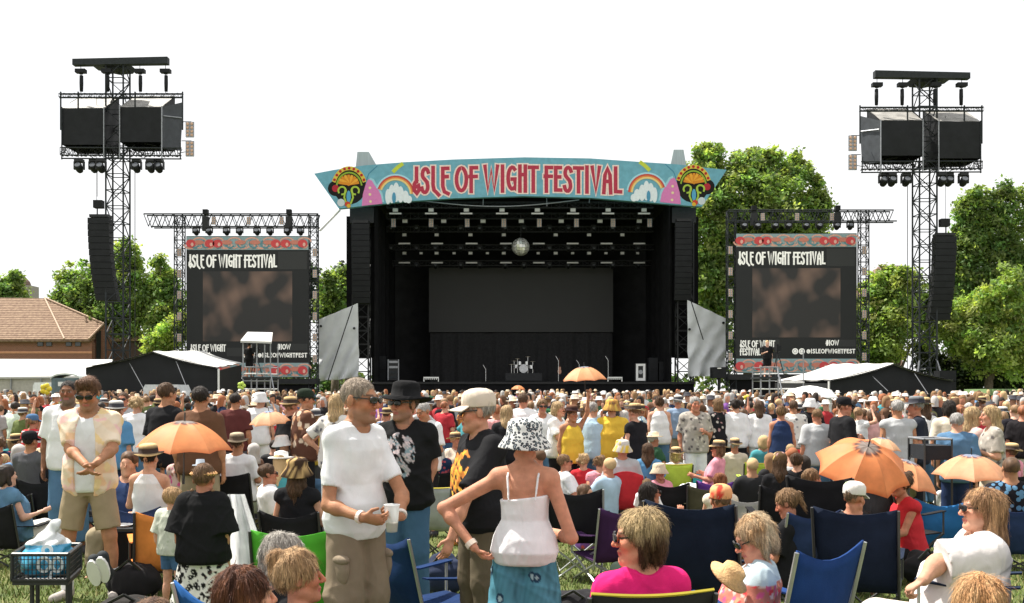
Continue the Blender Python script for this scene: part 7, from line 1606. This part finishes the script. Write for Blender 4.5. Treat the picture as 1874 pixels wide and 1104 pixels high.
def build_parasols():
    parasol('large orange parasol tilted towards the camera at the right', 1577, 858, 9.4, (R(33), R(-6)), .80, (1, .92, .85))
    parasol('orange parasol partly behind the large tilted one', 1650, 880, 10.6, (R(12), R(16)), .70, (1.02, 1.2, 1.5))
    parasol('pale orange parasol cut off by the right edge', 1776, 871, 12.2, (R(5), R(-3)), .80, (1, 1.3, 1.9))
    parasol('orange parasol on the left above the woman in the straw hat', 337, 822, 10.2, (R(3), R(2)), .88)
    parasol('pale orange parasol raised in the crowd before the stage', 1070, 696, 22, (R(2), R(-4)), .92, (1, 1.25, 1.6))
    parasol('cream orange parasol between the wine red and leaf patterned shirts', 494, 774, 15, (R(8), R(-6)), .55, (1, 1.5, 2.3))
    parasol('tiny distant orange parasol in front of the drum kit', 948, 713, 44, (0, 0), .56)
    parasol('pale parasol with yellow flowers behind the large tilted one', 1612, 822, 12, (R(4), R(6)), .42, (1, 1.55, 2.4))
build_parasols()

# ------------------------------------------------------------------ wagon, bags, shoes, table, balloons
def build_props():
    Y = 5.9; t = thing('folding_wagon', 'black wire sided wagon holding a blue shopping bag at the bottom left', 'wagon', W(85, 1104, Y))
    wire = mat('wire', (.02, .021, .022), .45, .1, spec=.4)
    def P(x, y, dy): return W(x, y, Y+dy)
    x0, x1 = 22, 125; b = MB()
    c = [P(x0, 1062, 0), P(x1, 1062, 0), P(x1, 1062, 0)+Vector((-.10, .40, 0)), P(x0, 1062, 0)+Vector((-.10, .40, 0))]; tz = Vector((0, 0, (1062-1015)/F*Y))
    for k in range(4):
        a, d = c[k], c[(k+1) % 4]; MB().bar(a, d, .012, 6).build('frame_tube', wire, t); MB().bar(a+tz, d+tz, .012, 6).build('frame_tube', wire, t); MB().bar(a, a+tz, .012, 6).build('frame_tube', wire, t)
        for i in range(1, 14): p, q = a.lerp(d, i/14), (a+tz).lerp(d+tz, i/14); b.bar(p, q, .003, 4)
        for j in range(1, 5): b.bar(a+tz*j/5, d+tz*j/5, .003, 4)
    b.build('wire_mesh', wire, t, kind='stuff')
    fl = MB(); fl.plate([v-Vector((0, 0, .01)) for v in c[::-1]], [v-Vector((0, 0, .03)) for v in c[::-1]]); fl.build('floor', wire, t)
    g = gz(c[0].x, Y)
    for q in (c[0]+Vector((.09, .06, 0)), c[1]+Vector((-.03, .06, 0)), c[2]+Vector((-.04, -.06, 0)), c[3]+Vector((.09, -.06, 0))):
        M = Matrix.Rotation(R(90), 3, 'X'); w_ = MB(); w_.lathe([(.09, -.04), (.125, -.04), (.14, -.02), (.14, .02), (.125, .04), (.09, .04)], 22, (q.x, q.y, g+.14), M); w_.build('tyre', PLASTIC, t, smooth=True); MB().lathe([(.01, -.03), (.09, -.03), (.09, .03), (.01, .03)], 14, (q.x, q.y, g+.14), M).build('rim', mat('rim', (.30, .31, .32), .5), t); MB().bar((q.x, q.y, g+.14), (q.x, q.y, q.z-.02), .014, 6).build('axle_post', wire, t)
    t = thing('shopping_bag', 'blue and clear supermarket bag stuffed into the wagon', 'bag', W(90, 1060, Y+.3))
    rg = np.random.default_rng(2); ce = W(86, 1030, Y+.2); s = Y/F
    Pm = [ell(ce, (.155, .13, .10), .05), ell(ce+Vector((.0, .02, .09)), (.12, .10, .09), .06), cap(ce+Vector((.0, .02, .10)), ce+Vector((.01, .03, .20)), .055, .02, .04), cap(ce+Vector((.01, .03, .17)), ce+Vector((.05, .03, .235)), .02, .035, .02), folds(.011, 6, 34)]
    V, Q = mesh_sdf(Pm, .0075); me = mesh_np('bag_film', V-np.array(t.location), Q, [mat('bag_film', src='vcol', rough=.22, var=.12, vscale=20, spec=.7)])
    col = np.tile(np.array((.03, .28, .48)), (len(V), 1)); n1 = hashn(V, 13); col[n1 > .2] = (.08, .42, .62); col[V[:, 2] > ce.z+.115] = (.58, .60, .60); set_col(me, col); o = bpy.data.objects.new('bag_film', me); C.objects.link(o); o.parent = t
    wm = paint('#d9e4e8', .4); front = Y+.05
    for (x, y, rx, ry) in ((80, 1034, 11, 12), (104, 1034, 9, 12), (86, 1008, 8, 8)):
        b = MB(); stroke(b, arc(x, y, rx, ry, 0, 360, 16), 6, Y+.062 if y > 1020 else Y+.10, .004); b.build('bag_print', wm, t)
    b = MB(); stroke(b, [(94, 1048), (92, 1056), (86, 1060)], 5, Y+.062, .004); b.build('bag_print', wm, t)
    # trainers standing up
    for i, (x, y) in enumerate(((176, 1042), (192, 1036))):
        c = W(x, y, 7.6); t = thing('trainer_shoe', ['left dark trainer with white stripes lying sole up behind the tie-dye man', 'right dark trainer with white stripes lying behind the tie-dye man'][i], 'shoe', c)
        M = Matrix.Rotation(R(-62), 3, 'X'); q = lambda a, b_, d: c+M @ Vector((a, b_, d))
        to = mesh_sdf([cap(q(0, -.09, 0), q(0, .09, -.015), .045, .042, .02), cap(q(0, .05, .0), q(0, .10, .045), .042, .04, .03)], .009); me = mesh_np('upper', to[0]-np.array(c), to[1], [paint('#2b2f33', .8)]); o = bpy.data.objects.new('upper', me); C.objects.link(o); o.parent = t
        MB().lathe([(.003, -.012), (.05, -.012), (.05, .012), (.003, .012)], 14, q(0, 0, -.045), M, sx=1, sy=2.4).build('sole', WHITE, t)
        for k in range(3): MB().bar(q(-.046, -.03+.035*k, -.02), q(-.046, .0+.035*k, .035), .006, 4).build('stripe', WHITE, t)
    def lump(name, label, cat, px, py, Y, r, col, seed, m=None):
        c = W(px, py, Y); t = thing(name, label, cat, (c.x, Y, gz(c.x, Y))); z = gz(c.x, Y); c = Vector((c.x, Y, z+r[2]*.8)); rg = random.Random(seed)
        Pm = [ell(c, r, .03)]+[ell(c+Vector((rg.uniform(-.7, .7)*r[0], rg.uniform(-.5, .5)*r[1], rg.uniform(-.1, .6)*r[2])), (r[0]*.45, r[1]*.5, r[2]*.5), .04) for _ in range(5)]+[folds(.008, seed, 30), clip((0, 0, z), (0, 0, -1))]
        V, Q = mesh_sdf(Pm, .014); me = mesh_np('cloth', V-np.array(t.location), Q, [m or CLOTHP(col)]); o = bpy.data.objects.new('cloth', me); C.objects.link(o); o.parent = t
        b = MB(); b.path([c+Vector((-.5*r[0], -.6*r[1], r[2]*.7)), c+Vector((0, -.7*r[1], r[2]*1.25)), c+Vector((.4*r[0], -.6*r[1], r[2]*.7))], .012, 5); b.build('strap', PLASTIC, t); return t
    lump('rucksack', 'dark rucksack dropped on the grass behind the tie-dye man', 'rucksack', 245, 1000, 8.2, (.22, .16, .16), '#1c1a1c', 3)
    lump('rucksack', 'black bag lying on the grass right of the bucket hat woman', 'rucksack', 1048, 1050, 7.6, (.20, .14, .10), '#201f22', 5)
    lump('blanket', 'crumpled black jacket on the grass left of the blond boy', 'jacket', 238, 1060, 7.0, (.26, .16, .12), '#24211f', 9)
    lump('pink_bag', 'pink and blue cloth bag hanging low beside the woman in white at the right', 'bag', 1652, 1090, 4.9, (.12, .10, .14), '#b01f4f', 12)
    # picnic table
    Yt = 9.0; t = thing('picnic_table', 'low black picnic table with white plates behind the tie-dye man', 'table', (W(250, 0, Yt).x, Yt, gz(W(250, 0, Yt).x, Yt))); z = t.location.z
    X = t.location.x; MB().box((X, Yt, z+.52), (.46, .4, .025)).build('table_top', BLKM, t); b = MB(); b.box((X, Yt-.19, z+.34), (.44, .012, .32)); b.build('cloth_front', BLK, t)
    for sx in (-1, 1):
        for sy in (-1, 1): MB().bar((X+sx*.2, Yt+sy*.17, z+.51), (X+sx*.2, Yt+sy*.17, z), .012, 5).build('leg', TUBE, t)
    for i, dx in enumerate((-.12, .1)): t2 = tag(MB().lathe([(.003, 0), (.08, .0), (.10, .018), (.098, .02), (.078, .006), (.003, .006)], 18, (X+dx, Yt-.05, z+.534)).build('paper_plate', WHITE, None), ['left white plate on the low black picnic table', 'right white plate on the low black picnic table'][i], 'plate')
    t = thing('dome_blanket', 'white blanket hanging from the chair right of the girl with braids', 'blanket', W(450, 1000, 6.9)); b = MB(); rows = []
    for j in range(9):
        v = j/8; rows.append([W(412+50*v*0+ (8+i*7)*(.55+.8*v), 905+150*v, 7.0-.25*v+.05*math.sin(i*1.3+v*3)) for i in range(9)])
    n = 9; vs = [p for r in rows for p in r]; fs = [(j*n+i, (j+1)*n+i, (j+1)*n+i+1, j*n+i+1) for j in range(8) for i in range(8)]; b.add(vs, fs); b.add([v+Vector((0, .012, 0)) for v in vs], [f[::-1] for f in fs]); b.build('cloth', CLOTHP('#dcdcdc'), t, smooth=True)
    t = thing('black_trolley', 'black folding trolley with silver rim before the blue barriers', 'trolley', (W(1716, 0, 12.5).x, 12.5, gz(W(1716, 0, 12.5).x, 12.5))); c = W(1716, 803, 12.5); z = t.location.z
    b = MB(); boxpx(b, 1694, 816, 1740, 842, 12.5, .5); b.build('basket', CLOTHP('#23252a'), t); z1 = W(0, 804, 12.5).z
    A = W(1692, 804, 12.5); B = W(1742, 804, 12.5)
    for dy in (0, .5): MB().bar(A+Vector((0, dy, 0)), B+Vector((0, dy, 0)), .014, 6).build('rim_tube', STEEL, t)
    for q in (A, B):
        MB().bar(q, q+Vector((0, .5, 0)), .014, 6).build('rim_tube', STEEL, t)
        for dy in (0, .5): MB().bar(q+Vector((0, dy, 0)), (q.x, q.y+dy, z), .014, 6).build('leg', TUBE, t)
    rg = random.Random(12)
    for k, (lb, px, Y, col) in enumerate((('maroon rucksack on the grass under the left parasol', 372, 9.8, '#4a1f24'), ('grey rucksack beside the red chair', 1185, 13.2, '#55585c'), ('dark green rucksack on the grass right of the purple chair', 1150, 8.6, '#26352a'), ('navy rucksack between the man in white and the cream cap', 812, 8.6, '#1d2740'), ('black holdall on the grass left of the tie-dye man', 92, 9.6, '#17181a'), ('beige cloth bag by the white blanket', 470, 7.8, '#a39277'), ('black holdall right of the large tilted parasol', 1690, 9.0, '#17181a'), ('pale cool bag in front of the lime green chair', 1262, 12.4, '#b8bcbf'), ('teal rucksack near the blue chairs on the right', 1660, 15.5, '#1f5a63'), ('black rucksack in front of the straw boater', 1372, 13.4, '#1b1b1e'))):
        lump('rucksack', lb, 'rucksack', px, 0, Y, (rg.uniform(.15, .24), .15, rg.uniform(.14, .2)), col, 30+k, mat('bag_cloth', lin(col), .85, .2, 8))
    for px, py, Y, lb, col in ((1367, 730, 36, 'round yellow balloon held above the crowd before the right screen', '#d9c930'), (442, 706, 34, 'green and yellow flower balloon held above the crowd before the left screen', '#b7d05a'), (84, 712, 24, 'bunch of yellow flowers held up at the left edge', '#d9c33a')):
        c = W(px, py, Y); t = thing('balloon', lb, 'balloon', c); b = MB()
        for k in range(5): b.lathe([(.003, -.07), (.06, -.04), (.07, .0), (.05, .05), (.003, .07)], 8, c+Vector((.08*math.cos(k*1.256), 0, .08*math.sin(k*1.256))))
        b.build('petals', paint(col, .4), t, smooth=True, kind='stuff'); MB().bar(c, c-Vector((0, 0, .7)), .006, 4).build('string', STEEL, t)
build_props()

# ------------------------------------------------------------------ the rest of the crowd
CPAL = {'white': (.74, .74, .74), 'black': (.015, .015, .017), 'grey': (.38, .39, .40), 'navy': (.02, .035, .09), 'pale blue': (.40, .55, .68), 'denim blue': (.10, .20, .34), 'red': (.50, .04, .05), 'pink': (.72, .34, .38), 'cream': (.66, .58, .46), 'olive': (.15, .15, .06), 'yellow': (.72, .50, .08), 'orange': (.70, .27, .08), 'brown': (.14, .075, .045), 'teal': (.06, .28, .32), 'purple': (.20, .08, .30), 'dark green': (.03, .10, .05)}
CW = [6.5, 11, 3.2, 5, 1.6, 3, 2.2, 1.8, 2.4, 2.2, .9, 1.1, 4, 1.0, 1.2, 2]
PPAL = [(.015, .015, .017), (.06, .12, .22), (.28, .23, .15), (.60, .58, .54), (.10, .10, .11), (.02, .03, .08)]
PROTO = []
def crowd_proto(pose, sex, style, arms, rz, **k):
    J = skeleton(pose, sex, arms=arms, seat=.30, head=k.get('head', (0, 0, 0)), lean=k.get('lean', 0)); h = .026; fat = k.get('fat', 0); t = bpy.data.objects.new('person', None)
    parts = {}
    def mk(nm, VQ, m): parts[nm] = mesh_np(nm, VQ[0], VQ[1], [m])
    mk('body', mesh_sdf(body_prims(J, sex, fat, headscale=1.06), h, [(*head_box(J, 1.06), .016)]), OSKIN)
    mk('shirt', mesh_sdf(shirt_prims(J, sex, fat, sleeve=k.get('sleeve', .8), inf=.026, loose=.6, hem=-.1, amp=.006, flare=.02), h), OCLOTH)
    mk('trousers', mesh_sdf(pants_prims(J, sex, fat, length=k.get('plen', 1.9), inf=.022, wide=k.get('wide', .015)), h), OCLOTH)
    hr = mesh_sdf(hair_prims(J, style, 1.07), .015)
    mk('hair', hr, OHAIR)
    top = J['head'].z+.13
    bpy.data.objects.remove(t); PROTO.append(dict(pose=pose, sex=sex, style=style, parts=parts, top=top, J=J, rz=rz, hats={}))
def build_protos():
    d = ('down', 'down')
    for a in (('stand', 'm', 'short', d, 180), ('stand', 'm', 'crop', ('front', 'front'), 160), ('stand', 'm', 'short', ('hip', 'down'), 190), ('stand', 'm', 'short', ('front', 'down'), 30), ('stand', 'm', 'short', ('up', 'down'), 175), ('stand', 'f', 'long', d, 180), ('stand', 'f', 'bob', ('front', 'front'), 170), ('stand', 'f', 'bun', ('cross', 'cross'), 185), ('stand', 'f', 'straight', ('hip', 'down'), 170), ('stand', 'f', 'long', ('front', 'down'), 20), ('stand', 'f', 'pony', ('shade', 'down'), 150), ('stand', 'f', 'curly', ('phone', 'down'), 100), ('stand', 'm', 'short', ('phone', 'phone'), -100)):
        crowd_proto(*a, plen=.9 if a[1] == 'm' else 1.9, fat=.02 if a[1] == 'm' else 0, sleeve=.8 if a[1] == 'm' else .35)
    l = ('lap', 'lap')
    for a in (('sit', 'm', 'short', l, 180), ('sit', 'm', 'crop', ('rest', 'rest'), 165), ('sit', 'm', 'short', l, 120), ('sit', 'f', 'long', l, 180), ('sit', 'f', 'bob', ('rest', 'rest'), 170), ('sit', 'f', 'bun', l, 190), ('sit', 'f', 'straight', l, 140), ('sit', 'f', 'curly', ('phone', 'lap'), -130), ('sit', 'm', 'short', l, 20), ('sit', 'f', 'long', l, -20), ('ground', 'f', 'pony', ('knee', 'knee'), 175), ('ground', 'm', 'short', ('knee', 'knee'), 160), ('ground', 'f', 'bob', ('knee', 'knee'), 60)):
        crowd_proto(*a, fat=.02, sleeve=.8 if a[1] == 'm' else .3)
build_protos()
ZONES = [(170, 'left of tower'), (300, 'by left tower'), (450, 'before left marquee'), (580, 'before left screen'), (700, 'before left wind sheet'), (860, 'before left stage half'), (1030, 'before drum kit'), (1240, 'before right stage half'), (1340, 'before right wind sheet'), (1500, 'before right screen'), (1700, 'before right marquee'), (3000, 'before right trees')]
HNAME = {'short': 'short hair', 'crop': 'cropped hair', 'long': 'long hair', 'bob': 'bobbed hair', 'bun': 'hair up', 'straight': 'straight hair', 'pony': 'ponytail', 'curly': 'curly hair'}
HCOL = {'brown': HC['br'], 'black': HC['bk'], 'blonde': HC['bl'], 'grey': HC['gr'], 'light brown': HC['lb'], 'reddish': HC['rd']}
HATC = {'straw': ((.62, .44, .22), STB), 'white': ((.70, .68, .64), (.05, .05, .06)), 'black': ((.014, .014, .016), None), 'blue': ((.08, .16, .3), None), 'khaki': ((.3, .26, .17), None)}
USED = set()
def printmat(name, sc, thr, k, st=(1, 1, 1)):
    m = mat(name, src='obj', rough=.9, var=.12, vscale=7, spec=.12); t = m.node_tree; N = t.nodes; l = t.links.new; b = N['Principled BSDF']; src = b.inputs['Base Color'].links[0].from_socket
    tc = N.new('ShaderNodeTexCoord'); mp = N.new('ShaderNodeMapping'); mp.inputs['Scale'].default_value = st; v = N.new('ShaderNodeTexVoronoi'); v.inputs['Scale'].default_value = sc; r = N.new('ShaderNodeMath'); r.operation = 'LESS_THAN'; r.inputs[1].default_value = thr
    l(tc.outputs['Object'], mp.inputs[0]); l(mp.outputs[0], v.inputs['Vector']); l(v.outputs['Distance'], r.inputs[0]); mx = N.new('ShaderNodeMix'); mx.data_type = 'RGBA'; l(r.outputs[0], mx.inputs[0]); l(src, mx.inputs[6]); mx.inputs[7].default_value = (*k, 1); l(mx.outputs[2], b.inputs['Base Color']); creases(m, 4.5, .4, .05); return m
PRINTS = [printmat('dark_spot_print', 17, .38, (.04, .035, .04)), printmat('pale_flower_print', 13, .40, (.60, .52, .48)), printmat('red_flower_print', 12, .36, (.45, .08, .10)), printmat('stripe_print', 5, .42, (.55, .55, .56), (.1, .1, 4.5)), printmat('blue_leaf_print', 15, .40, (.10, .22, .36))]
def place_crowd(pi, X, Y, rng, want=None):
    p = PROTO[pi]; g = gz(X, Y); px = CX+X/Y*F
    z = next(n for xm, n in ZONES if px < xm); dep = 'near rows' if Y < 13 else ('mid rows' if Y < 19 else 'far rows')
    for tr in range(60):
        cn = rng.choices(list(CPAL), CW)[0]; hn = rng.choices(list(HCOL), [6, 3.5, 1.6, 1.6, 2.5, 1.5])[0]; hk = rng.random() < .27; hat_n = rng.choices(list(HATC), [4, 4, 2, 1, 1])[0] if hk else None
        dress = f'{hat_n} hat' if hk else f'{hn} {HNAME[p["style"]]}'
        lb = f'{"seated" if p["pose"] != "stand" else "standing"} {"man" if p["sex"] == "m" else "woman"} in {cn} top and {dress}, {dep} {z}'
        if lb not in USED: break
    USED.add(lb)
    t = thing('person', lb, 'person', (X, Y, g), R(p['rz']+rng.uniform(-30, 30)), 'crowd on the festival field'); sc = rng.uniform(.93, 1.04)*(.99 if p['sex'] == 'm' else .94); t.scale = (sc,)*3
    tone = TONES[rng.choice(['tan', 'red', 'fair', 'fair', 'red', 'olive', 'pale', 'tan', 'brown'] if rng.random() < .5 else ['red', 'fair', 'tan'])]
    for nm, me in p['parts'].items():
        o = bpy.data.objects.new(nm, me); C.objects.link(o); o.parent = t
        if nm == 'shirt' and rng.random() < .33: o.material_slots[0].link = 'OBJECT'; o.material_slots[0].material = rng.choice(PRINTS)
        o.color = (*{'body': tone, 'shirt': tuple(min(.8, c*rng.uniform(.85, 1.1)) for c in CPAL[cn]), 'trousers': rng.choice(PPAL), 'hair': HCOL[hn]}[nm], 1)
    if hk:
        kind = 'straw' if hat_n in ('straw', 'white') else ('cap' if rng.random() < .6 else 'bucket'); key = (kind, hat_n)
        if key not in p['hats']:
            tmp = hat(p['J'], None, kind, *HATC[hat_n], s=1.08) if False else hat(p['J'], t, kind, *HATC[hat_n], s=1.1); p['hats'][key] = tmp.data
        else:
            o = bpy.data.objects.new({'straw': 'straw_hat', 'cap': 'cap', 'bucket': 'bucket_hat'}[kind], p['hats'][key]); C.objects.link(o); o.parent = t
    return t
def fill_crowd():
    rng = random.Random(21); pts = [(x, y) for x, y, *_ in MIDXY]; st = [i for i, p in enumerate(PROTO) if p['pose'] == 'stand']; si = [i for i, p in enumerate(PROTO) if p['pose'] != 'stand']
    n = 0; nch = 0; tries = 0; chn = set()
    while n < 203 and tries < 20000:
        tries += 1; Y = 10+18.5*rng.random()**.85; X = (rng.random()*2-1)*(Y*.53+.3); px = CX+X/Y*F
        if Y < 10.5 and 640 < px < 1010 and rng.random() < .3: continue
        sit = rng.random() < (1.0 if Y < 15 else .72 if Y < 20 else .3)
        rad = .66 if sit else .55
        if any((X-a)**2+(Y-b)**2 < rad*rad for a, b in pts): continue
        s = F/Y
        if any(Y < my and my-Y < (9 if not sit else 2.0) and abs(px-mpx) < s*(.36 if not sit else .3) for mx_, my, mpx, mp_ in MIDXY): continue
        pts.append((X, Y)); n += 1; i = rng.choice(si if sit else st); place_crowd(i, X, Y, rng)
        if sit and PROTO[i]['pose'] == 'sit' and rng.random() < .85:
            z = next(q for xm, q in ZONES if px < xm); cn, cc = rng.choice([('black', K_['bk']), ('navy', K_['nv']), ('black', K_['bk']), ('blue', (.02, .09, .24)), ('green', (.04, .13, .05)), ('red', K_['rd']), ('grey', K_['dg']), ('purple', K_['pu'])])
            lb = f'{cn} camping chair in the {"near" if Y < 13 else "mid" if Y < 19 else "far"} rows {z}'
            if lb in USED: continue
            USED.add(lb)
            chair(lb, px, Y, R(PROTO[i]['rz']+rng.uniform(-12, 12)), cc, 'low', .95, group='camping chairs in the crowd', X=X)
    return pts
PTS = fill_crowd()
def riser_crew():
    rng = random.Random(3)
    for px, Y, zy, lb, i in ((456, 50.8, 690, 'camera operator in black standing on the left scaffold riser', 1), (1404, 48.8, 690, 'camera operator in black standing on the right scaffold riser', 3)):
        t = place_crowd(i, W(px, 0, Y).x, Y, rng); t.location.z = W(0, zy, Y-.8).z; t['label'] = lb; del t['group']
        for c in t.children:
            if c.name.startswith(('shirt', 'trousers')): c.color = (.012, .012, .013, 1)
        q = t.location+Vector((.42, -.35, 0)); k = thing('video_camera', 'black broadcast camera on a tripod, '+('left' if px < 900 else 'right')+' scaffold riser', 'video camera', q); c = q+Vector((0, 0, 1.38))
        b = MB(); b.box(c, (.22, .5, .26)); b.box(c+Vector((0, .1, .17)), (.1, .22, .09)); b.build('camera_body', COVER, k); MB().lathe([(.01, 0), (.11, 0), (.13, .3), (.01, .3)], 12, c+Vector((0, .25, 0)), Matrix.Rotation(R(-90), 3, 'X')).build('lens', PLASTIC, k)
        for a in (0, 2.1, 4.2): MB().bar(c-Vector((0, 0, .13)), (q.x+.35*math.cos(a), q.y+.35*math.sin(a), q.z), .025, 5).build('leg', BLKM, k)
riser_crew()
# distant mass of people: too many to count
def crowd_mass():
    rg = np.random.default_rng(5); Vs, Fs, Cs = [], [], []; off = 0
    def ring(rx, ry, z, n=7, dx=0, dy=0): a = np.arange(n)/n*6.2832; return np.stack([rx*np.cos(a)+dx, ry*np.sin(a)+dy, np.full(n, z)], 1)
    def build(rings, n=7):
        V = np.concatenate(rings); f = [(k*n+i, k*n+(i+1) % n, (k+1)*n+(i+1) % n, (k+1)*n+i) for k in range(len(rings)-1) for i in range(n)]; return V, np.array(f)
    leg = build([ring(.12, .09, 0), ring(.14, .11, .5), ring(.17, .12, .86)]); tor = build([ring(.175, .12, .84), ring(.165, .11, 1.1), ring(.205, .12, 1.36), ring(.16, .1, 1.44), ring(.06, .055, 1.49), ring(.055, .055, 1.52)])
    head = build([ring(.055, .055, 1.49), ring(.07, .08, 1.55), ring(.076, .095, 1.62), ring(.07, .088, 1.69), ring(.04, .05, 1.74), ring(.002, .002, 1.755)])
    hair = build([ring(.085, .09, 1.50, dy=.05), ring(.09, .10, 1.60, dy=.03), ring(.088, .105, 1.69, dy=.012), ring(.055, .07, 1.755, dy=.01), ring(.002, .002, 1.772)])
    hat_ = build([ring(.18, .2, 1.675), ring(.182, .2, 1.685), ring(.10, .115, 1.69), ring(.095, .11, 1.76), ring(.06, .07, 1.79), ring(.002, .002, 1.785)])
    arm = [build([ring(.05, .05, 1.40, dx=s*.2), ring(.045, .045, 1.12, dx=s*.25), ring(.035, .035, .88, dx=s*.24, dy=-.08)]) for s in (-1, 1)]
    # nearer extras, beyond the three hundred largest: coarser figures filling the gaps
    ex = []
    for po, sx, stl, ar in (('sit', 'm', 'short', 'lap'), ('sit', 'f', 'long', 'lap'), ('sit', 'f', 'bob', 'rest'), ('sit', 'm', 'crop', 'phone'), ('ground', 'f', 'bun', 'knee'), ('stand', 'm', 'short', 'front'), ('stand', 'f', 'long', 'down'), ('stand', 'f', 'bun', 'hip')):
        J = skeleton(po, sx, arms=(ar, ar), seat=.28); g_ = [mesh_sdf(body_prims(J, sx, .01, headscale=1.06), .042, [(*head_box(J, 1.06), .026)]), mesh_sdf(shirt_prims(J, sx, .01, sleeve=.7, inf=.03, loose=.6, amp=.004), .042), mesh_sdf(pants_prims(J, sx, .01, inf=.026), .042), mesh_sdf(hair_prims(J, stl, 1.1), .026)]; ex.append((po, g_, J))
    pts = list(PTS); n_ex = 0; tr = 0
    while n_ex < 190 and tr < 9000:
        tr += 1; Y = 13.5+19*rg.random(); X = (rg.random()*2-1)*(Y*.54); po = ex[rg.integers(8)] if Y > 20 else ex[rg.integers(5)]
        px = CX+X/Y*F
        if any((X-a)**2+(Y-b)**2 < .27 for a, b in pts): continue
        if po[0] == 'stand' and any(Y < my and abs(px-mpx) < F/Y*.35 for mx_, my, mpx, mp_ in MIDXY): continue
        pts.append((X, Y)); n_ex += 1; a = rg.normal(3.14, .7) if rg.random() < .8 else rg.uniform(0, 6.28); ca, sa = math.cos(a), math.sin(a); g = gz(X, Y); sc = rg.uniform(.9, 1.02)
        cols = [TONES[('tan', 'red', 'fair', 'olive', 'pale', 'red')[rg.integers(6)]], np.array(list(CPAL.values())[rg.choice(len(CPAL), p=np.array(CW)/sum(CW))]), PPAL[rg.integers(6)], list(HCOL.values())[rg.integers(6)]]
        for (V, q), c in zip(po[1], cols):
            P = V.copy(); P[:, :2] = P[:, :2] @ np.array([[ca, sa], [-sa, ca]]); Vs.append(P*sc+(X, Y, g)); Fs.append(q+off); Cs.append(np.tile(np.array(c), (len(V), 1))); off += len(V)
        if rg.random() < .25:
            hc0 = po[2]['head']; V, f = build([ring(.19, .2, -.0), ring(.19, .2, .012), ring(.10, .115, .015), ring(.095, .11, .085), ring(.03, .04, .105), ring(.002, .002, .105)]); P = V+np.array((hc0.x, hc0.y, hc0.z+.07)); P[:, :2] = P[:, :2] @ np.array([[ca, sa], [-sa, ca]]); Vs.append(P*sc+(X, Y, g)); Fs.append(f+off); Cs.append(np.tile(np.array([(.62, .5, .34), (.7, .69, .67), (.05, .05, .06)][rg.integers(3)]), (len(V), 1))); off += len(V)
    names = list(CPAL); wts = np.array(CW)/sum(CW); tones = [TONES[k] for k in ('tan', 'red', 'fair', 'fair', 'olive', 'pale')]; hcs = list(HCOL.values()); N = 0
    while N < 1500:
        Y = 25+50*rg.random()**1.15; X = (rg.random()*2-1)*(Y*.54)
        sit = rg.random() < (.35 if Y < 38 else .08); sc = rg.uniform(.92, 1.06); a = rg.normal(0, .6)+(0 if rg.random() < .8 else 3.1); ca, sa = math.cos(a), math.sin(a); g = gz(X, Y); cl = np.array(CPAL[names[rg.choice(len(names), p=wts)]])*rg.uniform(.8, 1.1); tn = tones[rg.integers(6)]; hc_ = hcs[rg.integers(6)]; pl = [(leg, PPAL[rg.integers(6)]), (tor, cl), (head, tn)]
        pl.append((hat_, [(.62, .5, .36), (.72, .70, .68), (.70, .68, .66), (.04, .04, .05), (.60, .50, .42)][rg.integers(5)]) if rg.random() < .24 else (hair, hc_))
        pl += [(arm[0], tn if rg.random() < .7 else cl), (arm[1], tn)]
        for (V, f), c in pl:
            P = V.copy(); P[:, :2] = P[:, :2] @ np.array([[ca, sa], [-sa, ca]])
            if sit: P[:, 2] = np.where(P[:, 2] > .84, P[:, 2]-.50, P[:, 2]*.4)
            P *= sc; Vs.append(P+(X, Y, g)); Fs.append(f+off); Cs.append(np.tile(np.array(c), (len(V), 1))); off += len(V)
        N += 1
    me = mesh_np('distant_crowd', np.concatenate(Vs), np.concatenate(Fs), [mat('crowd_cloth', src='vcol', rough=.85, var=.15, vscale=6)]); set_col(me, np.concatenate(Cs)); o = bpy.data.objects.new('distant_crowd', me); C.objects.link(o); tag(o, 'dense distant crowd of people packed before the stage', 'crowd'); o['kind'] = 'stuff'
crowd_mass()
